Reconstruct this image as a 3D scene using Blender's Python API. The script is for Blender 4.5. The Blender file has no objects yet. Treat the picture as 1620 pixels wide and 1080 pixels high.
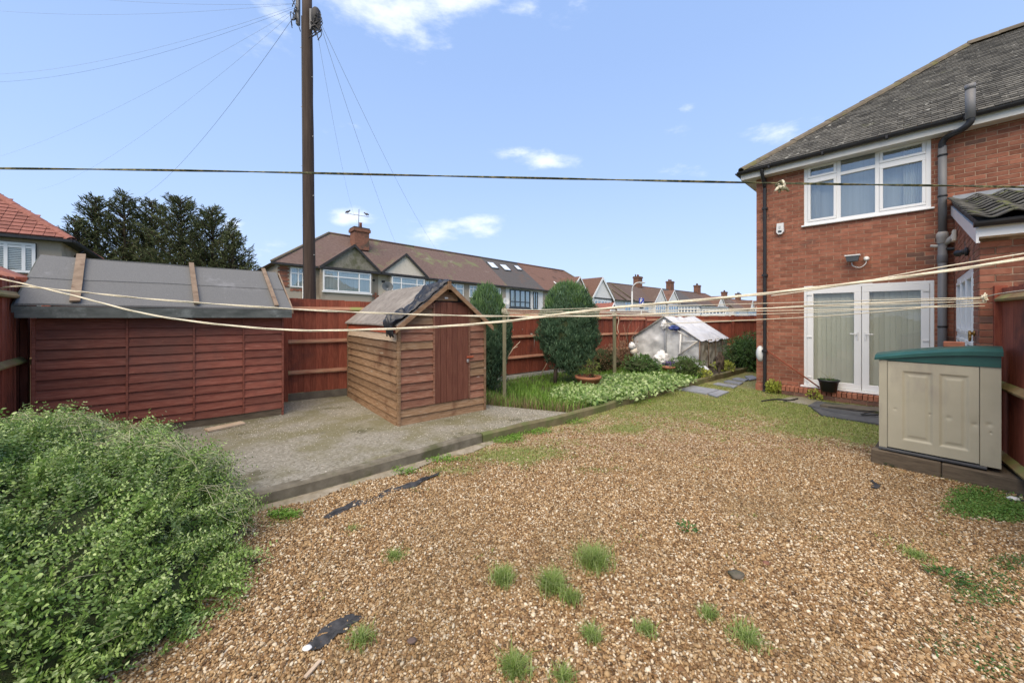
import bpy, bmesh, math, random
import numpy as np
from mathutils import Vector, Matrix, noise as mnoise
random.seed(7); rng = np.random.default_rng(7)
R = math.radians
sc = bpy.context.scene
COL = sc.collection

# ------------------------------------------------------------------ camera
F = 585.0; HZ = 500.0; CX = 810.0; H = 1.70
cd = bpy.data.cameras.new('camera'); cam = bpy.data.objects.new('camera', cd); COL.objects.link(cam)
cd.sensor_width = 36; cd.lens = 36 * F / 1620; cd.shift_y = -(540 - HZ) / 1620
cd.clip_start = 0.05; cd.clip_end = 2000
cam.location = (0, 0, H); cam.rotation_euler = (R(90), 0, 0)
sc.camera = cam

# ------------------------------------------------------------------ sky and sun
SUN_EL, SUN_AZ = R(57), R(198)          # azimuth measured from +Y clockwise: behind and left of the camera
w = bpy.data.worlds.new('World'); sc.world = w; w.use_nodes = True
nt = w.node_tree; N = nt.nodes; Lk = nt.links; N.clear()
def nd(t, **k):
    n = N.new(t)
    for a, b in k.items(): setattr(n, a, b)
    return n
def mth(op, a, b=None, c=None):
    n = N.new('ShaderNodeMath'); n.operation = op
    for i, v in enumerate((a, b, c)):
        if v is None: continue
        if isinstance(v, (int, float)): n.inputs[i].default_value = v
        else: Lk.new(v, n.inputs[i])
    return n.outputs[0]
def mixc(f, a, b, bt='MIX'):
    n = N.new('ShaderNodeMix'); n.data_type = 'RGBA'; n.blend_type = bt
    for i, v in ((0, f), (6, a), (7, b)):
        if isinstance(v, (int, float)): n.inputs[i].default_value = v
        elif isinstance(v, tuple): n.inputs[i].default_value = (*v, 1)
        else: Lk.new(v, n.inputs[i])
    return n.outputs[2]
sky = nd('ShaderNodeTexSky', sky_type='NISHITA', sun_disc=False)
sky.sun_elevation = SUN_EL; sky.sun_rotation = SUN_AZ; sky.air_density = 1.0; sky.dust_density = 1.5; sky.ozone_density = 1.0
tc = nd('ShaderNodeTexCoord'); sp = nd('ShaderNodeSeparateXYZ'); Lk.new(tc.outputs['Generated'], sp.inputs[0])
dx, dy, dz = sp.outputs
ELR = nd('ShaderNodeValToRGB'); Lk.new(dz, ELR.inputs[0])
cr = ELR.color_ramp
cr.elements[0].position = 0.0; cr.elements[0].color = (.55, .685, .95, 1)
cr.elements[1].position = 0.85; cr.elements[1].color = (.25, .40, .75, 1)
for p_, c_ in ((.12, (.47, .62, .92, 1)), (.32, (.375, .535, .855, 1)), (.55, (.31, .46, .79, 1))):
    e = cr.elements.new(p_); e.color = c_
skyn = mixc(1.0, sky.outputs[0], (.10, .10, .10), 'MULTIPLY')
base = mixc(0.80, skyn, ELR.outputs[0])
nz = nd('ShaderNodeTexNoise'); nz.inputs['Scale'].default_value = 7.0; nz.inputs['Detail'].default_value = 9; nz.inputs['Roughness'].default_value = .62
mp = nd('ShaderNodeMapping'); mp.inputs['Scale'].default_value = (1, 1, 2.6); Lk.new(tc.outputs['Generated'], mp.inputs[0]); Lk.new(mp.outputs[0], nz.inputs[0])
nn = nz.outputs[0]
# cumulus patches at their bearings and heights, plus a thin scatter over the whole sky
blobs = [(620, 5, 150, 75, 1.15), (720, -10, 120, 55, 1.1), (425, 30, 75, 60, .7), (815, 10, 50, 22, .8), (800, 240, 42, 13, .9), (872, 252, 60, 13, .95),
         (1083, 170, 28, 11, .9), (1075, 205, 50, 20, .65), (1228, 212, 62, 20, 1.0), (1300, 190, 34, 14, .8), (1090, 272, 46, 14, .85), (1160, 296, 38, 10, .6),
         (690, 378, 52, 26, 1.0), (762, 362, 36, 20, .9), (545, 345, 30, 14, .9), (445, 392, 40, 16, .8), (370, 355, 22, 14, .9), (235, 320, 40, 14, .7), (1000, 395, 60, 10, .35), (620, 310, 40, 12, .4), (668, 100, 22, 7, .6)]
ysafe = mth('MAXIMUM', dy, .05)
a_ = mth('DIVIDE', dx, ysafe); b_ = mth('DIVIDE', dz, ysafe)
tot = None
for (px, py, rx, ry, wgt) in blobs:
    u = mth('DIVIDE', mth('SUBTRACT', a_, (px - CX) / F), rx / F)
    v = mth('DIVIDE', mth('SUBTRACT', b_, (HZ - py) / F), ry / F)
    d2 = mth('ADD', mth('MULTIPLY', u, u), mth('MULTIPLY', v, v))
    g = mth('MULTIPLY', mth('EXPONENT', mth('MULTIPLY', d2, -0.8)), wgt)
    tot = g if tot is None else mth('MAXIMUM', tot, g)
tot = mth('MULTIPLY', tot, mth('GREATER_THAN', dy, .05))
nz2 = nd('ShaderNodeTexNoise'); nz2.inputs['Scale'].default_value = 2.2; nz2.inputs['Detail'].default_value = 4
Lk.new(mp.outputs[0], nz2.inputs[0])
wide = mth('MULTIPLY', mth('MAXIMUM', mth('SUBTRACT', nz2.outputs[0], .60), 0), 3.0)
cov = mth('ADD', tot, wide)
cl = mth('SUBTRACT', mth('ADD', mth('MULTIPLY', cov, .55), mth('MULTIPLY', nn, 1.5)), 1.0)
cf = nd('ShaderNodeMapRange', interpolation_type='SMOOTHSTEP'); Lk.new(cl, cf.inputs[0])
cf.inputs[1].default_value = 0.0; cf.inputs[2].default_value = .55; cf.inputs[3].default_value = 0; cf.inputs[4].default_value = .74
col = mixc(cf.outputs[0], base, (.90, .93, 1.0))
bg = nd('ShaderNodeBackground'); Lk.new(col, bg.inputs[0]); bg.inputs[1].default_value = 1.0
ow = nd('ShaderNodeOutputWorld'); Lk.new(bg.outputs[0], ow.inputs[0])

sd = bpy.data.lights.new('sun', 'SUN'); so = bpy.data.objects.new('sun', sd); COL.objects.link(so)
sd.energy = 3.4; sd.angle = R(66); sd.color = (1.0, .84, .62)
sdir = Vector((math.sin(SUN_AZ) * math.cos(SUN_EL), math.cos(SUN_AZ) * math.cos(SUN_EL), math.sin(SUN_EL)))
so.rotation_euler = sdir.to_track_quat('Z', 'Y').to_euler(); so.location = (-5, -5, 20)
sc.view_settings.view_transform = 'Standard'; sc.view_settings.look = 'None'
sc.view_settings.exposure = 0.52; sc.view_settings.gamma = 1.0; sc.view_settings.use_curve_mapping = False
sc.render.engine = 'CYCLES'
sc.cycles.max_bounces = 6; sc.cycles.diffuse_bounces = 3; sc.cycles.glossy_bounces = 3; sc.cycles.transparent_max_bounces = 12; sc.cycles.transmission_bounces = 4
sc.cycles.use_denoising = True

# ------------------------------------------------------------------ helpers: objects
world = {}
def finish(o, parent=None, label=None, cat=None, group=None, kind=None, W=None):
    COL.objects.link(o)
    world[o] = W if W is not None else Matrix.Identity(4)
    if parent is not None:
        o.parent = parent; o.matrix_parent_inverse = world[parent].inverted()
    if label: o['label'] = label
    if cat: o['category'] = cat
    if group: o['group'] = group
    if kind: o['kind'] = kind
    return o
def thing(name, label, cat, loc=(0, 0, 0), group=None):
    o = bpy.data.objects.new(name, None); o.empty_display_size = .2
    o.location = loc
    return finish(o, None, label, cat, group, W=Matrix.Translation(loc))
def meshobj(name, verts, faces, mat, parent=None, smooth=False, attr=None, **k):
    me = bpy.data.meshes.new(name)
    verts = np.asarray(verts, dtype=np.float32); 
    if isinstance(faces, np.ndarray):
        nf, q = faces.shape
        me.vertices.add(len(verts)); me.vertices.foreach_set('co', verts.ravel())
        me.loops.add(nf * q); me.loops.foreach_set('vertex_index', faces.ravel().astype(np.int32))
        me.polygons.add(nf); me.polygons.foreach_set('loop_start', np.arange(0, nf * q, q, dtype=np.int32))
        me.update(calc_edges=True)
    else:
        me.from_pydata([tuple(map(float, v)) for v in verts], [], faces); me.update()
    if smooth: me.polygons.foreach_set('use_smooth', [True] * len(me.polygons))
    if attr is not None:
        a = me.attributes.new('rnd', 'FLOAT', 'POINT'); a.data.foreach_set('value', np.asarray(attr, dtype=np.float32))
    me.materials.append(mat)
    o = bpy.data.objects.new(name, me)
    return finish(o, parent, **k)
def Z3(p): return Vector((p[0], p[1], p[2] if len(p) > 2 else 0))
class Fr:
    """local frame: s along a wall, d out of it (towards the garden), z up; k = fall of the ground along s"""
    def __init__(f, o, u, out, k=0.0):
        f.o = Z3(o); f.u = Z3(u).normalized(); f.n = Z3(out).normalized(); f.k = k
    def p(f, s, d, z): return f.o + f.u * s + f.n * d + Vector((0, 0, z + f.k * s))
    def mat(f, s, d, z):
        u = f.u; y = -f.n; z_ = u.cross(y)
        if z_.z < 0: z_ = -z_
        M = Matrix(((u.x, y.x, z_.x), (u.y, y.y, z_.y), (u.z, y.z, z_.z))).to_4x4()
        return Matrix.Translation(f.p(s, d, z)) @ M
cache = {}
def cube_mesh(sx, sy, sz, mat, bev=0.0):
    key = (round(sx, 3), round(sy, 3), round(sz, 3), mat.name, bev)
    if key in cache: return cache[key]
    bm = bmesh.new(); bmesh.ops.create_cube(bm, size=1)
    bmesh.ops.scale(bm, vec=(sx, sy, sz), verts=bm.verts)
    if bev: bmesh.ops.bevel(bm, geom=list(bm.edges), offset=min(bev, .45 * min(sx, sy, sz)), segments=1, affect='EDGES', profile=.5)
    me = bpy.data.meshes.new('piece'); bm.to_mesh(me); bm.free(); me.materials.append(mat); cache[key] = me
    return me
def box(name, fr, s0, s1, d0, d1, z0, z1, mat, parent=None, bev=0.0, rot=None, **k):
    me = cube_mesh(abs(s1 - s0), abs(d1 - d0), abs(z1 - z0), mat, bev)
    o = bpy.data.objects.new(name, me)
    W = fr.mat((s0 + s1) / 2, (d0 + d1) / 2, (z0 + z1) / 2)
    if rot is not None: W = W @ rot
    o.matrix_basis = W
    return finish(o, parent, W=W, **k)
def put(name, me, W, parent=None, **k):
    o = bpy.data.objects.new(name, me); o.matrix_basis = W
    return finish(o, parent, W=W, **k)
def prism(name, pts, vec, mat, parent=None, **k):
    """closed polygon pts (3D) pushed along vec"""
    n = len(pts); v = [Vector(p) for p in pts] + [Vector(p) + Vector(vec) for p in pts]
    f = [list(range(n))[::-1], list(range(n, 2 * n))] + [[i, (i + 1) % n, n + (i + 1) % n, n + i] for i in range(n)]
    o = meshobj(name, v, f, mat, parent, **k)
    bm = bmesh.new(); bm.from_mesh(o.data); bmesh.ops.recalc_face_normals(bm, faces=bm.faces); bm.to_mesh(o.data); bm.free()
    return o
def tube_geo(pts, r, n=6, cap=True):
    pts = [Vector(p) for p in pts]; m = len(pts); rr = r if hasattr(r, '__len__') else [r] * m
    V = []; Fc = []; up = Vector((0, 0, 1)); 
    t0 = (pts[1] - pts[0]).normalized()
    if abs(t0.z) > .9: up = Vector((1, 0, 0))
    x = t0.cross(up).normalized()
    for i in range(m):
        t = (pts[min(i + 1, m - 1)] - pts[max(i - 1, 0)]).normalized()
        x = (x - t * x.dot(t)).normalized(); y = t.cross(x)
        for j in range(n):
            a = 2 * math.pi * j / n; V.append(pts[i] + (x * math.cos(a) + y * math.sin(a)) * rr[i])
    for i in range(m - 1):
        for j in range(n): Fc.append((i * n + j, i * n + (j + 1) % n, (i + 1) * n + (j + 1) % n, (i + 1) * n + j))
    if cap: Fc.append(tuple(range(n))[::-1]); Fc.append(tuple((m - 1) * n + j for j in range(n)))
    return V, Fc
def tube(name, pts, r, mat, parent=None, n=6, smooth=True, **k):
    V, Fc = tube_geo(pts, r, n); return meshobj(name, V, Fc, mat, parent, smooth=smooth, **k)
def tubes(name, lst, mat, parent=None, n=5, **k):
    V = []; Fc = []
    for pts, r in lst:
        v, f = tube_geo(pts, r, n); o = len(V); V += v; Fc += [tuple(i + o for i in q) for q in f]
    return meshobj(name, V, Fc, mat, parent, smooth=True, **k)
def lathe(name, prof, loc, mat, parent=None, n=24, axis=None, smooth=True, **k):
    V = []; Fc = []; m = len(prof)
    for r, z in prof:
        for j in range(n):
            a = 2 * math.pi * j / n; V.append(Vector((r * math.cos(a), r * math.sin(a), z)))
    for i in range(m - 1):
        for j in range(n): Fc.append((i * n + j, i * n + (j + 1) % n, (i + 1) * n + (j + 1) % n, (i + 1) * n + j))
    Fc.append(tuple(range(n))[::-1]); Fc.append(tuple((m - 1) * n + j for j in range(n)))
    q = Vector(axis).to_track_quat('Z', 'Y').to_matrix() if axis is not None else Matrix.Identity(3)
    V = [q @ v + Vector(loc) for v in V]
    return meshobj(name, V, Fc, mat, parent, smooth=smooth, **k)
def sag(a, b, drop, n=24):
    a, b = Vector(a), Vector(b)
    return [a.lerp(b, t) - Vector((0, 0, drop * 4 * t * (1 - t))) for t in [i / n for i in range(n + 1)]]
def at(px, py, Y): return Vector(((px - CX) / F * Y, Y, H + (HZ - py) / F * Y))
def G(px, py, z=0.0):
    Y = F * (H - z) / (py - HZ); return Vector(((px - CX) / F * Y, Y, z))
def spline(P, m=8):
    P = [Vector(p) for p in P]; out = []
    for i in range(len(P) - 1):
        p0 = P[max(i - 1, 0)]; p1 = P[i]; p2 = P[i + 1]; p3 = P[min(i + 2, len(P) - 1)]
        for j in range(m):
            t = j / m; out.append(.5 * ((2 * p1) + (p2 - p0) * t + (2 * p0 - 5 * p1 + 4 * p2 - p3) * t * t + (3 * p1 - p0 - 3 * p2 + p3) * t ** 3))
    out.append(P[-1]); return out

# ------------------------------------------------------------------ helpers: materials
def mk(name):
    m = bpy.data.materials.new(name); m.use_nodes = True; t = m.node_tree; t.nodes.clear(); return m, t
def M(name, stops, scale=5, vec=(1, 1, 1), rough=.8, bump=.25, bdist=.004, rand=.25, detail=7, stain=None, stain2=None, spec=.35, metal=0.0,
      coord='P', wave=None, inst=False, fine=None, transl=0.0, attrcol=False):
    m, t = mk(name); n = t.nodes; l = t.links
    def new(tp, **k):
        q = n.new(tp)
        for a, b in k.items(): setattr(q, a, b)
        return q
    def math_(op, a, b):
        q = new('ShaderNodeMath', operation=op)
        for i, v in enumerate((a, b)):
            if isinstance(v, (int, float)): q.inputs[i].default_value = v
            else: l.new(v, q.inputs[i])
        return q.outputs[0]
    def mx(f, a, b, bt='MIX'):
        q = new('ShaderNodeMix', data_type='RGBA', blend_type=bt)
        for i, v in ((0, f), (6, a), (7, b)):
            if isinstance(v, (int, float)): q.inputs[i].default_value = v
            elif isinstance(v, tuple): q.inputs[i].default_value = (*v[:3], 1)
            else: l.new(v, q.inputs[i])
        return q.outputs[2]
    out = new('ShaderNodeOutputMaterial'); P = new('ShaderNodeBsdfPrincipled'); l.new(P.outputs[0], out.inputs[0])
    if coord == 'P': cs = new('ShaderNodeNewGeometry').outputs['Position']
    else: cs = new('ShaderNodeTexCoord').outputs['Object']
    oi = new('ShaderNodeObjectInfo'); at_ = new('ShaderNodeAttribute', attribute_name='rnd')
    if inst: at_.attribute_type = 'INSTANCER'
    r = math_('FRACT', math_('ADD', oi.outputs['Random'], at_.outputs['Fac']), 0)
    if inst: r = at_.outputs['Fac']
    off = new('ShaderNodeVectorMath', operation='ADD'); l.new(cs, off.inputs[0])
    cmb = new('ShaderNodeCombineXYZ'); rr = math_('MULTIPLY', r, 37.0)
    for i in range(3): l.new(rr, cmb.inputs[i])
    l.new(cmb.outputs[0], off.inputs[1])
    mp = new('ShaderNodeMapping'); mp.inputs['Scale'].default_value = vec; l.new(off.outputs[0], mp.inputs[0])
    nz = new('ShaderNodeTexNoise'); nz.inputs['Scale'].default_value = scale; nz.inputs['Detail'].default_value = detail; nz.inputs['Roughness'].default_value = .6
    l.new(mp.outputs[0], nz.inputs[0])
    cr = new('ShaderNodeValToRGB'); cr.color_ramp.interpolation = 'LINEAR'
    ps = [.32 + .36 * i / max(1, len(stops) - 1) for i in range(len(stops))] if not isinstance(stops[0][0], (tuple, list)) else None
    items = list(zip(ps, stops)) if ps else [(b, a) for a, b in stops]
    el = cr.color_ramp.elements
    el[0].position, el[0].color = items[0][0], (*items[0][1][:3], 1)
    if len(items) > 1: el[1].position, el[1].color = items[-1][0], (*items[-1][1][:3], 1)
    else: el[1].color = (*items[0][1][:3], 1)
    for p_, c_ in items[1:-1]: e = el.new(p_); e.color = (*c_[:3], 1)
    l.new(r if attrcol else nz.outputs[0], cr.inputs[0])
    if attrcol:
        for i, (p_, c_) in enumerate(items): pass
        k = len(el)
        for i in range(k): el[i].position = i / max(1, k - 1)
    c = cr.outputs[0]
    if rand:
        hs = new('ShaderNodeMix', data_type='RGBA', blend_type='MULTIPLY'); hs.inputs[0].default_value = 1
        g = math_('ADD', math_('MULTIPLY', r if not attrcol else math_('FRACT', math_('MULTIPLY', r, 7.31), 0), rand), 1 - rand / 2); gc = new('ShaderNodeCombineColor')
        for i in range(3): l.new(g, gc.inputs[i])
        l.new(c, hs.inputs[6]); l.new(gc.outputs[0], hs.inputs[7]); c = hs.outputs[2]
    for st in (stain, stain2):
        if not st: continue
        sc_col, sscale, lo, hi = st[:4]; svec = st[4] if len(st) > 4 else (1, 1, 1)
        m2 = new('ShaderNodeMapping'); m2.inputs['Scale'].default_value = svec; m2.inputs['Location'].default_value = (lo * 17, hi * 5, 3); l.new(cs, m2.inputs[0])
        z2 = new('ShaderNodeTexNoise'); z2.inputs['Scale'].default_value = sscale; z2.inputs['Detail'].default_value = 6; z2.inputs['Roughness'].default_value = .65; l.new(m2.outputs[0], z2.inputs[0])
        mr = new('ShaderNodeMapRange', interpolation_type='SMOOTHSTEP'); l.new(z2.outputs[0], mr.inputs[0])
        mr.inputs[1].default_value = lo; mr.inputs[2].default_value = hi; mr.inputs[4].default_value = st[5] if len(st) > 5 else 1
        c = mx(mr.outputs[0], c, sc_col)
    l.new(c, P.inputs['Base Color'])
    P.inputs['Roughness'].default_value = rough; P.inputs['Metallic'].default_value = metal
    P.inputs['Specular IOR Level'].default_value = spec
    hgt = nz.outputs[0]
    if wave:
        # tile courses: (axis vector mapping, scale, weight)
        wm = new('ShaderNodeMapping'); wm.inputs['Rotation'].default_value = wave[0]; l.new(cs, wm.inputs[0])
        wv = new('ShaderNodeTexWave', wave_type='BANDS', bands_direction='Z', wave_profile='SAW'); wv.inputs['Scale'].default_value = wave[1]
        wv.inputs['Distortion'].default_value = .15; l.new(wm.outputs[0], wv.inputs[0])
        hgt = math_('ADD', math_('MULTIPLY', wv.outputs[0], wave[2]), hgt)
    if bump:
        b = new('ShaderNodeBump'); b.inputs['Strength'].default_value = bump; b.inputs['Distance'].default_value = bdist; l.new(hgt, b.inputs['Height'])
        l.new(b.outputs[0], P.inputs['Normal'])
    if transl:
        tr = new('ShaderNodeBsdfTranslucent'); l.new(c, tr.inputs[0]); ms = new('ShaderNodeMixShader'); ms.inputs[0].default_value = transl
        l.new(P.outputs[0], ms.inputs[1]); l.new(tr.outputs[0], ms.inputs[2]); l.new(ms.outputs[0], out.inputs[0])
    return m
def glass(name, tint=(.9, .95, .95), refl=.35, rough=.02):
    m, t = mk(name); n = t.nodes; l = t.links
    o = n.new('ShaderNodeOutputMaterial'); tr = n.new('ShaderNodeBsdfTransparent'); tr.inputs[0].default_value = (*tint, 1)
    gl = n.new('ShaderNodeBsdfGlossy'); gl.inputs['Roughness'].default_value = rough; gl.inputs[0].default_value = (.9, .95, 1, 1)
    nz = n.new('ShaderNodeTexNoise'); nz.inputs['Scale'].default_value = 3; b = n.new('ShaderNodeBump'); b.inputs['Strength'].default_value = .04; b.inputs['Distance'].default_value = .05
    g = n.new('ShaderNodeNewGeometry'); l.new(g.outputs['Position'], nz.inputs[0]); l.new(nz.outputs[0], b.inputs['Height']); l.new(b.outputs[0], gl.inputs['Normal'])
    lw = n.new('ShaderNodeLayerWeight'); lw.inputs[0].default_value = .25
    ad = n.new('ShaderNodeMath'); ad.operation = 'MULTIPLY_ADD'; l.new(lw.outputs['Fresnel'], ad.inputs[0]); ad.inputs[1].default_value = .6; ad.inputs[2].default_value = refl * .5; ad.use_clamp = True
    ms = n.new('ShaderNodeMixShader'); l.new(ad.outputs[0], ms.inputs[0]); l.new(tr.outputs[0], ms.inputs[1]); l.new(gl.outputs[0], ms.inputs[2]); l.new(ms.outputs[0], o.inputs[0])
    return m

m_brick = M('brick', [((.235, .088, .055), .3), ((.295, .118, .073), .5), ((.36, .165, .105), .75)], 9, rough=.9, rand=.45, bump=.5, stain=((.17, .085, .062), 2.2, .58, .72), spec=.2)
m_mortar = M('mortar', [(.36, .235, .16), (.45, .31, .215)], 30, rough=.95, rand=0, bump=.3)
m_brown_brick = M('darker brick', [(.13, .075, .06), (.22, .115, .08)], 10, rough=.9, rand=.4)
m_upvc = M('white upvc', [(.78, .78, .76), (.82, .82, .80)], 2, rough=.35, rand=.02, bump=0, spec=.5)
m_fascia = M('fascia', [(.55, .54, .50), (.66, .65, .61)], 3, rough=.55, rand=.02, bump=.05)
m_black_pl = M('black plastic', [(.018, .018, .02), (.03, .03, .032)], 8, rough=.45, rand=0, bump=.1)
m_grey_pipe = M('grey pipe', [(.14, .14, .145), (.19, .19, .19)], 4, vec=(1, 1, .3), rough=.5, rand=.1, bump=.08)
m_pale_pipe = M('pale pipe', [(.38, .36, .33), (.45, .43, .39)], 4, rough=.55, rand=.1, bump=.05)
m_lead = M('lead', [(.26, .28, .30), (.38, .40, .42)], 6, rough=.6, rand=.1)
m_tile = M('roof tile', [((.062, .058, .05), .3), ((.105, .10, .086), .55), ((.155, .148, .13), .75)], 18, rough=.92, rand=.95, bump=.6, bdist=.006,
           stain=((.42, .41, .36), 9, .61, .67), stain2=((.11, .12, .045), 1.6, .60, .75))
m_ridge = M('ridge tile', [(.10, .085, .065), (.17, .14, .10)], 9, rough=.95, rand=.4, stain=((.15, .14, .06), 3, .54, .66))
m_pantile = M('mossy pantile', [(.065, .063, .058), (.15, .145, .13)], 12, rough=.95, rand=.6, stain=((.15, .16, .075), 6, .54, .66), bump=.6)
m_redtile = M('red interlocking tile', [(.20, .075, .055), (.29, .12, .09)], 8, rough=.85, rand=.3, bump=.3)
m_blind = M('vertical blind', [(.74, .72, .63), (.82, .80, .71)], 3, vec=(1, 1, .05), rough=.8, rand=.12, bump=0, transl=.15)
m_curtain = M('net curtain', [(.40, .42, .41), (.60, .61, .58)], 4, vec=(3, 3, .1), rough=.9, rand=.1, bump=0)
m_dark = M('dark interior', [(.03, .03, .032), (.06, .06, .06)], 1, rough=.9, rand=0, bump=0)
m_glass = glass('window glass', (.93, .95, .94), refl=.22)
m_fglass = glass('far glass', refl=.18)
m_dglass = glass('door glass', (.95, .96, .94), refl=.05)
m_chrome = M('satin metal', [(.65, .65, .66), (.7, .7, .7)], 5, rough=.3, metal=.9, rand=0, bump=0)
m_brass = M('tarnished brass', [(.30, .17, .05), (.42, .26, .09)], 9, rough=.4, metal=.7, rand=0, bump=.1)
# timber
m_fence = M('red stained fence', [((.185, .044, .024), .3), ((.265, .070, .038), .55), ((.34, .105, .062), .75)], 6, vec=(9, 9, .8), rough=.8, rand=.42, stain=((.10, .035, .025), 1.3, .50, .72), bump=.4)
m_rail = M('fence rail', [(.26, .10, .06), (.36, .21, .13)], 5, vec=(1, 1, 8), rough=.85, rand=.3, stain=((.23, .24, .08), 2.5, .55, .7))
m_mossrail = M('mossy fence rail', [(.25, .15, .07), (.32, .25, .11)], 5, rough=.9, rand=.2, stain=((.22, .23, .075), 3, .48, .66))
m_gboard = M('gravel board', [(.09, .075, .06), (.15, .13, .10)], 5, rough=.95, rand=.2, stain=((.05, .06, .03), 3, .5, .65))
m_palerail = M('pale bed edging', [(.42, .40, .35), (.55, .52, .46)], 5, rough=.9, rand=.1)
m_shedA = M('oxblood weatherboard', [((.155, .044, .030), .3), ((.22, .070, .046), .5), ((.28, .115, .080), .75)], 4, vec=(1.5, 1.5, 14), rough=.72, rand=.42, bump=.5,
            stain=((.11, .062, .050), .9, .48, .72, (1, 1, 1), .5), stain2=((.30, .13, .09), 14, .66, .72, (1, 1, 3)), spec=.25)
m_felt = M('roofing felt', [(.115, .117, .116), (.165, .166, .163)], 90, rough=.88, rand=.06, bump=.6, detail=3, stain=((.22, .22, .225), 1.7, .56, .7), stain2=((.45, .45, .44), 26, .70, .74))
m_feltedge = M('weathered felt edge', [(.07, .08, .075), (.14, .152, .142)], 5, vec=(1, 1, 3), rough=.9, rand=.15, stain=((.22, .24, .23), 3, .52, .7))
m_batten = M('raw batten', [(.17, .12, .08), (.27, .20, .14)], 5, vec=(2, 2, 2), rough=.8, rand=.2, stain=((.14, .09, .06), 6, .55, .68))
m_cedar = M('weathered lapboard', [((.15, .085, .042), .3), ((.24, .145, .08), .5), ((.31, .21, .135), .72)], 4, vec=(1.6, 1.6, 18), rough=.78, rand=.45, bump=.5,
            stain=((.13, .06, .03), 1.4, .52, .70), stain2=((.34, .29, .22), 5, .60, .74, (1, 1, 4)))
m_cedarF = M('reddish lapboard', [((.16, .062, .038), .3), ((.235, .105, .065), .5), ((.33, .20, .135), .74)], 4, vec=(1.6, 1.6, 18), rough=.78, rand=.45, bump=.5,
             stain=((.16, .07, .04), 2, .52, .70), stain2=((.55, .47, .38), 7, .64, .72, (1, 1, 4)))
m_redboard = M('bright red board', [(.36, .07, .03), (.45, .12, .06)], 4, vec=(1.5, 1.5, 14), rough=.8, rand=.2)
m_palebrd = M('bleached board', [(.42, .31, .21), (.55, .44, .32)], 4, vec=(1.5, 1.5, 14), rough=.8, rand=.2)
m_door = M('brown shed door', [((.105, .035, .022), .3), ((.16, .058, .036), .55), ((.23, .11, .07), .8)], 5, vec=(16, 16, .9), rough=.7, rand=.25, bump=.4)
m_osb = M('worn mineral felt', [(.17, .15, .13), (.26, .235, .205)], 12, vec=(1, 1, 1), rough=.92, rand=.1, bump=.5, stain=((.30, .275, .24), 2.5, .5, .68), stain2=((.13, .11, .085), 6, .60, .70))
m_tarp = M('black sheeting', [(.016, .017, .02), (.035, .036, .04)], 6, rough=.42, rand=0, bump=.5, bdist=.02, spec=.5)
m_pole = M('creosoted pole', [((.035, .022, .016), .3), ((.065, .043, .031), .6), ((.12, .085, .062), .8)], 3, vec=(9, 9, .5), rough=.8, rand=0, bump=.5)
m_post = M('mossy line post', [(.13, .125, .075), (.23, .21, .13)], 4, vec=(6, 6, 1), rough=.9, rand=.15)
m_rope = M('cream rope', [(.56, .50, .36), (.72, .67, .53)], 60, rough=.85, rand=.15, bump=.4)
m_rope2 = M('green flecked rope', [((.035, .045, .022), .45), ((.20, .18, .085), .66)], 55, rough=.8, rand=0, bump=.6, detail=2)
m_wire = M('telephone wire', [(.30, .33, .38), (.38, .41, .46)], 2, rough=.6, rand=0, bump=0)
m_wire_d = M('dark wire', [(.06, .06, .07), (.09, .09, .10)], 2, rough=.6, rand=0, bump=0)
# masonry far off
m_pebble = M('pebbledash', [(.33, .28, .215), (.43, .37, .295)], 60, rough=.95, rand=.0, bump=.5, detail=3, stain=((.24, .20, .15), .6, .5, .7))
m_cream = M('cream render', [(.60, .54, .44), (.68, .62, .52)], 8, rough=.9, rand=0, bump=.15)
m_whiter = M('white render', [(.70, .69, .66), (.78, .77, .74)], 5, rough=.9, rand=.05, bump=.1, stain=((.55, .53, .48), 1, .55, .75))
m_gablegrey = M('mossy grey gable', [(.19, .175, .135), (.28, .26, .205)], 9, rough=.95, rand=0, stain=((.12, .12, .07), 1.2, .45, .65))
m_timber = M('black bargeboard', [(.025, .024, .025), (.05, .048, .048)], 5, rough=.7, rand=0, bump=.1)
W_ = (0, 0, 0)
m_roofbrown = M('brown tiled roof', [((.10, .066, .055), .3), ((.14, .095, .08), .5), ((.19, .135, .112), .75)], 3, vec=(2, 2, 9), rough=.93, rand=.1, bump=.8, bdist=.04,
                stain=((.16, .165, .085), .55, .52, .66), stain2=((.24, .20, .165), 1.1, .60, .75), wave=(W_, 1.6, .8))
m_roofbrown2 = M('plain brown tiled roof', [((.10, .07, .058), .3), ((.15, .105, .086), .75)], 3, vec=(2, 2, 9), rough=.93, rand=.15, bump=.8, bdist=.04,
                 stain=((.20, .165, .13), .7, .55, .75), wave=(W_, 1.6, .8))
m_roofgrey = M('grey tiled roof', [((.075, .07, .068), .3), ((.12, .11, .105), .75)], 3, vec=(2, 2, 9), rough=.93, rand=.1, bump=.7, bdist=.04, stain=((.13, .085, .065), .4, .55, .7), wave=(W_, 1.6, .8))
m_roofred = M('russet tiled roof', [((.14, .078, .058), .3), ((.205, .12, .09), .75)], 3, vec=(2, 2, 9), rough=.93, rand=.2, bump=1.0, bdist=.06, stain=((.10, .06, .045), .8, .52, .7), wave=(W_, .9, 1.2))
m_chim = M('chimney brick', [(.15, .07, .045), (.26, .125, .08)], 6, vec=(1, 1, 3), rough=.95, rand=.2, stain=((.10, .075, .055), 1.5, .5, .65))
m_clay = M('clay pot', [(.24, .09, .055), (.34, .14, .09)], 6, rough=.85, rand=.2)
m_darkpot = M('sooty pot', [(.07, .05, .04), (.11, .08, .06)], 6, rough=.9, rand=.2)
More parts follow.
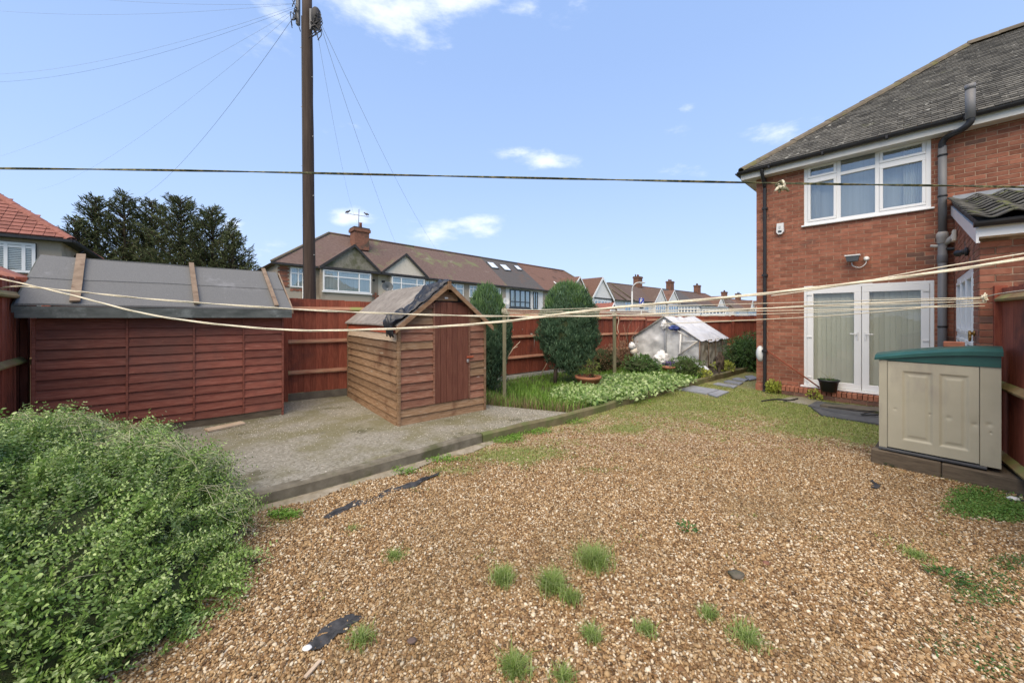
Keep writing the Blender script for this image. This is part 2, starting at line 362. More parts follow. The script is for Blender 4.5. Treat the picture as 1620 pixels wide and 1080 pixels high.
m_greyframe = M('anthracite frame', [(.05, .06, .065), (.07, .08, .085)], 3, rough=.5, rand=0, bump=0)
m_lampgrey = M('galvanised grey', [(.45, .46, .45), (.55, .56, .55)], 3, rough=.5, rand=.05, bump=.05)
m_blue = M('sign blue', [(.03, .05, .33), (.05, .08, .42)], 3, rough=.5, rand=0, bump=0)
# garden
m_slab = M('weathered concrete', [((.16, .145, .11), .36), ((.245, .228, .18), .5), ((.33, .31, .26), .66)], 38, rough=.95, rand=0, bump=.35, bdist=.006, detail=9,
           stain=((.155, .142, .070), 1.1, .42, .62, (1, 1, 1), .8), stain2=((.085, .080, .042), 2.3, .56, .68, (1, 1, 1), .75))
m_kerb = M('kerb concrete', [(.12, .105, .075), (.23, .205, .155)], 7, rough=.95, rand=.15, bump=.6, bdist=.008, stain=((.09, .09, .045), 2, .45, .62), stain2=((.30, .285, .24), 4, .62, .72))
m_kerbw = M('mossy timber kerb', [(.13, .115, .06), (.22, .19, .105)], 6, rough=.95, rand=.15, bump=.5, stain=((.12, .14, .05), 2, .45, .62))
m_slate = M('grey slab', [(.19, .20, .22), (.29, .30, .32)], 5, rough=.8, rand=.15, bump=.3, stain=((.16, .15, .12), 3, .55, .7))
m_dslate = M('dark slab', [(.055, .058, .065), (.095, .10, .105)], 6, rough=.6, rand=.15, bump=.3, stain=((.14, .14, .11), 2.5, .58, .72))
m_membrane = M('weed membrane', [(.036, .037, .039), (.075, .075, .078)], 25, rough=.95, rand=0, bump=.4, detail=3, spec=.05)
m_beige = M('beige plastic', [(.40, .375, .275), (.46, .43, .32)], 2.5, rough=.5, rand=.02, bump=.08, stain=((.34, .31, .245), 2.2, .5, .72, (1, 1, .5)), spec=.4)
m_green = M('green plastic lid', [(.012, .066, .056), (.022, .10, .085)], 4, rough=.38, rand=.02, bump=.1, stain=((.07, .15, .12), 5, .60, .75), spec=.5)
m_plinth = M('old sleeper', [((.085, .065, .045), .3), ((.16, .125, .085), .7)], 4, vec=(2, 2, 12), rough=.9, rand=.3, bump=.5)
m_terra = M('terracotta', [(.27, .10, .055), (.36, .16, .09)], 8, rough=.85, rand=.1)
m_soil = M('soil', [(.035, .028, .02), (.075, .058, .04)], 12, rough=1, rand=0, bump=.8, bdist=.02)
m_grassland = M('rough grass', [(.06, .085, .03), (.11, .13, .055)], 3, rough=1, rand=0, bump=.5, bdist=.02)
m_poly = None
m_white_pl = M('white plastic', [(.66, .66, .64), (.76, .76, .74)], 4, rough=.4, rand=.05, bump=.05)
m_purple = M('purple fabric', [(.055, .035, .12), (.10, .06, .19)], 9, rough=.8, rand=0)
m_bluefab = M('blue plastic', [(.03, .05, .22), (.07, .11, .33)], 9, rough=.5, rand=0)
# foliage
def leafmat(name, cols, rand=.35, tr=.25, rough=.5, spec=.35):
    return M(name, [(c, i / (len(cols) - 1)) for i, c in enumerate(cols)], 3, rough=rough, rand=rand, bump=0, transl=tr, attrcol=True, spec=spec)
l_hedge = leafmat('hedge leaf', [(.070, .135, .030), (.17, .285, .060), (.28, .41, .11), (.48, .58, .27)], .4, rough=.42)
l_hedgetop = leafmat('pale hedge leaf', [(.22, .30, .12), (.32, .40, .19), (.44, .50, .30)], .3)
l_stem = M('hedge stem', [(.30, .29, .15), (.46, .46, .29)], 9, rough=.8, rand=.3, bump=0)
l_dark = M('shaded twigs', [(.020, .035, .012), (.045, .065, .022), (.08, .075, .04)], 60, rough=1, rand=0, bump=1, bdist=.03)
l_cyp = leafmat('cypress spray', [(.040, .085, .045), (.075, .145, .075), (.14, .22, .125)], .4, .1, .7)
l_cyp2 = leafmat('green cypress spray', [(.06, .13, .04), (.10, .19, .06), (.16, .26, .10)], .4, .1, .7)
l_con = leafmat('conifer needle', [(.045, .060, .022), (.075, .095, .034), (.12, .14, .058)], .45, .1, .8)
l_grass = leafmat('grass blade', [(.18, .24, .045), (.27, .33, .08), (.38, .41, .15)], .3, .35)
l_bedgrass = leafmat('bed grass blade', [(.11, .23, .025), (.18, .34, .045), (.28, .43, .09)], .3, .35)
l_dry = leafmat('dry stalk', [(.16, .11, .05), (.26, .20, .09), (.34, .27, .15)], .3, .2)
l_weed = leafmat('weed leaf', [(.05, .12, .03), (.08, .18, .04)], .3, .3)
l_varieg = leafmat('variegated leaf', [(.14, .26, .06), (.30, .42, .14), (.52, .60, .32)], .25, .3)
l_brown = leafmat('withered leaf', [(.10, .055, .03), (.16, .09, .05), (.24, .15, .07)], .4, .15)
l_yellow = leafmat('yellow green leaf', [(.30, .36, .05), (.42, .46, .08), (.50, .52, .14)], .25, .35)
l_bush = leafmat('bush leaf', [(.05, .11, .026), (.08, .16, .04), (.13, .22, .065)], .4, .2)
m_bark = M('bark', [(.05, .035, .025), (.10, .075, .055)], 8, rough=.95, rand=.2)

# ------------------------------------------------------------------ vectorised leaves
def unit(a): return a / np.maximum(np.linalg.norm(a, axis=1, keepdims=True), 1e-9)
def leaf_mesh(name, C, D, Nn, Ln, Wd, mat, parent=None, rnd=None, cup=.15, droop=0.0, **k):
    """C bases, D directions, Nn face normals, Ln lengths, Wd widths (arrays); six-point leaves"""
    C = np.asarray(C, float); n = len(C); D = unit(np.asarray(D, float)); Nn = np.asarray(Nn, float)
    S = unit(np.cross(D, Nn)); U = unit(np.cross(S, D)); Ln = np.broadcast_to(Ln, n)[:, None]; Wd = np.broadcast_to(Wd, n)[:, None]
    mid1 = C + D * Ln * .35 + U * Ln * cup * .3; mid2 = C + D * Ln * .72 + U * Ln * (cup * .3 - droop * .4); tip = C + D * Ln - U * Ln * droop
    V = np.stack([C, mid1 - S * Wd * .5, mid1 + S * Wd * .5, mid2 - S * Wd * .40, mid2 + S * Wd * .40, tip], 1).reshape(-1, 3)
    b = np.arange(n)[:, None] * 6
    T = np.array([[0, 2, 1], [1, 2, 4], [1, 4, 3], [3, 4, 5]])
    Fc = (b[:, :, None] + T[None]).reshape(-1, 3)
    if rnd is None: rnd = rng.random(n)
    return meshobj(name, V, Fc, mat, parent, attr=np.repeat(rnd, 6), **k)
def blade_mesh(name, C, hgt, wid, mat, parent=None, lean=.35, rnd=None, **k):
    C = np.asarray(C, float); n = len(C); a = rng.random(n) * 2 * np.pi
    D = np.stack([np.cos(a), np.sin(a), np.zeros(n)], 1); S = np.stack([-np.sin(a), np.cos(a), np.zeros(n)], 1)
    h = np.broadcast_to(hgt, n)[:, None] * (.6 + .6 * rng.random(n))[:, None]; wd = np.broadcast_to(wid, n)[:, None]; le = (rng.random(n) * lean)[:, None] * h
    up = np.array([[0, 0, 1.]])
    p1 = C + up * h * .55 + D * le * .3; p2 = C + up * h * (1 - .15 * (le / h)) + D * le
    V = np.stack([C - S * wd * .5, C + S * wd * .5, p1 - S * wd * .4, p1 + S * wd * .4, p2], 1).reshape(-1, 3)
    b = np.arange(n)[:, None] * 5; T = np.array([[0, 1, 3], [0, 3, 2], [2, 3, 4]])
    if rnd is None: rnd = rng.random(n)
    return meshobj(name, V, (b[:, :, None] + T[None]).reshape(-1, 3), mat, parent, attr=np.repeat(rnd, 5), **k)
def rdir(n): return unit(rng.normal(size=(n, 3)))
def vnoise(P, s, seed=0):
    return np.array([mnoise.noise(Vector((float(p[0]) * s + seed, float(p[1]) * s - seed, float(p[2] if len(p) > 2 else 0) * s))) for p in P])

# ================================================================== GROUND
gd = 900
ground = meshobj('ground', [(-gd, -gd, -.9), (gd, -gd, -.9), (gd, gd, -.9), (-gd, gd, -.9)], [[0, 1, 2, 3]], m_grassland, kind='structure')
# garden terrain: level plot that falls away gently towards the far street
KERB = [(-5.2, 1.95), (-3.4, 2.62)] + [tuple(G(*q))[:2] for q in ((411, 803), (549, 766), (767, 701), (900, 668), (1000, 638), (1089, 613), (1163, 592.5), (1215, 580))]
def kerb_y(x):
    xs = [p[0] for p in KERB]; ys = [p[1] for p in KERB]; return np.interp(x, xs, ys)
PATCH = [(1330, 674, 130, 19, 1.3), (1245, 650, 70, 17, 1.2), (1372, 692, 48, 12, 1.3), (1150, 655, 70, 10, .40), (995, 678, 40, 9, 1.0), (1040, 652, 50, 9, .7),
         (935, 742, 42, 8, .8), (810, 722, 100, 16, 1.05), (720, 745, 60, 9, .7), (1560, 800, 62, 22, 1.1), (1130, 603, 70, 7, .9), (1190, 620, 50, 10, .8), (960, 640, 60, 10, .6),
         (1100, 634, 90, 12, .55), (440, 830, 36, 9, .6), (1560, 935, 60, 50, .38), (1590, 890, 40, 20, .45), (1500, 1010, 90, 35, .28), (1080, 610, 90, 7, .8), (880, 700, 80, 12, .45), (1220, 690, 90, 8, .3),
         (900, 720, 60, 10, .4), (1440, 870, 90, 20, .22), (1120, 685, 60, 8, .35), (640, 775, 40, 7, .45), (1180, 600, 60, 8, .9)]
def greenness(X, Y):
    px = CX + X / Y * F; py = HZ + H / Y * F
    g = np.zeros_like(X)
    for cx, cy, rx, ry, wt in PATCH: g = np.maximum(g, wt * np.exp(-(((px - cx) / rx) ** 2 + ((py - cy) / ry) ** 2) * .9))
    far = np.clip((Y - 4.3) / 2.6, 0, 1) * .84
    edge = np.exp(-np.abs(Y - kerb_y(X)) / .22) * .55 * np.clip((X + 1.9) / 1.2, 0, 1)
    return np.maximum(np.maximum(g, far), edge)
# yard sheet
gx = np.arange(-6, 9.001, .06); gy = np.concatenate([np.arange(-1.5, .9, .3), np.arange(.9, 14.5, .06)])
XX, YY = np.meshgrid(gx, gy); nxg, nyg = len(gx), len(gy)
gn = greenness(XX, np.maximum(YY, .6)); ZZ = .012 * np.sin(XX * 2.1 + 1) * np.sin(YY * 1.7) + .006 * np.sin(XX * 5.3 + YY * 4.1)
V = np.stack([XX, YY, ZZ], 2).reshape(-1, 3)
idx = np.arange(nxg * nyg).reshape(nyg, nxg)
Fq = np.stack([idx[:-1, :-1], idx[:-1, 1:], idx[1:, 1:], idx[1:, :-1]], 2).reshape(-1, 4)
m_yard, t = mk('gravelly ground'); n = t.nodes; l = t.links
def _yard():
    o = n.new('ShaderNodeOutputMaterial'); P = n.new('ShaderNodeBsdfPrincipled'); l.new(P.outputs[0], o.inputs[0]); P.inputs['Roughness'].default_value = .95
    P.inputs['Specular IOR Level'].default_value = .2
    g = n.new('ShaderNodeNewGeometry').outputs['Position']
    v = n.new('ShaderNodeTexVoronoi'); v.inputs['Scale'].default_value = 48; l.new(g, v.inputs[0])
    cr = n.new('ShaderNodeValToRGB'); sepc = n.new('ShaderNodeSeparateColor'); l.new(v.outputs['Color'], sepc.inputs[0]); l.new(sepc.outputs[0], cr.inputs[0])
    e = cr.color_ramp.elements; e[0].color = (.16, .09, .045, 1); e[1].color = (.62, .54, .42, 1)
    for p_, c_ in ((.3, (.27, .165, .085, 1)), (.6, (.36, .25, .145, 1)), (.85, (.44, .34, .22, 1))): q = e.new(p_); q.color = c_
    a = n.new('ShaderNodeAttribute'); a.attribute_name = 'rnd'
    z = n.new('ShaderNodeTexNoise'); z.inputs['Scale'].default_value = 3.2; z.inputs['Detail'].default_value = 9; z.inputs['Roughness'].default_value = .7; l.new(g, z.inputs[0])
    s = n.new('ShaderNodeMath'); s.operation = 'MULTIPLY_ADD'; l.new(z.outputs[0], s.inputs[0]); s.inputs[1].default_value = 1.5; l.new(a.outputs['Fac'], s.inputs[2])
    mr = n.new('ShaderNodeMapRange'); l.new(s.outputs[0], mr.inputs[0]); mr.inputs[1].default_value = .98; mr.inputs[2].default_value = 1.65; mr.inputs[4].default_value = .9
    z2 = n.new('ShaderNodeTexNoise'); z2.inputs['Scale'].default_value = 30; z2.inputs['Detail'].default_value = 5; l.new(g, z2.inputs[0])
    c2 = n.new('ShaderNodeValToRGB'); l.new(z2.outputs[0], c2.inputs[0]); e = c2.color_ramp.elements
    e[0].position = .3; e[0].color = (.13, .15, .045, 1); e[1].position = .7; e[1].color = (.29, .30, .12, 1)
    mx = n.new('ShaderNodeMix'); mx.data_type = 'RGBA'; l.new(mr.outputs[0], mx.inputs[0]); l.new(cr.outputs[0], mx.inputs[6]); l.new(c2.outputs[0], mx.inputs[7])
    l.new(mx.outputs[2], P.inputs['Base Color'])
    b = n.new('ShaderNodeBump'); b.inputs['Strength'].default_value = .7; b.inputs['Distance'].default_value = .012; l.new(v.outputs['Distance'], b.inputs['Height']); l.new(b.outputs[0], P.inputs['Normal'])
_yard()
yard = meshobj('gravel_ground', V, Fq, m_yard, attr=gn.ravel(), smooth=True, kind='structure')
# land around the plot
meshobj('surrounding_ground', [(-90, -30, -.02), (90, -30, -.02), (90, 22, -.02), (-90, 22, -.02), (-90, 60, -.88), (90, 60, -.88)], [[0, 1, 2, 3], [3, 2, 5, 4]], m_grassland, kind='structure')

# raised slab + bed
SL = .12
fence_line = [(-6.69, 5.33), (-4.2, 6.85), (-.35, 9.2), (6.15, 14.5)]
div0 = G(766, 640, SL); div1 = Vector((kerb_y(G(905, 652, SL).x) and G(905, 652, SL).x, 0, 0)); div1 = Vector((div1.x, float(kerb_y(div1.x)) + .05, SL))
divb = Vector((-.9, 8.87, SL))
kx = [p[0] for p in KERB]
pts = [(x, float(kerb_y(x)) + .04, SL) for x in np.linspace(-5.2, div1.x, 22)]
poly = pts + [tuple(div1), tuple(div0), tuple(divb), (-4.2, 6.85, SL), (-6.69, 5.33, SL), (-5.7, 3.6, SL)]
prism('concrete_slab', poly, (0, 0, -.3), m_slab, kind='structure')
pts2 = [(x, float(kerb_y(x)) + .04, SL - .02) for x in np.linspace(div1.x, KERB[-1][0], 14)]
prism('garden_bed', [(div1.x, div1.y, SL - .02)] + pts2[1:] + [(9.2, 12.2, SL - .02), (9.2, 13.6, SL - .02), (6.15, 14.5, SL - .02), (divb.x, divb.y, SL - .02), (div0.x, div0.y, SL - .02)], (0, 0, -.3), m_soil, kind='structure')
# kerb: poured concrete edge, then mossy timber edging
def strip(name, xs, z1, wdt, mat, **k):
    V = []; Fc = []; m = len(xs)
    for i, x in enumerate(xs):
        y = float(kerb_y(x)); x2 = xs[min(i + 1, m - 1)]; x1 = xs[max(i - 1, 0)]
        t_ = Vector((x2 - x1, float(kerb_y(x2) - kerb_y(x1)), 0)).normalized(); nn_ = Vector((-t_.y, t_.x, 0))
        j = .006 * math.sin(x * 7) + random.uniform(-.003, .003)
        for (a, b) in ((-.01, -.1), (-.008 + j, z1 - .025), (.012 + j, z1 - .004 + j), (wdt - .02, z1 + j), (wdt, z1 - .01), (wdt, -.1)):
            V.append(Vector((x, y, 0)) + nn_ * a + Vector((0, 0, b)))
    for i in range(m - 1):
        for j in range(5): Fc.append((i * 6 + j, i * 6 + j + 1, (i + 1) * 6 + j + 1, (i + 1) * 6 + j))
    Fc += [tuple(range(6)), tuple((m - 1) * 6 + j for j in range(6))[::-1]]
    return meshobj(name, V, Fc, mat, **k)
kroot = thing('garden_kerb', 'long mossy raised kerb edging the concrete and the planted bed', 'kerb', (-2.2, 3.3, 0))
strip('concrete_edge', list(np.linspace(-5.2, -.4, 60)), SL + .022, .10, m_kerb, parent=kroot)
segs = [(-.39, 1.1), (1.105, 3.2), (3.205, 5.3), (5.305, 7.6)]
for a, b in segs: strip('edging_board', list(np.linspace(a, b, 16)), SL + .02 + random.uniform(-.008, .004), .075, m_kerbw, parent=kroot)

sP = []
for i, x in enumerate(np.linspace(-2.5, -.1, 40)):
    wv = (.10 + .04 * math.sin(x * 9) + .04 * mnoise.noise(Vector((x * 6, 0, 0)))) * min(1, (x + 2.7) / .4, (.15 - x) / .5); sP.append((x, wv))
V = []
for x, wv in sP: V += [(x, float(kerb_y(x)) + .02, .022), (x + wv * .15, float(kerb_y(x)) - wv * .6, .024), (x + wv * .3, float(kerb_y(x)) - wv - .02, .004)]
meshobj('sandy_footing', V, [(3 * i + j, 3 * i + 3 + j, 3 * i + 4 + j, 3 * i + 1 + j) for i in range(39) for j in range(2)], M('sandy footing', [(.22, .185, .13), (.34, .30, .23)], 14, rough=1, rand=0, bump=.6, stain=((.14, .15, .06), 3, .52, .66)), smooth=True, kind='structure')

# ================================================================== GRAVEL (geometry-node stones)
def in_yard(x, y): return (y < kerb_y(x) - .02) & (x < 4.9 + (y > 4.3) * 3.0) & (x > -3.0) & (y < 13)
def scatter(n, x0, x1, y0, y1): return rng.uniform(x0, x1, n), rng.uniform(y0, y1, n)
def stones(name, X, Y, Zv, scl, mat, label, subdiv=2):
    n = len(X); me = bpy.data.meshes.new(name); me.vertices.add(n); me.vertices.foreach_set('co', np.stack([X, Y, Zv], 1).astype(np.float32).ravel())
    a = me.attributes.new('scl', 'FLOAT', 'POINT'); a.data.foreach_set('value', scl.astype(np.float32))
    a = me.attributes.new('rnd', 'FLOAT', 'POINT'); a.data.foreach_set('value', rng.random(n).astype(np.float32))
    a = me.attributes.new('rot', 'FLOAT_VECTOR', 'POINT'); rot = np.stack([rng.normal(0, .45, n), rng.normal(0, .45, n), rng.uniform(0, 6.28, n)], 1); a.data.foreach_set('vector', rot.astype(np.float32).ravel())
    me.update(); o = bpy.data.objects.new(name, me); me.materials.append(mat)
    g = bpy.data.node_groups.new(name, 'GeometryNodeTree')
    g.interface.new_socket('Geometry', in_out='INPUT', socket_type='NodeSocketGeometry'); g.interface.new_socket('Geometry', in_out='OUTPUT', socket_type='NodeSocketGeometry')
    q = g.nodes; lk = g.links
    i_ = q.new('NodeGroupInput'); o_ = q.new('NodeGroupOutput'); ip = q.new('GeometryNodeInstanceOnPoints')
    jn = q.new('GeometryNodeGeometryToInstance')
    for v in range(4):
        ic = q.new('GeometryNodeMeshIcoSphere'); ic.inputs['Radius'].default_value = 1.0; ic.inputs['Subdivisions'].default_value = subdiv
        sp_ = q.new('GeometryNodeSetPosition'); nz_ = q.new('ShaderNodeTexNoise'); nz_.noise_dimensions = '4D'; nz_.inputs['W'].default_value = v * 3.7; nz_.inputs['Scale'].default_value = .9
        sb = q.new('ShaderNodeVectorMath'); sb.operation = 'SUBTRACT'; sb.inputs[1].default_value = (.5, .5, .5); lk.new(nz_.outputs['Color'], sb.inputs[0])
        sl = q.new('ShaderNodeVectorMath'); sl.operation = 'SCALE'; sl.inputs['Scale'].default_value = 1.1; lk.new(sb.outputs[0], sl.inputs[0])
        lk.new(ic.outputs[0], sp_.inputs[0]); lk.new(sl.outputs[0], sp_.inputs['Offset'])
        tf = q.new('GeometryNodeTransform'); tf.inputs['Scale'].default_value = [(1, .75, .5), (1, .9, .62), (1.15, .62, .45), (.9, .8, .7)][v]; lk.new(sp_.outputs[0], tf.inputs[0])
        ss = q.new('GeometryNodeSetShadeSmooth'); lk.new(tf.outputs[0], ss.inputs[0])
        sm = q.new('GeometryNodeSetMaterial'); sm.inputs['Material'].default_value = mat; lk.new(ss.outputs[0], sm.inputs[0]); lk.new(sm.outputs[0], jn.inputs[0])
    ri = q.new('FunctionNodeRandomValue'); ri.data_type = 'INT'
    for s_ in ri.inputs:
        if s_.name == 'Max' and s_.type == 'INT': s_.default_value = 3
        if s_.name == 'Min' and s_.type == 'INT': s_.default_value = 0
    def na(nm, ty):
        x = q.new('GeometryNodeInputNamedAttribute'); x.data_type = ty; x.inputs[0].default_value = nm; return x.outputs[0]
    lk.new(i_.outputs[0], ip.inputs['Points']); lk.new(jn.outputs[0], ip.inputs['Instance']); ip.inputs['Pick Instance'].default_value = True
    lk.new([s_ for s_ in ri.outputs if s_.type == 'INT'][0], ip.inputs['Instance Index'])
    lk.new(na('rot', 'FLOAT_VECTOR'), ip.inputs['Rotation']); lk.new(na('scl', 'FLOAT'), ip.inputs['Scale'])
    lk.new(ip.outputs[0], o_.inputs[0])
    md = o.modifiers.new('stones', 'NODES'); md.node_group = g
    return finish(o, None, label, 'gravel', kind='stuff')
m_stone = M('shingle stone', [((.08, .048, .022), 0), ((.19, .105, .042), .2), ((.275, .162, .068), .42), ((.34, .218, .100), .62), ((.43, .305, .165), .84), ((.66, .585, .44), 1)], 3, rough=.62, rand=.35, stain=((.17, .12, .055), .9, .46, .72, (1, 1, 1), .42), bump=0, inst=True, attrcol=True, spec=.35)
m_chip = M('pale chipping', [((.22, .19, .14), 0), ((.42, .37, .29), .5), ((.70, .66, .58), 1)], 3, rough=.8, rand=.3, bump=0, inst=True, attrcol=True)
def zground(X, Y): return .012 * np.sin(X * 2.1 + 1) * np.sin(Y * 1.7) + .006 * np.sin(X * 5.3 + Y * 4.1)
X1, Y1 = scatter(290000, -2.6, 4.9, 1.35, 4.6); X2, Y2 = scatter(150000, -1.6, 8.0, 4.6, 10.0)
X_ = np.concatenate([X1, X2]); Y_ = np.concatenate([Y1, Y2])
ok = in_yard(X_, Y_); X_, Y_ = X_[ok], Y_[ok]
gq = greenness(X_, Y_); nzv = vnoise(np.stack([X_, Y_], 1), 3.0)
keepp = np.clip(1.0 - np.clip(gq + nzv * .35 - .12, 0, 1) * 1.25, .05, 1) * np.where(Y_ > 4.6, np.clip(1.0 - (Y_ - 4.6) * .16, .35, 1), 1) * np.clip((kerb_y(X_) - Y_) / .30 + .05 + nzv * .5, .06, 1)
ok = rng.random(len(X_)) < keepp; X_, Y_ = X_[ok], Y_[ok]
sz = rng.lognormal(math.log(.0066), .30, len(X_)).clip(.004, .016)
stones('pea_shingle', X_, Y_, zground(X_, Y_) + sz * .3 + rng.random(len(X_)) * .006, sz, m_stone, 'golden brown pea shingle spread over the open yard')
# white chippings strewn on the slab near the dividing edge and the big shed
cx1, cy1 = scatter(34000, -5, 1.2, 3.2, 8.9)
sx_, sy_ = cx1, cy1
inS = (sy_ > kerb_y(sx_) + .12) & (sy_ < 6.85 + (sx_ + 4.2) * .61 - .1) & ~((sx_ - div0.x) * (div1.y - div0.y) - (sy_ - div0.y) * (div1.x - div0.x) < 0) 
sx_, sy_ = sx_[inS], sy_[inS]
pxx = CX + sx_ / sy_ * F; pyy = HZ + (H - SL) / sy_ * F
wgt = .10 + np.exp(-(((pxx - 820) / 75) ** 2 + ((pyy - 655) / 20) ** 2)) * 1.3 + np.exp(-(((pxx - 400) / 90) ** 2 + ((pyy - 680) / 16) ** 2)) * .7 + .05 + .35 * np.exp(-(((pxx - 700) / 90) ** 2 + ((pyy - 685) / 12) ** 2))
ok = rng.random(len(sx_)) < wgt; sx_, sy_ = sx_[ok], sy_[ok]
sz = rng.uniform(.003, .008, len(sx_))
stones('pale_chippings', sx_, sy_, SL + sz * .2, sz, m_chip, 'pale stone chippings strewn over the concrete slab', 1)

# ================================================================== OUR HOUSE (brick)
HC = Vector((5.62, 8.5, 0)); HU = Vector((.675, -.738, 0)); HN = Vector((-.738, -.675, 0))
hf = Fr(HC, HU, HN)
house = thing('brick_house', 'red brick house with grey tiled hipped roof at right edge', 'house', tuple(HC))
def t_of(px, out=0.0):
    r = (px - CX) / F; ox, oy = HC.x + HN.x * out, HC.y + HN.y * out
    return (oy * r - ox) / (HU.x - HU.y * r)
def z_of(px, py, out=0.0):
    t_ = t_of(px, out); Y = HC.y + HN.y * out + HU.y * t_; return H + (HZ - py) / F * Y
# masonry generator: near courses one object per brick, the rest joined
def masonry(fr, s0, s1, z0, z1, holes, parent, budget, key, mat=m_brick, proud=.005, L=.215, Hh=.065, clip=None):
    items = []
    row = 0; z = z0
    while z + Hh <= z1 + .001:
        off = 0 if row % 2 == 0 else -(L + .01) / 2
        s = s0 + off; zc = z + Hh / 2
        cuts = sorted([(a, b) for a, b, c, d in holes if c < zc < d])
        while s < s1:
            a, b = max(s, s0), min(s + L, s1)
            segs_ = [(a, b)]
            for ca, cb in cuts:
                nw = []
                for x, y in segs_:
                    if y <= ca or x >= cb: nw.append((x, y)); continue
                    if x < ca: nw.append((x, ca - .004))
                    if y > cb: nw.append((cb + .004, y))
                segs_ = nw
            for x, y in segs_:
                if y - x > .03 and (clip is None or clip((x + y) / 2, zc)): items.append((x, y, z, z + Hh))
            s += L + .01
        z += Hh + .01; row += 1
    items.sort(key=key)
    one, rest = items[:budget], items[budget:]
    for a, b, c, d in one:
        j = random.uniform(-.0015, .002)
        box('brick', fr, a, b, -.02, proud + j, c, d, m_brown_brick if random.random() < .05 else mat, parent, bev=.003)
    V = []; Fc = []; at_ = []
    for a, b, c, d in rest:
        j = random.uniform(-.0015, .002); o = len(V)
        for s in (a, b):
            for dd in (-.02, proud + j):
                for zz in (c, d): V.append(fr.p(s, dd, zz))
        Fc += [tuple(o + i for i in q) for q in ((0, 1, 3, 2), (4, 6, 7, 5), (0, 4, 5, 1), (2, 3, 7, 6), (1, 5, 7, 3), (0, 2, 6, 4))]
        at_ += [random.random()] * 8
    if V: meshobj('brickwork', V, Fc, mat, parent, attr=at_, kind='stuff')
EZ = 5.02                                     # eaves height
dt0, dt1, dz0, dz1 = t_of(1272), t_of(1478), .25, 2.335
wt0, wt1, wz0, wz1 = t_of(1272), t_of(1473), 3.62, 4.90
# mortar backing wall with real openings
def backed_wall(name, fr, s0, s1, z0, z1, holes, thick, mat, parent):
    ss = sorted({s0, s1, *[h[0] for h in holes], *[h[1] for h in holes]}); zs = sorted({z0, z1, *[h[2] for h in holes], *[h[3] for h in holes]})
    bm = bmesh.new()
    for i in range(len(ss) - 1):
        for j in range(len(zs) - 1):
            cs_, cz_ = (ss[i] + ss[i + 1]) / 2, (zs[j] + zs[j + 1]) / 2
            if any(h[0] < cs_ < h[1] and h[2] < cz_ < h[3] for h in holes): continue
            vv = []
            for dd in (0, -thick):
                vv.append([bm.verts.new(fr.p(s, dd, z)) for s, z in ((ss[i], zs[j]), (ss[i + 1], zs[j]), (ss[i + 1], zs[j + 1]), (ss[i], zs[j + 1]))])
            bm.faces.new(vv[0]); bm.faces.new(vv[1][::-1])
            for k_, (di, dj) in enumerate(((0, -1), (1, 0), (0, 1), (-1, 0))):
                ii, jj = i + di, j + dj
                solid = 0 <= ii < len(ss) - 1 and 0 <= jj < len(zs) - 1 and not any(h[0] < (ss[ii] + ss[ii + 1]) / 2 < h[1] and h[2] < (zs[jj] + zs[jj + 1]) / 2 < h[3] for h in holes)
                if not solid: bm.faces.new([vv[0][k_], vv[1][k_], vv[1][(k_ + 1) % 4], vv[0][(k_ + 1) % 4]])
    bmesh.ops.remove_doubles(bm, verts=bm.verts, dist=.0005); bmesh.ops.recalc_face_normals(bm, faces=bm.faces)
    me = bpy.data.meshes.new(name); bm.to_mesh(me); bm.free(); me.materials.append(mat)
    o = bpy.data.objects.new(name, me); return finish(o, parent)
holes = [(dt0, dt1, dz0, dz1), (wt0, wt1, wz0, wz1)]
mainwall = backed_wall('wall', hf, 0, 8.0, -.1, EZ, holes, .25, m_mortar, house)
masonry(hf, 0.0, 4.6, .0, EZ - .12, holes, mainwall, 300, key=lambda q: -((q[0] + q[1]) / 2) + (100 if q[0] > 2.9 and q[2] < 3.2 else 0))
lf = Fr(HC, Vector((.738, .675, 0)), Vector((-.675, .738, 0)))
endwall = backed_wall('wall', lf, .02, 6.9, -.1, EZ, [], .25, m_brick, house)
for a, b in ((0, 1),):
    box('plinth_course', hf, -.012, dt0 - .02, -.01, .03, 0, .16, m_brick, house)
backed_wall('wall', Fr(hf.p(8.0, 0, 0), -HN, HU), 0, 6.9, -.1, EZ, [], .2, m_brick, house)
backed_wall('wall', Fr(hf.p(0, -6.9, 0), HU, -HN), 0, 8.0, -.1, EZ, [], .2, m_brick, house)
# --- roof
def hp(s, d, z): return hf.p(s, d, z)
K = 3.5; OV = .25; RISE = 2.72
e0 = hp(-OV, OV, EZ); e1 = hp(8 + OV, OV, EZ); r0 = hp(-OV + K, OV - K, EZ + RISE); r1 = hp(8 + OV - K, OV - K, EZ + RISE); b0 = hp(-OV, OV - 2 * K, EZ); b1 = hp(8 + OV, OV - 2 * K, EZ)
roof = meshobj('roof', [e0, e1, r1, r0, b0, b1], [[0, 1, 2, 3], [4, 0, 3], [1, 5, 2], [5, 4, 3, 2], [0, 4, 5, 1]], m_mortar, house)
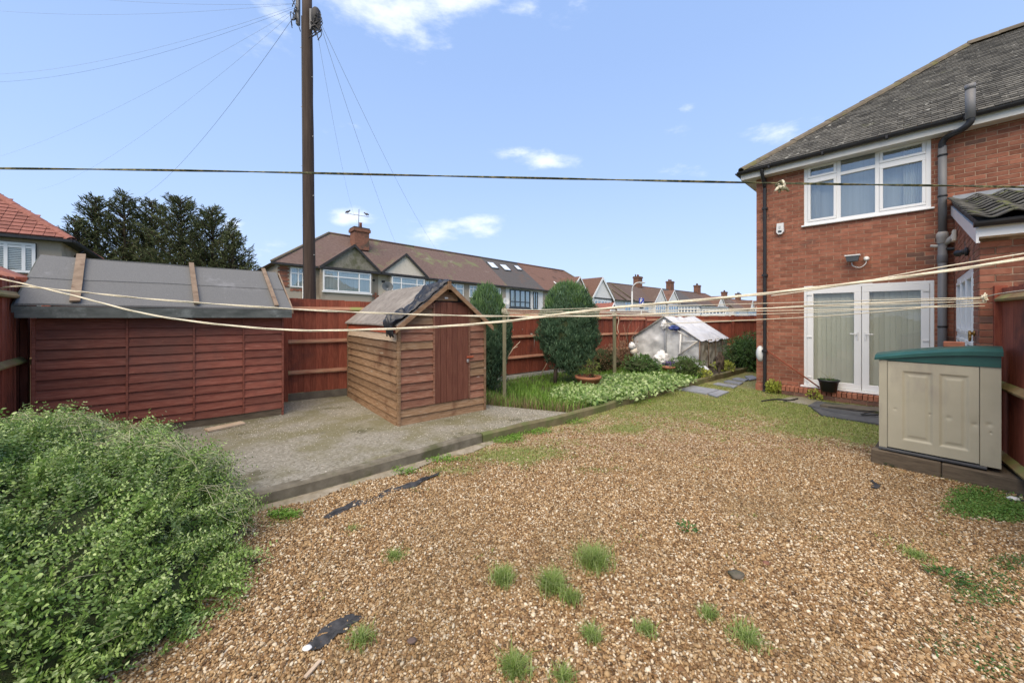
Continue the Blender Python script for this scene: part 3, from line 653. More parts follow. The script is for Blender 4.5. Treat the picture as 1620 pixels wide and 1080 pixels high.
# tiles on the facing slope
sl = math.hypot(K, RISE); up = Vector((-HN.x * K / sl, -HN.y * K / sl, RISE / sl)); nrm = HU.cross(up).normalized()
if nrm.z < 0: nrm = -nrm
def tile_mat(s, v): return hp(-OV + s, OV, EZ) + up * v
tm = cube_mesh(.162, .135, .017, m_tile, .003)
cand = []
rows = int(sl / .1)
for i in range(rows):
    v = .1 * i; smin = K * v / sl
    for j in range(40):
        s = (j + .5 * (i % 2)) * .166
        if s < smin + .02 or s > 5.4: continue
        P0 = tile_mat(s, v); cand.append((P0.length, s, v, P0))
cand.sort(key=lambda q: q[0])
tilt = R(8)
base3 = Matrix((HU, up, nrm)).transposed().to_4x4()
Rt = Matrix.Rotation(-tilt, 4, 'X')
V = []; Fc = []; at_ = []
for kk, (dist, s, v, P0) in enumerate(cand):
    W = Matrix.Translation(P0 + up * .05 + nrm * (.014 + random.uniform(0, .003))) @ base3 @ Rt @ Matrix.Rotation(random.gauss(0, .012), 4, 'Z')
    if kk < 300: put('roof_tile', tm, W, roof)
    else:
        o = len(V)
        for a in (-.0815, .0815):
            for b in (-.0675, .0675):
                for c in (-.0085, .0085): V.append(W @ Vector((a, b, c)))
        Fc += [tuple(o + i for i in q) for q in ((0, 1, 3, 2), (4, 6, 7, 5), (0, 4, 5, 1), (2, 3, 7, 6), (1, 5, 7, 3), (0, 2, 6, 4))]; at_ += [random.random()] * 8
meshobj('tiling', V, Fc, m_tile, roof, attr=at_, kind='stuff')
# hip and ridge tiles
def halfround(name, a, b, r, mat, parent, L=.42):
    a, b = Vector(a), Vector(b); nseg = max(1, int((b - a).length / L)); d = (b - a) / nseg
    for i in range(nseg):
        p = a + d * i + Vector((0, 0, random.uniform(0, .01))); q = p + d * 1.03
        t_ = d.normalized(); sx = t_.cross(Vector((0, 0, 1))).normalized(); uy = sx.cross(t_)
        V = []
        for k_, pp in enumerate((p, q)):
            for rr in (r, r - .015):
                for j in range(7): an = math.pi * j / 6; V.append(pp + sx * math.cos(an) * rr * 1.15 + uy * (math.sin(an) * rr - r * .45 + (.008 if k_ == 0 else 0)))
        Fc = []
        for j in range(6): Fc += [(j, j + 1, 15 + j, 14 + j), (7 + j, 21 + j, 22 + j, 8 + j), (j, 7 + j, 8 + j, j + 1), (14 + j, 15 + j, 22 + j, 21 + j)]
        meshobj(name, V, Fc, mat, parent)
halfround('hip_tile', e0 + Vector((0, 0, .02)), r0 + Vector((0, 0, .03)), .10, m_ridge, roof)
halfround('ridge_tile', r0 + Vector((0, 0, .03)), r0 + HU * 3.0 + Vector((0, 0, .03)), .12, m_ridge, roof)
# fascia, soffit, gutter, downpipe
box('fascia_board', hf, -OV, 8 + OV, OV - .03, OV - .008, EZ - .20, EZ - .02, m_fascia, house)
box('soffit', hf, -OV, 8 + OV, .013, OV - .03, EZ - .20, EZ - .185, m_fascia, house)
box('fascia_board', lf, -OV + .02, 6.9, OV - .03, OV - .008, EZ - .20, EZ - .02, m_fascia, house)
box('soffit', lf, -OV + .03, 6.9, .013, OV - .031, EZ - .199, EZ - .186, m_fascia, house)
def gutter(fr, s0, s1, d, z, r, mat, parent):
    V = []; Fc = []
    prof = [(r * math.cos(a), -r * math.sin(a)) for a in np.linspace(0, math.pi, 9)] + [((r - .006) * math.cos(a), -(r - .006) * math.sin(a)) for a in np.linspace(math.pi, 0, 9)]
    for s in (s0, s1):
        for a, b in prof: V.append(fr.p(s, d + a, z + b))
    nP = len(prof); Fc = [(i, (i + 1) % nP, nP + (i + 1) % nP, nP + i) for i in range(nP)] + [tuple(range(9)), tuple(nP + i for i in range(9))]
    return meshobj('gutter', V, Fc, mat, parent)
gutter(hf, -OV - .05, 8 + OV, OV + .05, EZ - .03, .058, m_black_pl, house)
gutter(lf, -OV - .05, 6.9, OV + .05, EZ - .032, .056, m_black_pl, house)
for s in np.arange(.3, 4.6, .9): box('gutter_bracket', hf, s, s + .03, OV + .002, OV + .115, EZ - .095, EZ - .05, m_black_pl, house)
tp = t_of(1210, .06)
tube('downpipe', spline([hp(tp, OV + .05, EZ - .08), hp(tp, OV, EZ - .2), hp(tp, .075, EZ - .42), hp(tp, .062, EZ - .6), hp(tp, .062, .12), hp(tp, .12, .05)], 5), .034, m_black_pl, house, n=12)
for z in (.9, 2.6, 4.1): box('pipe_bracket', hf, tp - .05, tp + .05, .012, .105, z, z + .04, m_black_pl, house)
# --- window and doors
def casement(fr, s0, s1, z0, z1, d, parent, cols, transom, mat=m_upvc, fw=.06, sash=None, gmat=m_glass, depth=.07, name='window', back=m_curtain, openers=()):
    w_ = box(name, fr, s0, s1, d - depth, d, z0, z0 + fw, mat, parent, bev=.004)           # bottom rail carries the rest
    box('frame_rail', fr, s0, s1, d - depth, d, z1 - fw, z1, mat, w_, bev=.004)
    edges = [s0] + [s0 + (s1 - s0) * c for c in cols] + [s1]
    for i, e in enumerate(edges):
        a, b = (e, e + fw) if i == 0 else ((e - fw, e) if i == len(edges) - 1 else (e - fw / 2, e + fw / 2))
        box('mullion', fr, a, b, d - depth + .002, d - .002, z0 + fw, z1 - fw, mat, w_, bev=.004)
    for i in range(len(edges) - 1):
        a = edges[i] + (fw if i == 0 else fw / 2); b = edges[i + 1] - (fw if i == len(edges) - 2 else fw / 2)
        zt = z0 + (z1 - z0) * transom if transom else None
        cells = [(z0 + fw, (zt - fw / 2) if zt else z1 - fw)] + ([(zt + fw / 2, z1 - fw)] if zt else [])
        if zt: box('transom', fr, a, b, d - depth + .003, d - .003, zt - fw / 2, zt + fw / 2, mat, w_, bev=.004)
        for ci, (c0, c1) in enumerate(cells):
            a2, b2, c2, d2 = a, b, c0, c1
            if (i, ci) in openers:
                q = fw * .75
                for (x0, x1, y0, y1) in ((a, b, c0, c0 + q), (a, b, c1 - q, c1), (a, a + q, c0 + q, c1 - q), (b - q, b, c0 + q, c1 - q)):
                    box('sash', fr, x0, x1, d - .05, d + .012, y0, y1, mat, w_, bev=.005)
                a2, b2, c2, d2 = a + q, b - q, c0 + q, c1 - q
            box('pane', fr, a2, b2, d - depth * .6, d - depth * .6 + .006, c2, d2, gmat, w_)
    return w_
win = casement(hf, wt0, wt1, wz0, wz1, .0, house, [.31, .62], .735, openers=((0, 0), (0, 1), (2, 0), (2, 1)), fw=.062)
box('window_sill', hf, wt0 - .04, wt1 + .04, -.02, .06, wz0 - .035, wz0 - .002, m_upvc, house, bev=.006)
box('room_back', hf, wt0 - .5, wt1 + .5, -1.6, -1.5, wz0 - .5, wz1 + .12, m_dark, house)
for a, b in ((wt0 + .05, wt0 + .25), (wt1 - .34, wt1 - .06)):
    nfold = 9; Vc = []; Fq2 = []
    for i in range(nfold * 4 + 1):
        s = a + (b - a) * i / (nfold * 4); dd = -.16 + .02 * math.sin(i * math.pi / 2)
        Vc += [hp(s, dd, wz0), hp(s, dd, wz1)]
        if i: Fq2.append((2 * i - 2, 2 * i, 2 * i + 1, 2 * i - 1))
    cu = meshobj('curtain', Vc, Fq2, m_curtain, house, smooth=True)
box('net_curtain', hf, wt0 + .05, wt1 - .05, -.24, -.235, wz0, wz1, M('net', [(.42, .44, .43), (.52, .54, .53)], 4, vec=(5, 5, .1), rough=.9, rand=0, bump=0), house)
# french doors
fd = box('door_frame', hf, dt0, dt1, -.06, .006, dz1 - .055, dz1, m_upvc, house, bev=.004)
box('frame_jamb', hf, dt0, dt0 + .05, -.06, .006, dz0, dz1 - .055, m_upvc, fd, bev=.004); box('frame_jamb', hf, dt1 - .05, dt1, -.06, .006, dz0, dz1 - .055, m_upvc, fd, bev=.004)
box('door_sill', hf, dt0 - .05, dt1 + .05, -.04, .09, dz0 - .04, dz0 - .002, m_upvc, house, bev=.006)
mid = (dt0 + dt1) / 2 - .02
for side, (a, b) in enumerate(((dt0 + .053, mid - .004), (mid + .004, dt1 - .053))):
    lf0 = box('door', hf, a, b, -.05, .016, dz0 + .003, dz0 + .12, m_upvc, house, bev=.005)
    box('door_rail', hf, a, b, -.05, .016, dz1 - .17, dz1 - .058, m_upvc, lf0, bev=.005)
    for x0, x1 in ((a, a + .105), (b - .105, b)): box('door_stile', hf, x0, x1, -.05, .016, dz0 + .12, dz1 - .17, m_upvc, lf0, bev=.005)
    box('pane', hf, a + .105, b - .105, -.02, -.014, dz0 + .12, dz1 - .17, m_dglass, lf0)
    hs = b - .052 if side == 0 else a + .052; zz = z_of(1360, 529)
    box('handle_plate', hf, hs - .014, hs + .014, .016, .026, zz - .11, zz + .05, m_white_pl, lf0, bev=.003)
    box('handle', hf, hs - (.11 if side == 0 else -.0), hs + (0 if side == 0 else .11), .045, .06, zz, zz + .02, m_white_pl, lf0, bev=.004)
    ha = a + .012 if side == 0 else b - .012
    for hz in (dz0 + .16, dz0 + 1.0, dz1 - .2): box('hinge', hf, ha - .012, ha + (.07 if side == 0 else .012), .016, .03, hz, hz + .03, m_white_pl, lf0, bev=.003) if side == 0 else box('hinge', hf, ha - .07, ha + .012, .016, .03, hz, hz + .03, m_white_pl, lf0, bev=.003)
    # vertical blind slats behind the pane
    s = a + .08
    while s < b - .06:
        box('blind_slat', hf, s, s + .088, -.11, -.107, dz0 + .05, dz1 - .1, m_blind, lf0, rot=Matrix.Rotation(R(14 + random.uniform(-4, 4)), 4, 'Z'))
        s += .075
box('room_back', hf, dt0 - .5, dt1 + .5, -2.3, -2.2, 0, dz1 + .3, m_dark, house)
# brick-on-edge step beneath the doors
stp = box('step', hf, dt0 - .35, dt1 + .1, .014, .20, .0, .10, m_mortar, house)
s = dt0 - .35
while s < dt1 + .05:
    box('brick', hf, s, s + .065, .01, .225, .10, .20 - .0, m_brick, stp, bev=.004, rot=Matrix.Rotation(random.gauss(0, .01), 4, 'Z')); s += .075
s = dt0 - .35
for row in range(1):
    while s < dt1 + .0: box('brick', hf, s, s + .21, .20, .215, .01, .085, m_brown_brick, stp, bev=.003); s += .222
# --- porch wing projecting from the house on the right
PB = Vector((7.59, 6.345, 0)); PC = Vector((5.17, 4.09, 0)); pdv = (PC - PB); PL = pdv.length; pdv.normalize()
ps = Fr(PB, pdv, Vector((-.681, .731, 0)))       # side wall: s from the house outwards, facing left
pf = Fr(PC, Vector((.731 * .9, -.68, 0)), pdv)    # front wall
pf = Fr(PC, Vector((-pdv.y, pdv.x, 0)) if False else Vector((.681, -.731, 0)), pdv)
porch = thing('porch_extension', 'single storey brick extension with mossy pantiled lean-to roof', 'extension', tuple(PC))
PZ0, PZ1 = 2.70, 3.60
def rake(s): return PZ1 + (PZ0 - PZ1) * s / PL
pdh = (.50, 2.78, .20, 2.30)
pw = backed_wall('wall', ps, 0, PL, -.1, PZ0, [pdh], .2, m_mortar, porch)
prism('gable_wall', [ps.p(0, 0, PZ0), ps.p(PL, 0, PZ0), ps.p(0, 0, PZ1)], ps.n * -.2, m_mortar, porch)
masonry(ps, .0, PL - .01, .05, PZ1, [pdh], pw, 300, key=lambda q: -q[0], clip=lambda s, z: z < rake(s) - .12)
pfw = backed_wall('wall', pf, 0, 4, -.1, PZ0, [], .2, m_mortar, porch)
masonry(pf, .0, 2.4, .05, PZ0 - .12, [], pfw, 300, key=lambda q: q[0])
# roof deck, pantiles, verge, fascia
psl = math.hypot(PL + .3, (PZ1 - PZ0) * (PL + .3) / PL); pup = Vector((-pdv.x * (PL + .3), -pdv.y * (PL + .3), (PZ1 - PZ0) * (PL + .3) / PL)).normalized()
pacr = Vector((.681, -.731, 0)); pn = pacr.cross(pup).normalized(); pn = pn if pn.z > 0 else -pn
eav = PC + pdv * .22 - pacr * .05 + Vector((0, 0, PZ0 + .02))
deck = prism('roof', [eav + pacr * .02, eav + pacr * 4.2, eav + pacr * 4.2 + pup * (psl - .1), eav + pacr * .02 + pup * (psl - .1)], pn * -.05, m_timber, porch)
Vt = []; Ft = []; cols_, tw = 13, .30
for i in range(cols_):
    u_ = i / (cols_ - 1)
    zz = .028 * math.cos(u_ * 2 * math.pi) 
    for (vv, ex) in ((0, .034), (.34, 0), (.34, -.015), (0, .012)):
        Vt.append(Vector((u_ * tw, vv, zz + ex + .03)))
for i in range(cols_ - 1):
    for j in range(4): Ft.append((i * 4 + j, (i + 1) * 4 + j, (i + 1) * 4 + (j + 1) % 4, i * 4 + (j + 1) % 4))
Ft += [(0, 1, 2, 3), tuple((cols_ - 1) * 4 + j for j in (3, 2, 1, 0))]
pm = bpy.data.meshes.new('pantile'); pm.from_pydata([tuple(v) for v in Vt], [], Ft); pm.materials.append(m_pantile); pm.polygons.foreach_set('use_smooth', [True] * len(pm.polygons))
pb3 = Matrix((pacr, pup, pn)).transposed().to_4x4()
for r_ in range(int(psl / .30)):
    for c_ in range(9):
        put('pantile', pm, Matrix.Translation(eav + pacr * (c_ * .28 - .03) + pup * (r_ * .30 - .04) + pn * random.uniform(0, .006)) @ pb3 @ Matrix.Rotation(random.gauss(0, .01), 4, 'Z'), deck)
prism('bargeboard', [ps.p(-.0, .02, PZ1 - .16), ps.p(PL + .2, .02, rake(PL + .2) - .16), ps.p(PL + .2, .02, rake(PL + .2) + .0), ps.p(0, .02, PZ1 + .0)], ps.n * .02, m_upvc, porch)
prism('soffit', [ps.p(0, .012, PZ1 - .16), ps.p(PL + .2, .012, rake(PL + .2) - .16), ps.p(PL + .2, .018, rake(PL + .2) - .16), ps.p(0, .018, PZ1 - .16)], Vector((0, 0, .012)), m_upvc, porch)
box('fascia_board', pf, -.02, 4, .18, .20, PZ0 - .15, PZ0 + .0, m_upvc, porch); box('soffit', pf, -.02, 4, .013, .18, PZ0 - .15, PZ0 - .135, m_upvc, porch)
gutter(pf, -.06, 4, .255, PZ0 + .0, .055, m_black_pl, porch)
tpf = .42
tube('downpipe', spline([pf.p(tpf, .25, PZ0 - .03), pf.p(tpf, .24, PZ0 - .16), pf.p(tpf, .09, PZ0 - .3), pf.p(tpf, .07, PZ0 - .45), pf.p(tpf, .07, .1)], 5), .036, m_grey_pipe, porch, n=12)
box('pipe_bracket', pf, tpf - .06, tpf + .06, .012, .115, 1.98, 2.01, m_black_pl, porch)
prism('lead_flashing', [hp(2.90, .018, 3.60), hp(5.8, .018, 3.60), hp(5.8, .018, 3.76), hp(2.90, .018, 3.76)], -HN * -.012, m_lead, porch)
prism('lead_flashing', [hp(2.92, .03, 3.66), hp(5.8, .03, 3.66), hp(5.8, .20, 3.63), hp(2.92, .20, 3.63)], Vector((0, 0, .008)), m_lead, porch)
sdw = casement(ps, pdh[0], pdh[1], pdh[2], pdh[3], .0, porch, [.34, .67], .58, name='side_door', gmat=m_glass, openers=((0, 0), (0, 1), (1, 0), (1, 1), (2, 0), (2, 1)), fw=.07)
box('room_back', ps, 0.3, PL - .2, -1.3, -1.2, 0, 2.4, m_dark, porch)
pt = ps.p(2.45, .012, 2.30 + .22)
lamp = thing('wall_lamp', 'small black wall light above the side door', 'wall light', tuple(ps.p(2.35, .01, 2.28)))
lathe('lamp_base', [(.055, 0), (.055, .03), (.03, .035)], ps.p(2.35, .012, 2.53), m_black_pl, lamp, n=14, axis=ps.n)
lathe('lamp_body', [(.03, 0), (.034, .02), (.034, .12), (.045, .13), (.0, .21)], ps.p(2.35, .04, 2.53), m_black_pl, lamp, n=14, axis=ps.n * .4 - ps.u)
sen = thing('alarm_sensor', 'small cream sensor box high on the extension wall', 'sensor', tuple(ps.p(.9, .01, 2.7)))
box('sensor_body', ps, .55, .70, .012, .06, 2.90, 3.08, m_cream, sen, bev=.012); box('sensor_lens', ps, .58, .67, .06, .068, 2.94, 3.02, m_white_pl, sen, bev=.003)
tap = thing('door_knocker', 'tarnished brass fitting on the brick beside the side door', 'fitting', tuple(ps.p(3.0, .02, 1.5)))
lathe('fitting_plate', [(.035, 0), (.035, .01), (.02, .015), (.018, .05)], ps.p(3.05, .012, 1.50), m_brass, tap, n=14, axis=ps.n)
tubes('fitting_ring', [([ps.p(3.05 + .05 * math.cos(a), .05, 1.47 + .055 * math.sin(a)) for a in np.linspace(0, 2 * math.pi, 16)], .011)], m_brass, tap)

# --- soil stack
tt = t_of(1491, .1); soil = thing('soil_pipe', 'grey soil vent pipe with swan neck past the eaves', 'pipe', tuple(hp(tt, .1, 0)))
tube('pipe', [hp(tt, .1, 0), hp(tt, .1, 2.95)], .056, m_grey_pipe, soil, n=16)
tube('pipe', [hp(tt, .1, 3.15), hp(tt, .1, 4.62)], .052, m_grey_pipe, soil, n=16)
t2 = t_of(1535, .42); z2a, z2b = z_of(1535, 188, .42), z_of(1535, 134, .42)
tube('swan_neck', spline([hp(tt, .1, 4.55), hp(tt, .12, 4.68), hp(tt + .06, .17, 4.75), hp(t2 - .08, .36, z2a - .12), hp(t2, .41, z2a - .05), hp(t2, .42, z2a + .03)], 6), .047, m_black_pl, soil, n=14)
tube('vent_pipe', [hp(t2, .42, z2a), hp(t2, .42, z2b - .08)], .056, m_pale_pipe if False else m_grey_pipe, soil, n=16); tube('vent_cap', [hp(t2, .42, z2b - .08), hp(t2, .42, z2b)], .06, m_grey_pipe, soil, n=16)
lathe('pipe_socket', [(.058, 0), (.068, .01), (.068, .09), (.075, .10), (.075, .16), (.058, .20)], hp(tt, .1, 2.95), m_pale_pipe, soil, n=16)
tube('branch_pipe', [hp(tt, .1, 2.93), hp(tt + .12, .13, 3.03), hp(tt + .3, .13, 3.08)], .05, m_pale_pipe, soil, n=14); tube('branch_pipe', [hp(tt, .1, 2.90), hp(tt - .14, .1, 2.93)], .025, m_pale_pipe, soil, n=10)
lathe('pipe_collar', [(.058, 0), (.066, .01), (.066, .12), (.058, .14)], hp(tt, .1, 2.62), m_grey_pipe, soil, n=16)
tubes('branch_joint', [([hp(tt, .1, 2.86), hp(tt + .1, .14, 2.84), hp(tt + .3, .14, 2.85)], .03)], m_black_pl, soil)
for z in (4.45, 3.75, 1.5): lathe('pipe_ring', [(.056, 0), (.062, .005), (.062, .03), (.056, .035)], hp(tt, .1, z), m_black_pl, soil, n=16)
# --- fittings on the wall
ta = t_of(1235); za = z_of(1235, 362)
al = thing('alarm_box', 'white burglar alarm box on the brick wall beside upper window', 'alarm box', tuple(hp(ta, .02, za)))
prism('alarm_cover', [hp(ta - .055, .012, za + .11), hp(ta + .065, .012, za + .11), hp(ta + .07, .012, za - .08), hp(ta + .03, .012, za - .13), hp(ta - .03, .012, za - .13), hp(ta - .065, .012, za - .08)], HN * .07, m_white_pl, al)
box('alarm_light', hf, ta - .03, ta + .035, .082, .092, za - .09, za - .05, m_greyframe, al, bev=.004)
box('alarm_mark', hf, ta - .02, ta + .02, .082, .086, za - .01, za + .05, m_lampgrey, al, bev=.001)
tf_ = t_of(1350); zf_ = z_of(1350, 409)
fl = thing('floodlight', 'floodlight with white hood above the french doors', 'floodlight', tuple(hp(tf_, .02, zf_)))
prism('lamp_housing', [hp(tf_ - .10, .10, zf_ + .03), hp(tf_ + .10, .10, zf_ + .03), hp(tf_ + .08, .10, zf_ - .07), hp(tf_ - .08, .10, zf_ - .07)], HN * .09, m_greyframe, fl)
box('lamp_hood', hf, tf_ - .115, tf_ + .115, .08, .20, zf_ + .03, zf_ + .055, m_white_pl, fl, bev=.006); box('bracket', hf, tf_ - .02, tf_ + .02, .012, .10, zf_ - .03, zf_, m_white_pl, fl)
tubes('cable', [(spline([hp(tf_ - .02, .05, zf_ - .07), hp(tf_, .05, zf_ - .15), hp(tf_ + .1, .05, zf_ - .19), hp(tf_ + .18, .05, zf_ - .12), hp(tf_ + .19, .05, zf_ - .02)], 5), .009)], m_white_pl, fl)
lathe('motion_sensor', [(.0, 0), (.035, .005), (.045, .03), (.03, .055), (0, .06)], hp(tf_ + .19, .03, zf_ - .03), m_white_pl, fl, n=14, axis=HN)
th_ = t_of(1199); zh_ = z_of(1199, 553)
hz_ = thing('hose_cover', 'round white plastic cover behind the black downpipe', 'cover', tuple(hp(th_, .02, zh_)))
for nm_, rs_, mt_ in (('cover_shell', (.075, .07, .17), m_white_pl), ('cover_ring', (.085, .02, .18), m_lampgrey)):
    V_ = []; Fc_ = []
    for i in range(9):
        for j in range(20):
            th1 = math.pi / 2 * i / 8; a_1 = 2 * math.pi * j / 20; V_.append(hp(t_of(1203) + rs_[0] * math.cos(a_1) * math.cos(th1), .012 + rs_[1] * math.sin(th1), z_of(1203, 559) + rs_[2] * math.sin(a_1) * math.cos(th1)))
    for i in range(8):
        for j in range(20): Fc_.append((i * 20 + j, i * 20 + (j + 1) % 20, (i + 1) * 20 + (j + 1) % 20, (i + 1) * 20 + j))
    meshobj(nm_, V_, Fc_, mt_, hz_, smooth=True)
tube('garden_cane', [hp(t_of(1214, .08), .08, z_of(1214, 554)), hp(t_of(1297, .12), .16, z_of(1297, 611))], .014, m_fence, label='brown garden cane leaning against the brick wall by the downpipe', cat='cane')

# ================================================================== FENCES
def fence(name, label, A, B, top0, top1, parent_mat=m_fence, bw=.10, rails=(0.25, .57, .9), face=1, gap=0, cap=False, rail_mat=m_rail, post_every=1.83, gb=True, z0=.16, post0=True, lean=0):
    A, B = Vector((*A, 0)), Vector((*B, 0)); L = (B - A).length; u = (B - A).normalized(); out = Vector((u.y, -u.x, 0)) * face
    fr = Fr(A, u, out); root = thing(name, label, 'fence', tuple(A))
    nb = int(L / bw)
    for i in range(nb):
        s = i * bw; tp_ = top0 + (top1 - top0) * s / L + random.uniform(-.006, .006)
        box('fence_board', fr, s + .003, s + bw + .008, -.022 + (i % 2) * .004, -.004 + (i % 2) * .004 + random.uniform(-.002, .002), z0, tp_, parent_mat, root, rot=Matrix.Rotation(R(3.5), 4, 'Z'))
    npst = max(1, round(L / post_every))
    for k_ in range(npst + 1):
        s = L * k_ / npst
        if k_ == 0 and not post0: continue
        zt = top0 + (top1 - top0) * s / L
        box('fence_post', fr, s - .045, s + .045, -.04, .05, -.1, zt + .03, parent_mat, root, bev=.004)
    for k_ in range(npst):
        a, b = L * k_ / npst + .046, L * (k_ + 1) / npst - .046
        tz = top0 + (top1 - top0) * (a + b) / 2 / L
        for rf in rails:
            zc_ = z0 + (tz - z0) * rf
            V = [fr.p(a, 0.003, zc_ - .04), fr.p(a, .05, zc_ - .034), fr.p(a, .055, zc_ - .012), fr.p(a, 0.003, zc_ + .04)]
            prism('fence_rail', V, fr.u * (b - a), rail_mat, root)
        if gb: box('gravel_board', fr, a, b, -.02, .012, -.05, z0 - .004, m_gboard, root)
    return fr, root, L
fence('timber_fence', 'red stained back fence running behind the two sheds', (-6.69, 5.33), (-4.22, 6.838), 2.10, 2.04, rails=(.22, .55, .905), face=1, z0=.30)
frb, rb, Lb = fence('timber_fence', 'long red stained fence behind the small shed and clipped conifers', (-4.2, 6.85), (-.37, 9.188), 2.04, 1.90, rails=(.22, .55, .905), face=1, z0=.26)
frc, rc, Lc = fence('timber_fence', 'red stained fence behind the planted bed and polythene greenhouse', (-.35, 9.2), (6.13, 14.49), 1.90, 1.69, rails=(.25, .57, .90), face=1, z0=.22, bw=.105)
fence('timber_fence', 'red stained fence closing the far end beyond the greenhouse', (6.2, 14.5), (10.4, 13.3), 1.69, 1.74, rails=(.3, .88), face=1, bw=.12)
tubes('bed_board', [], m_palerail) if False else None
box('timber_edging', frc, -.55, 2.6, .06, .09, .10, .20, m_palerail, label='pale timber board along the foot of the fence behind the clipped conifer', cat='board', rot=Matrix.Rotation(R(0), 4, 'Y'))
for (px_, py_, w_, h_, lb_) in ((841, 529, .10, .07, 'paint_splash'), (845, 541, .03, .30, 'paint_run'), (808, 521, .03, .03, 'paint_spot'), (826, 521, .025, .03, 'paint_spot'), (812, 522, .02, .03, 'paint_spot')):
    s_p = min((abs((q := frc.p(s_, 0.004, 0)).x / q.y - (px_ - CX) / F), s_) for s_ in np.arange(0, 5, .02))[1]; q = frc.p(s_p, 0, 0); z_p = H + (HZ - py_) / F * q.y
    prism(lb_, [frc.p(s_p - w_ / 2, .004, z_p + h_ * .4), frc.p(s_p, .004, z_p + h_ * .5), frc.p(s_p + w_ / 2, .004, z_p + h_ * .35), frc.p(s_p + w_ * .15, .004, z_p - h_ * .1), frc.p(s_p + w_ * .05, .004, z_p - h_ * .5), frc.p(s_p - w_ * .1, .004, z_p)], frc.n * .003, m_palerail, rc)
# left boundary fence, gappy near the shed
A = Vector((-4.2, 2.59, 0)); B = Vector((-6.66, 5.28, 0))
frl, rl, Ll = fence('timber_fence', 'dark red gappy fence at the left edge beside the large shed', tuple(A)[:2], (-5.91, 4.46), 2.14, 2.14, rails=(.10, .52, .90), face=1, bw=.12, rail_mat=m_mossrail, z0=.14, post_every=9, post0=False)
u_ = (B - A).normalized(); fr2 = Fr(Vector((-5.96, 4.515, 0)), u_, Vector((u_.y, -u_.x, 0)))
gapf = thing('slatted_fence_panel', 'dark slatted panel with daylight gaps beside the large shed', 'fence', tuple(fr2.o))
s = 0
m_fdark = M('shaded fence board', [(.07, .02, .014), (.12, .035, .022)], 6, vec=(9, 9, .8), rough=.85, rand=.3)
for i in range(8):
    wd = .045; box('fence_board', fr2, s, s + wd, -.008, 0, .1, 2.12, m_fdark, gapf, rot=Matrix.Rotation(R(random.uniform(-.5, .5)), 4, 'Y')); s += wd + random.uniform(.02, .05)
for z in (.3, 1.1, 1.85): box('fence_rail', fr2, 0, s, .002, .05, z, z + .07, m_mossrail, gapf)
# right boundary fence from the extension corner towards the camera
frr, rr_, Lr = fence('timber_fence', 'red stained fence with mossy rails behind the beige storage box', (5.27, 3.99), (3.55, 1.99), 2.0, 2.0, rails=(.09, .47, .945), face=1, bw=.125, rail_mat=m_mossrail, z0=.06, gb=False, post0=True)

# ================================================================== LARGE SHED
LU = Vector((.763, .647, 0)); LB = Vector((-.647, .763, 0)); LO = Vector((-3.70, 5.96, 0)) - LU * 2.50
sf = Fr(LO, LU, -LB); shed = thing('garden_shed', 'large oxblood weatherboarded shed with grey felt roof and battens', 'shed', tuple(LO))
SLN = 2.50; SD = .92; ez = 1.70
body = meshobj('shed_carcass', [sf.p(s, d, z) for s in (0.015, SLN - .015) for d in (-.015, -SD) for z in (SL, ez)], [(0, 1, 3, 2), (4, 6, 7, 5), (0, 4, 5, 1), (2, 3, 7, 6), (1, 5, 7, 3), (0, 2, 6, 4)], m_dark, shed)
def lap(fr, s0, s1, z, h, mat, parent, th=.020, d=0.0, name='weatherboard', wonk=.0):
    j = random.uniform(-.003, .003); sg = random.uniform(-.004, .004) + wonk
    k_ = max(2, int((s1 - s0) / .3)); V = []; Fc = []
    for i in range(k_ + 1):
        s = s0 + (s1 - s0) * i / k_; b_ = .003 * math.sin(s * 5 + z * 31) + sg * (i / k_ - .5)
        V += [fr.p(s, d + .001, z - .006 + b_), fr.p(s, d + th + j, z - .006 + b_), fr.p(s, d + th + j - .002, z + .006 + b_), fr.p(s, d + .005, z + h + .006 + b_), fr.p(s, d + .001, z + h + .006 + b_)]
    for i in range(k_):
        for q in range(5): Fc.append((i * 5 + q, i * 5 + (q + 1) % 5, (i + 1) * 5 + (q + 1) % 5, (i + 1) * 5 + q))
    Fc += [(4, 3, 2, 1, 0), tuple(k_ * 5 + q for q in range(5))]
    o = meshobj(name, V, Fc, mat, parent)
    return o
cols_s = [0, t_s1 := .76, t_s2 := 1.42, t_s3 := 1.99, SLN]
zb = .235; nr = 12; rh = (ez - .03 - zb) / nr
for c_ in range(4):
    for r_ in range(nr): lap(sf, cols_s[c_] + .012, cols_s[c_ + 1] - .012, zb + r_ * rh, rh, m_shedA, shed, th=.030)
for s in cols_s[1:4]: box('cover_strip', sf, s - .011, s + .011, .001, .034, zb - .01, ez - .03, m_shedA, shed)
for s in (0, SLN): box('corner_post', sf, s - .014, s + .014, -.03, .036, SL, ez - .03, m_shedA, shed)
box('base_board', sf, 0, SLN, -.01, .012, SL, zb - .01, m_plinth, shed)
fs = Fr(sf.p(SLN, 0, 0), LB, LU)
for r_ in range(nr): lap(fs, .0, SD - .02, zb + r_ * rh, rh, m_shedA, shed)
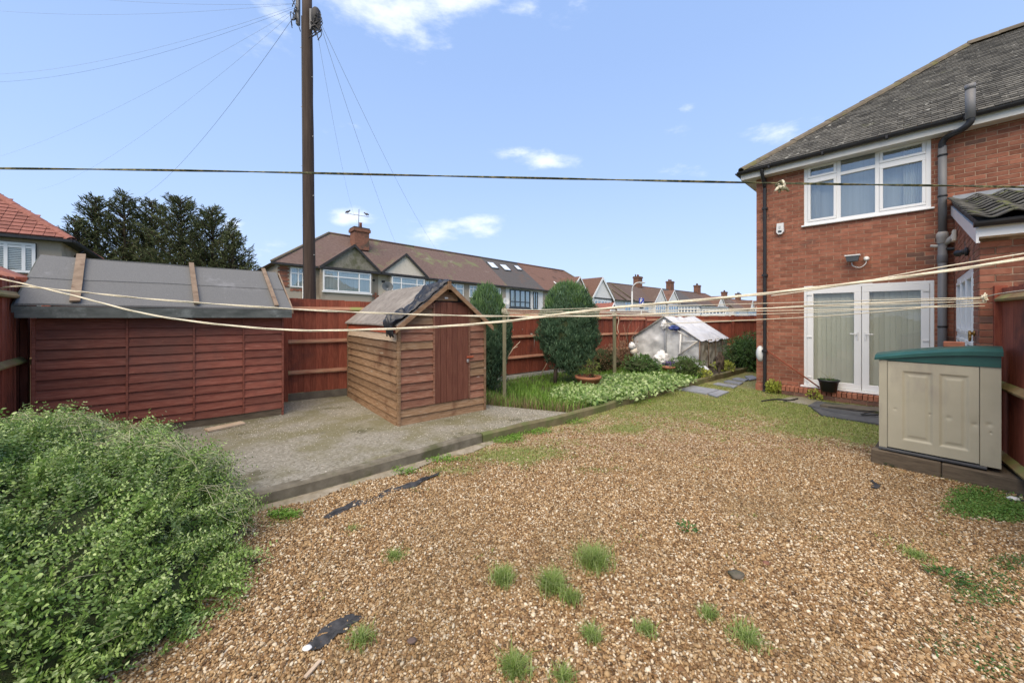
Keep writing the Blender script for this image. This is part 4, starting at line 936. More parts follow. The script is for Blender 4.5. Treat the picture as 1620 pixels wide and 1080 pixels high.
# roof: long front slope, ridge, short rear slope
ev = [sf.p(-.10, .20, 1.84), sf.p(SLN + .10, .20, 1.82)]; rg = [sf.p(-.12, -.80, 2.50), sf.p(SLN + .02, -.80, 2.47)]; bk = [sf.p(-.1, -1.02, 2.38), sf.p(SLN + .1, -1.02, 2.36)]
upv = (rg[0] - ev[0])
th = Vector((0, 0, -.03))
def grid_sheet(name, a, b, c, d, nu, nv, thick, amp, mat, parent, sc_=2.0, sag_=0):
    V = []; 
    for i in range(nu + 1):
        for j in range(nv + 1):
            u, v = i / nu, j / nv
            p = (a.lerp(b, u)).lerp(d.lerp(c, u), v); p.z += amp * mnoise.noise(p * sc_) - sag_ * 4 * u * (1 - u) * v
            V.append(p)
    n1 = len(V); V += [p + Vector((0, 0, -thick)) for p in V]
    q = lambda i, j: i * (nv + 1) + j
    Fc = [(q(i, j), q(i + 1, j), q(i + 1, j + 1), q(i, j + 1)) for i in range(nu) for j in range(nv)]
    Fc += [tuple(n1 + k for k in f[::-1]) for f in Fc]
    for i in range(nu): Fc += [(q(i, 0), n1 + q(i, 0), n1 + q(i + 1, 0), q(i + 1, 0)), (q(i, nv), q(i + 1, nv), n1 + q(i + 1, nv), n1 + q(i, nv))]
    for j in range(nv): Fc += [(q(0, j), q(0, j + 1), n1 + q(0, j + 1), n1 + q(0, j)), (q(nu, j), n1 + q(nu, j), n1 + q(nu, j + 1), q(nu, j + 1))]
    return meshobj(name, V, Fc, mat, parent, smooth=False)
h1 = ev[0].lerp(rg[0], .52); h2 = ev[1].lerp(rg[1], .52)
rf = grid_sheet('roof', ev[0], ev[1], h2, h1, 16, 5, .022, .010, m_felt, shed)
upn = Vector((0, 0, .012))
grid_sheet('felt_strip', ev[0].lerp(rg[0], .49) + upn, ev[1].lerp(rg[1], .49) + upn, rg[1] + upn, rg[0] + upn, 16, 5, .014, .010, m_felt, rf, sag_=.02)
grid_sheet('rear_slope', rg[0] + upn * .9, rg[1] + upn * .9, bk[1], bk[0], 16, 2, .02, .006, m_felt, shed, sag_=0)
prism('eaves_board', [ev[0] + LU * .0 + Vector((0, 0, -.025)), ev[1] + Vector((0, 0, -.025)), ev[1] + Vector((0, 0, -.145)), ev[0] + Vector((0, 0, -.16))], LB * .022, m_feltedge, shed)
prism('verge_board', [ev[1] + LU * .0 + Vector((0, 0, -.01)), rg[1] + LU * .03, rg[1] + LU * .03 + Vector((0, 0, -.07)), ev[1] + Vector((0, 0, -.08))], LU * .022, m_batten, shed)
prism('verge_board', [ev[0] + Vector((0, 0, -.02)), rg[0] + Vector((0, 0, -.02)), rg[0] + Vector((0, 0, -.1)), ev[0] + Vector((0, 0, -.1))], -LU * .022, m_feltedge, shed)
prism('gable_panel', [fs.p(-.0, -.012, ez - .02), fs.p(SD, -.012, ez - .02), fs.p(.93, -.012, 2.37), fs.p(.80, -.012, 2.42), fs.p(-.1, -.012, 1.80)], -LU * .02, m_shedA, shed)
for (f0, f1, wd) in ((.165, .135, .085), (.575, .57, .06), (.925, .93, .055)):
    a = ev[0].lerp(ev[1], f0); b = rg[0].lerp(rg[1], f1)
    a = a + (b - a) * .02; d_ = (b - a).normalized(); nn_ = LU.cross(d_).normalized(); nn_ = nn_ if nn_.z > 0 else -nn_
    b = b + d_ * .05
    side = d_.cross(nn_).normalized() * wd
    prism('roof_batten', [a + nn_ * .022 - side * .5, a + nn_ * .022 + side * .5, b + nn_ * .026 + side * .5, b + nn_ * .026 - side * .5], nn_ * .022, m_batten, shed)
# loose plank at the shed's foot
box('timber_offcut', Fr(G(332, 682, SL), (G(378, 668, SL) - G(332, 682, SL)).normalized(), Vector((.647, -.763, 0))), 0, .44, -.02, .14, SL - SL + 0, .035, m_palebrd, label='pale timber offcut lying on concrete at the large shed', cat='plank', bev=.004)

# ================================================================== SMALL SHED
SO = Vector((-1.64, 5.34, 0)); SA = Vector((.78, .626, 0)).normalized(); SB = Vector((-.626, .78, 0)).normalized()
ff = Fr(SO, SA, -SB); fl_ = Fr(SO + SB * 2.5, -SB, -SA)           # front and left side frames
fr_ = Fr(SO + SA * 1.49, SB, SA)
small = thing('garden_shed', 'small brown lapboard shed with gable roof and plank door', 'shed', tuple(SO))
SW = 1.49; SLL = 2.5; se = 1.60; sa = 2.20; zb = SL
prism('shed_carcass', [ff.p(.012, -.012, zb + .01), ff.p(SW - .012, -.012, zb + .01), ff.p(SW - .012, -.012, se), ff.p(SW / 2, -.012, sa - .05), ff.p(.012, -.012, se)], SB * (SLL - .03), m_dark, small)
nr = 12; rh = (se - .02 - zb) / nr
for r_ in range(nr):
    mt = m_redboard if r_ == nr - 1 else (m_palebrd if r_ == nr - 2 else m_cedar)
    lap(fl_, .02, SLL - .02, zb + r_ * rh, rh, mt, small, th=.034)
    lap(fr_, .02, SLL - .02, zb + r_ * rh, rh, m_cedar, small, th=.022)
ds0, ds1 = .56, 1.16; dz_b = zb + 2 * rh; dz_t = 1.92
for r_ in range(2): lap(ff, .02, SW - .02, zb + r_ * rh, rh, m_cedar, small, th=.034)
r_ = 2; z = zb + 2 * rh
while z < sa - .10:
    def wl(zz):    # half-width of the gable at height zz
        return SW / 2 if zz <= se else max(.02, SW / 2 * (sa - zz) / (sa - se))
    hw = wl(z + rh * .6); lo, hi = SW / 2 - hw + .01, SW / 2 + hw - .01
    if z + rh * .4 < dz_t:
        if ds0 - lo > .05: lap(ff, lo, ds0 - .005, z, rh, random.choice((m_cedarF, m_cedarF, m_cedar)), small, th=.034)
        if hi - ds1 > .05: lap(ff, ds1 + .005, hi, z, rh, random.choice((m_cedarF, m_cedarF, m_cedar)), small, th=.034)
    else: lap(ff, lo, hi, z, rh, m_cedar, small, th=.034)
    z += rh
for fr0, s in ((ff, 0), (ff, SW)): box('corner_post', fr0, s - .02, s + .02, -.02, .042, zb - .01, se + .02, m_cedar, small, bev=.003)
box('corner_post', fl_, -.02, .02, -.02, .040, zb, se, m_cedar, small)
dr = box('door', ff, ds0, ds1, .0, .004, dz_b, dz_t, m_door, small)
nb = 6; bw = (ds1 - ds0) / nb
for i in range(nb): box('door_plank', ff, ds0 + i * bw + .002, ds0 + (i + 1) * bw - .002,   .004, .036 + random.uniform(-.001, .002), dz_b - .005, dz_t - .06 * (i > 2) * (i - 2) / 3, m_door, dr, bev=.003)
for s in (ds0 - .014, ds1 + .016): box('door_post', ff, s - .014, s + .014, .002, .042, dz_b, dz_t - .02, m_cedarF, small)
box('door_latch', ff, ds1 - .04, ds1 + .09, .042, .056, 1.02, 1.05, m_redboard, small, bev=.003); box('padlock', ff, ds1 - .04, ds1 - .0, .042, .066, .95, 1.0, m_chrome, small, bev=.006)
box('catch', ff, SW / 2 - .02, SW / 2 + .04, .036, .046, 1.97, 1.995, m_white_pl, small, bev=.004)
# roof
ovf, ovs = .13, .07
sl_u = Vector((0, 0, 0))
def rp(side, t_, along):  # side -1 left, +1 right; t_ 0 at ridge 1 at eave; along 0 front .. 1 back
    s = SW / 2 + side * (SW / 2 + ovs) * t_; z = sa + .03 + (se + .03 - sa - .03 - ovs * .8) * t_
    return ff.p(s, ovf - along * (SLL + ovf + .06), z)
rl_ = grid_sheet('roof', rp(-1, 0, 0), rp(-1, 0, 1), rp(-1, 1, 1), rp(-1, 1, 0), 12, 5, .022, .008, m_osb, small)
rr2 = grid_sheet('roof', rp(1, 0, 1), rp(1, 0, 0), rp(1, 1, 0), rp(1, 1, 1), 12, 5, .022, .008, m_osb, small)
for sd_ in (-1, 1):
    a, b = rp(sd_, 0, 0) + Vector((0, 0, -.02)), rp(sd_, 1.03, 0) + Vector((0, 0, -.02))
    prism('bargeboard', [a, b, b + Vector((0, 0, -.075)), a + Vector((0, 0, -.075))], -SB * .02, m_cedar, small)
box('finial', ff, SW / 2 - .03, SW / 2 + .03, ovf + .021, ovf + .04, sa - .09, sa + .035, m_cedar, small, bev=.004)
box('eaves_trim', fl_, .0, SLL, .024, .04, se - .06, se - .0, m_redboard, small)
# black sheeting dragged over the front of the left slope
def sheeting():
    nu, nv = 46, 20; V = []
    for i in range(nu + 1):
        t_ = -.10 + 1.26 * i / nu
        for j in range(nv + 1):
            v = j / nv; wv = .05 + .05 * math.sin(i * .5) * .3
            al = (-.03 + v * (.36 - .16 * abs(t_ - .45) + .05 * math.sin(i * .7)) )
            al_n = al / (SLL + ovf + .06)
            sd_ = -1 if t_ >= 0 else 1
            p = rp(sd_, min(abs(t_), 1.0), al_n)
            if t_ > 1.0: p = rp(-1, 1.0, al_n) + Vector((0, 0, -(t_ - 1.0) * 1.3)) - SA * .03
            wr = mnoise.noise(Vector((i * .13, j * .35, 1.0))) * .09 + mnoise.noise(Vector((i * .6, j * .9, 4.0))) * .035 + abs(math.sin(v * 8 + i * .15)) * .035 + .12 * math.exp(-((t_ - .36) / .09) ** 2 - ((v - .85) / .3) ** 2) + .08 * math.exp(-((t_ - 1.0) / .12) ** 2)
            edge = min(v, 1 - v) * 4
            p = p + Vector((0, 0, .022 + max(0, wr) * min(1, .35 + edge))) + SB * wr * .3 + SA * (-abs(wr) * .5 if t_ > .95 else 0)
            V.append(p)
    q = lambda i, j: i * (nv + 1) + j
    Fc = [(q(i, j), q(i + 1, j), q(i + 1, j + 1), q(i, j + 1)) for i in range(nu) for j in range(nv)]
    o = meshobj('plastic_sheet', V, Fc, m_tarp, smooth=True, label='crumpled black plastic sheet draped over the small shed roof edge', cat='plastic sheet')
    s_ = o.modifiers.new('thick', 'SOLIDIFY'); s_.thickness = .004
sheeting()

# ================================================================== STORAGE BOX
Q0 = Vector((4.25, 4.28, 0)); Q1 = Vector((4.79, 3.62, 0)); qu = (Q1 - Q0).normalized(); QL = (Q1 - Q0).length
qf = Fr(Q0, qu, Vector((qu.y, -qu.x, 0)))
if qf.n.y > 0: qf = Fr(Q0, qu, Vector((-qu.y, qu.x, 0)))
sb = thing('storage_box', 'beige plastic storage box with dark green lid by the fence', 'storage box', tuple(Q0))
bz, bt = .205, 1.20; BD = .44
meshobj('box_shell', [qf.p(s, d, z) for s in (0, QL) for d in (-.02, -BD) for z in (bz, bt)], [(0, 1, 3, 2), (4, 6, 7, 5), (0, 4, 5, 1), (2, 3, 7, 6), (1, 5, 7, 3), (0, 2, 6, 4)], m_beige, sb)
def panel(name, fr, s0, s1, z0, z1, rects, dep, mat, parent, dents=()):
    """moulded front: recessed lines and dents on a fine grid"""
    nu, nv = 110, 130; V = []
    for i in range(nu + 1):
        for j in range(nv + 1):
            s = s0 + (s1 - s0) * i / nu; z = z0 + (z1 - z0) * j / nv; d = 0
            for (a, b, c, e, dd) in rects:
                q = min(s - a, b - s, z - c, e - z); d -= dd * max(0, min(1, q / .018))
            for (x, y, r_, dd) in dents:
                d -= dd * math.exp(-((s - x) ** 2 + (z - y) ** 2) / r_ ** 2)
            d += .0012 * mnoise.noise(Vector((s * 6, z * 6, 0)))
            V.append(fr.p(s, dep + d, z))
    q = lambda i, j: i * (nv + 1) + j
    Fc = np.array([(q(i, j), q(i + 1, j), q(i + 1, j + 1), q(i, j + 1)) for i in range(nu) for j in range(nv)])
    return meshobj(name, V, Fc, mat, parent, smooth=True)
ds = .070; de = QL * .845
panel('door', qf, ds, de - .003, bz + .012, bt - .012, [(ds + .13, ds + .145 + .005, bz + .10, bt - .10, -.0), (ds + .115, ds + .34, bz + .12, bt - .11, .012), (ds + .385, ds + .585, bz + .12, bt - .11, .012), (ds + .15, ds + .305, bz + .16, bt - .15, -.006), (ds + .42, ds + .55, bz + .16, bt - .15, -.006)], .014, m_beige, sb,
      dents=[(ds + .06, bz + .45, .012, .006), (ds + .32, bz + .44, .008, .010), (ds + .45, bz + .43, .02, .007), (ds + .62, bz + .40, .016, .007), (ds + .62, bz + .40, .05, .004), (ds + .2, bz + .8, .08, .003)])
panel('corner_panel', qf, de + .003, QL, bz, bt - .005, [], .012, m_beige, sb, dents=[(de + .06, bz + .42, .02, .007), (de + .07, bz + .34, .008, .010)])
panel('corner_panel', qf, 0, ds - .004, bz, bt, [], .020, m_beige, sb)
box('bottom_track', qf, .0, QL * .9, -.03, .035, bz - .028, bz - .004, m_dslate, sb, bev=.004)
# lid: low at the left, deep at the right, gently crowned
def lid():
    nu, nv = 24, 8; V = []
    L0, L1 = -.035, QL + .012
    for i in range(nu + 1):
        u = i / nu; s = L0 + (L1 - L0) * u; topz = bt + .040 + .130 * math.sin(u * math.pi * .5)
        for j in range(nv + 1):
            v = j / nv; d = .045 - v * (BD + .06)
            crown = .028 * math.sin(v * math.pi) + .018 * min(1, min(v, 1 - v) * 8)
            V.append(qf.p(s, d, topz + crown - .02))
    n1 = len(V)
    for i in range(nu + 1):
        u = i / nu; s = L0 + (L1 - L0) * u
        for j in range(nv + 1): v = j / nv; V.append(qf.p(s, .045 - v * (BD + .06), bt - .004 + .112 * math.sin(u * math.pi * .5)))
    q = lambda i, j: i * (nv + 1) + j
    Fc = [(q(i, j), q(i + 1, j), q(i + 1, j + 1), q(i, j + 1)) for i in range(nu) for j in range(nv)]
    Fc += [tuple(n1 + k for k in f[::-1]) for f in Fc]
    for i in range(nu): Fc += [(q(i, 0), n1 + q(i, 0), n1 + q(i + 1, 0), q(i + 1, 0)), (q(i, nv), q(i + 1, nv), n1 + q(i + 1, nv), n1 + q(i, nv))]
    for j in range(nv): Fc += [(q(0, j), q(0, j + 1), n1 + q(0, j + 1), n1 + q(0, j)), (q(nu, j), n1 + q(nu, j), n1 + q(nu, j + 1), q(nu, j + 1))]
    lo = meshobj('lid', V, Fc, m_green, sb, smooth=False)
    prism('lid_skirt', [qf.p(.0, .022, bt - .002), qf.p(QL, .022, bt - .005)] + [qf.p(QL * u, .022, bt + .010 + .11 * math.sin(u * math.pi * .5)) for u in np.linspace(1, 0, 12)], qf.n * -(BD + .01), m_green, sb)
lid()
box('loose_brick', qf, QL * .56, QL * .56 + .15, -.26, -.17, bt + .165, bt + .225, m_brick, label='single red brick lying on the green lid', cat='brick', bev=.006)
# sleepers under the box
slp = thing('timber_plinth', 'weathered timber plinth beneath the beige storage box', 'plinth', tuple(Q0))
box('sleeper', qf, -.06, QL * .55, -.05, .07, .0, .165, m_plinth, slp, bev=.008, rot=Matrix.Rotation(R(.6), 4, 'Y')); box('sleeper', qf, QL * .55 + .005, QL + .16, -.05, .075, .0, .16, m_plinth, slp, bev=.008)
box('sleeper', qf, -.05, QL + .1, -BD, -.06, .0, .16, m_plinth, slp, bev=.008)

# ================================================================== SLABS, STEP, DEBRIS
def slab(pxs, h, mat, label, z=.0, name='paving_slab', cat='slab', group=None):
    P = [G(a, b, h) for a, b in pxs]; return prism(name, P, (0, 0, -h - .01), mat, label=label, cat=cat, group=group)
slab([(1067, 614.5), (1093, 609), (1138, 616), (1118, 622)], .03, m_slate, 'larger left piece of the split grey stepping slab beside the kerb', name='stepping_slab')
slab([(1119.5, 622.3), (1139.5, 616.3), (1153, 619), (1134, 627)], .028, m_slate, 'narrow right piece of the split grey stepping slab', name='stepping_slab')
slab([(1128, 607), (1136, 604.5), (1167, 609.5), (1161, 612.5)], .03, m_slate, 'pale stepping slab just beyond the split one', name='stepping_slab')
slab([(1145, 603), (1152, 600.5), (1176, 604.5), (1170, 607.3)], .03, m_slate, 'middle grey stepping slab of the far garden path', name='stepping_slab')
slab([(1158, 599), (1166, 596.5), (1184, 599.5), (1178, 602.5)], .03, m_slate, 'fourth stepping slab nearing the house corner', name='stepping_slab')
slab([(1178, 594.5), (1190, 593), (1200, 598), (1186, 600.5)], .03, m_slate, 'farthest stepping slab beside the house corner', name='stepping_slab')
slab([(1278, 641), (1292, 634), (1420, 647), (1420, 662), (1340, 655)], .035, m_dslate, 'dark wet slab lying along the brick door step', name='paving_slab')
slab([(1283, 643), (1340, 655.5), (1420, 663), (1420, 676), (1385, 669), (1300, 656)], .03, m_dslate, 'dark slab in front of the doors, nearest the gravel', name='paving_slab')
slab([(1230, 632), (1262, 625), (1300, 634), (1283, 641)], .02, m_slab, 'small worn concrete patch left of the door step', name='concrete_patch', cat='concrete')
slab([(1297, 640), (1308, 636), (1400, 645), (1400, 652)], .075, m_gboard, 'grey timber ramp board leaning at the foot of the door step', name='ramp_board', cat='board')
def ragged(pts, label, name='membrane_scrap', mat=m_membrane, z=.013, cat='membrane'):
    P = []
    n_ = len(pts)
    for i in range(n_):
        a, b = G(*pts[i]), G(*pts[(i + 1) % n_])
        for t_ in (0, .33, .66):
            p = a.lerp(b, t_); L_ = (b - a).length * .13; P.append(p + Vector((random.uniform(-L_, L_), random.uniform(-L_, L_), 0)))
    c = sum(P, Vector()) / len(P)
    V = []; 
    for p in P: V.append(Vector((p.x, p.y, z + random.uniform(-.004, .008))))
    for p in P: q = c.lerp(p, .55); V.append(Vector((q.x, q.y, z + random.uniform(-.002, .012))))
    V.append(Vector((c.x, c.y, z + .004))); m_ = len(P)
    Fc = [(i, (i + 1) % m_, m_ + (i + 1) % m_, m_ + i) for i in range(m_)] + [(m_ + i, m_ + (i + 1) % m_, 2 * m_) for i in range(m_)]
    o = meshobj(name, V, Fc, mat, label=label, cat=cat); s_ = o.modifiers.new('t', 'SOLIDIFY'); s_.thickness = .003
    return o
ragged([(483, 1030), (520, 990), (555, 975), (574, 978), (560, 992), (520, 1022), (500, 1032)], 'torn black weed membrane showing through gravel, lower left')
ragged([(512, 820), (530, 808), (560, 795), (585, 790), (580, 798), (545, 810), (520, 822)], 'ragged black membrane strip nearest the hedge')
ragged([(586, 790), (620, 772), (622, 778), (598, 796), (566, 801)], 'ragged black membrane strip in the middle of the kerbside run')
ragged([(622, 774), (660, 765), (700, 746), (690, 755), (655, 770), (625, 781)], 'thin black membrane strip farthest along the kerb')
ragged([(1376, 762), (1383, 760), (1392, 772), (1380, 776)], 'small black membrane scrap in front of the storage box')
ragged([(1590, 788), (1612, 780), (1640, 800), (1600, 796)], 'dark slate scrap at the foot of the right fence', name='slate_scrap', cat='slate')
def pebble(px, py, r, mat, label, flat=.5, name='stone', cat='stone'):
    c = G(px, py); bm = bmesh.new(); bmesh.ops.create_icosphere(bm, subdivisions=2, radius=r)
    for v in bm.verts: v.co += v.co.normalized() * r * .35 * mnoise.noise(v.co / r * 1.3 + Vector((px, 0, 0))); v.co.z *= flat; v.co.x *= 1.3
    for v in bm.verts: v.co += Vector((c.x, c.y, .015 + r * flat * .5))
    me = bpy.data.meshes.new(name); bm.to_mesh(me); bm.free(); me.materials.append(mat); me.polygons.foreach_set('use_smooth', [True] * len(me.polygons))
    finish(bpy.data.objects.new(name, me), None, label, cat)
pebble(1165, 914, .038, m_gboard, 'fist sized brown stone on the gravel, centre right')
pebble(1213, 895, .022, m_chim, 'small reddish stone behind the brown stone')
pebble(1603, 792, .035, m_white_pl, 'white stone at the foot of the right fence')
pebble(486, 1030, .018, m_white_pl, 'white pebble at the end of the torn membrane')
pebble(651, 1018, .020, m_roofbrown2, 'flat purplish stone right of the torn membrane', .25)
box('wood_chip', Fr(G(395, 893), Vector((1, .25, 0)), Vector((.25, -1, 0))), 0, .07, -.01, .02, .015, .03, m_pole, label='dark wood chip beside the hedge foot', cat='wood chip')
box('wood_chip', Fr(G(482, 1078), Vector((.35, 1, 0)), Vector((1, -.3, 0))), 0, .09, -.008, .01, .018, .026, m_palebrd, label='pale wood sliver at the bottom edge below the torn membrane', cat='wood chip')
cb = thing('black_cable', 'coiled black cable on the dark slab by the doors', 'cable', tuple(G(1370, 652)))
tubes('cable', [(spline([G(1310, 643, .09), G(1340, 647, .09), G(1362, 650, .09), G(1385, 650, .09), G(1362, 655, .06), G(1385, 656, .05), G(1400, 652, .06)], 6), .009), (spline([G(1205, 634, .02), G(1230, 631, .04), G(1250, 633, .03), G(1262, 630, .03), G(1240, 635, .02)], 5), .014)], m_black_pl, cb)

# ================================================================== HEDGE (bottom left)
def in_hedge_surface(n):
    """points and normals on a lumpy superellipsoid"""
    C = np.array([-3.86, 2.12, 0.0]); Rr = np.array([2.05, 1.36, .93]); p = 2.4
    d = rdir(n * 2); d[:, 2] = np.abs(d[:, 2]); d = d[:n]
    k = (np.abs(d / Rr) ** p).sum(1) ** (-1 / p); P = d * k[:, None]
    nr_ = unit(np.sign(P) * np.abs(P / Rr) ** (p - 1) / Rr)
    Pw = P + C
    lump = vnoise(Pw, 2.2) * .18 + vnoise(Pw, 4.6, 9) * .20
    lim = Pw + nr_ * lump[:, None]
    lim[:, 2] *= 1 - .42 * np.clip((lim[:, 0] + 3.0) / 1.1, 0, 1) ** 1.3
    lim[:, 2] *= 1 - .42 * np.clip((-3.5 - lim[:, 0]) / 1.2, 0, 1)
    return lim, nr_
hedge = thing('privet_hedge', 'large sprawling small leaved green hedge filling the lower left corner', 'hedge', (-3.6, 2.1, 0))
# inner mass
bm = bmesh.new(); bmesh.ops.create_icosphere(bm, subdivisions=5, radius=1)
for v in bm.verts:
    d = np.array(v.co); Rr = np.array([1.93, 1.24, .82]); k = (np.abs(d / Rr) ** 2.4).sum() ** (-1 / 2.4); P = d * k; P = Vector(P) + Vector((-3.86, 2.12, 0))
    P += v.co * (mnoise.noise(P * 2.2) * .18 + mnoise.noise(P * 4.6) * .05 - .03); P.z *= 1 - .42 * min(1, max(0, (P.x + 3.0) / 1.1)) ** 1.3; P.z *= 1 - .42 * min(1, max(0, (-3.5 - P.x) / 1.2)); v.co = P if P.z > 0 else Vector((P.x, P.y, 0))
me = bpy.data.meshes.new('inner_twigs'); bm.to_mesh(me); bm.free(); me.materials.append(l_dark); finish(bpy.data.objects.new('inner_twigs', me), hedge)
def grow_shoots(n, length, pairs, leafL, leafW, mat, name, topbias=False, up=.55, near=False, sink=.0):
    P, Nm = in_hedge_surface(n)
    vis = (P[:, 0] > -4.5)
    if near: vis &= (P[:, 1] < 2.3) & (P[:, 0] > -3.4)
    P = P - Nm * sink
    P, Nm = P[vis], Nm[vis]; n = len(P)
    if topbias: ok = (Nm[:, 2] > .55) & (P[:, 1] > 1.9); P, Nm = P[ok], Nm[ok]; n = len(P)
    rd = rdir(n); cd_ = np.stack([vnoise(P, 5, 11), vnoise(P, 5, 23), vnoise(P, 5, 37)], 1)
    D = unit(Nm * .75 + np.array([.15, .1, up]) + rd * .38 + cd_ * 1.5)
    P0 = P - D * length * .55
    Ls = length * (.6 + .8 * rng.random(n))
    side = unit(np.cross(D, rdir(n))); 
    allC, allD, allN, allL = [], [], [], []
    drp = (.25 + .5 * rng.random(n))
    stems = []
    for k in range(pairs):
        t_ = (k + .6) / pairs
        base_ = P0 + D * (Ls * t_)[:, None]; base_[:, 2] -= drp * (Ls * t_) ** 2 * 1.4
        tang = unit(D + np.stack([0 * drp, 0 * drp, -2 * drp * Ls * t_ * 1.4], 1))
        sd_ = side if k % 2 == 0 else unit(np.cross(tang, side) * .55 + side * .8)
        for sg in (-1, 1):
            dd = unit(sd_ * sg * .9 + tang * .55 + rng.normal(0, .12, (n, 3)))
            nn_ = unit(np.cross(tang, dd) * sg + rng.normal(0, .25, (n, 3)) + np.array([0, 0, .5]))
            allC.append(base_); allD.append(dd); allN.append(nn_); allL.append(leafL * (1.05 - .45 * t_) * (.8 + .4 * rng.random(n)))
    Cc, Dd, Nv, Ll_ = map(np.concatenate, (allC, allD, allN, allL))
    shade = np.clip(.42 + vnoise(P, 3.2, 3) * 1.1 + vnoise(P, 1.2, 8) * .5, 0, 1); rn = np.clip(np.tile(shade, pairs * 2) + rng.normal(0, .18, len(Cc)), 0, .999)
    ok = Cc[:, 2] > .01
    leaf_mesh(name, Cc[ok], Dd[ok], Nv[ok], Ll_[ok], Ll_[ok] * leafW, mat, hedge, rnd=rn[ok], cup=.2, droop=.1, kind='stuff')
    return P0, D, Ls, drp
grow_shoots(10500, .23, 9, .0255, .53, l_hedge, 'hedge_leaves')
grow_shoots(6500, .40, 13, .028, .50, l_hedge, 'hedge_sprays', up=.30)
grow_shoots(9000, .22, 9, .030, .52, l_hedge, 'near_leaves', near=True, sink=.03)
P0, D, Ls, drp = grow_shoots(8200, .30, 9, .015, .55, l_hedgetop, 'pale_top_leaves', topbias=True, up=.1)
# bare clipped stems lying over the top
def stems(n, L0, L1, r, name, cond, spread, z_up=.05):
    P, Nm = in_hedge_surface(n * 3); ok = cond(P, Nm) & (P[:, 0] > -4.6); P, Nm = P[ok][:n], Nm[ok][:n]; n = len(P)
    V = np.zeros((n, 4, 3, 3)); a = rng.normal(spread[0], spread[1], n)
    D = unit(np.stack([np.cos(a), np.sin(a), rng.normal(z_up, .16, n)], 1)); D = unit(D - Nm * ((D * Nm).sum(1) * .8)[:, None]); Ls = rng.uniform(L0, L1, n)
    S = unit(np.cross(D, Nm)); U = np.cross(S, D)
    for i, t_ in enumerate((0, .33, .67, 1)):
        c = P + Nm * (.01 + .09 * rng.random(n))[:, None] * np.sin(t_ * 2.6 + .2) + D * (Ls * (t_ - .3))[:, None] - np.array([0, 0, 1]) * (Ls * t_ * t_ * .16)[:, None]
        for j in range(3):
            an = j * 2.094; V[:, i, j] = c + (S * math.cos(an) + U * math.sin(an)) * (r * (1 - .6 * t_))
    b = (np.arange(n) * 12)[:, None]; T = []
    for i in range(3):
        for j in range(3): T.append([i * 3 + j, i * 3 + (j + 1) % 3, (i + 1) * 3 + (j + 1) % 3, (i + 1) * 3 + j])
    T = np.array(T); meshobj(name, V.reshape(-1, 3), (b[:, :, None] + T[None]).reshape(-1, 4), l_stem, hedge, attr=np.repeat(rng.random(n), 12), kind='stuff')
stems(1500, .12, .36, .0028, 'clipped_stems', lambda P, Nm: (Nm[:, 2] > .5) & (P[:, 1] > 2.55), (.35, .5))
stems(200, .08, .20, .0018, 'side_stems', lambda P, Nm: (Nm[:, 2] < .9), (-.6, 1.2), .3)

# ================================================================== GRASS AND WEEDS
# short grass and moss on the far half of the yard
X_, Y_ = scatter(430000, -2.4, 8.0, 2.2, 12.5); ok = in_yard(X_, Y_) & (Y_ < kerb_y(X_) - .03)
X_, Y_ = X_[ok], Y_[ok]; g_ = greenness(X_, Y_); nz_ = vnoise(np.stack([X_, Y_], 1), 3.0); nz3 = vnoise(np.stack([X_, Y_], 1), 9.0, 4)
inh = ((X_ - HC.x) * HN.x + (Y_ - HC.y) * HN.y) > .06
pr = np.clip((g_ + nz_ * .55 + nz3 * .3 - .22) * 1.5, 0, 1) ** 1.3
ok = (rng.random(len(X_)) < pr) & inh; X_, Y_ = X_[ok], Y_[ok]
blade_mesh('yard_grass', np.stack([X_, Y_, zground(X_, Y_) - .002], 1), (.018 + .018 * rng.random(len(X_))), .0070, l_grass, lean=1.5, label='short mossy grass creeping through the gravel', cat='grass', kind='stuff')
l_tuft = leafmat('tuft blade', [(.16, .25, .045), (.26, .36, .09), (.40, .46, .20)], .3, .35)
def tuft(px, py, rp_, hgt, n_, label, mat=l_tuft, wd=.0042, lean=1.4, name='grass_tuft', cat='grass tuft'):
    c = G(px, py); r_ = rp_ / F * c.y; a = rng.random(n_) * 6.283; q = np.abs(rng.normal(0, .5, n_)).clip(0, 1.1) * r_
    hgt *= 1.2; blade_mesh(name, np.stack([c.x + np.cos(a) * q, c.y + np.sin(a) * q * 1.0, np.full(n_, .005)], 1), hgt, wd, mat, lean=lean, label=label, cat=cat, group='grass tufts in the gravel')
tuft(940, 893, 30, .085, 900, 'largest bright grass tuft in the middle of the gravel', wd=.0035)
tuft(795, 920, 20, .065, 420, 'grass tuft left of the largest one')
tuft(873, 930, 24, .075, 520, 'grass tuft just in front left of the largest one')
tuft(903, 950, 20, .05, 260, 'thin pale tuft below the largest grass tuft')
tuft(625, 882, 22, .040, 200, 'sparse tuft below the long membrane strips', lean=1.6)
tuft(558, 838, 16, .025, 110, 'tiny tuft left of the gravel centre, below the kerb', lean=1.6)
tuft(572, 1016, 24, .05, 200, 'sparse grass tuft touching the torn membrane', lean=1.6)
tuft(815, 1066, 26, .06, 520, 'grass tuft at the bottom edge, centre')
tuft(890, 1078, 20, .05, 200, 'smaller tuft at the bottom edge right of centre')
tuft(1183, 1016, 28, .05, 320, 'spreading grass tuft in the lower right gravel', lean=1.8)
tuft(1122, 977, 18, .045, 190, 'small grass tuft above the spreading one')
tuft(935, 1008, 16, .04, 240, 'faint thin tuft in the bottom centre gravel', lean=1.8)
tuft(1022, 998, 18, .03, 240, 'faint thin tuft right of the bottom centre', lean=1.8)
tuft(1450, 880, 20, .03, 260, 'sparse tuft in the gravel below the storage box', lean=1.8)
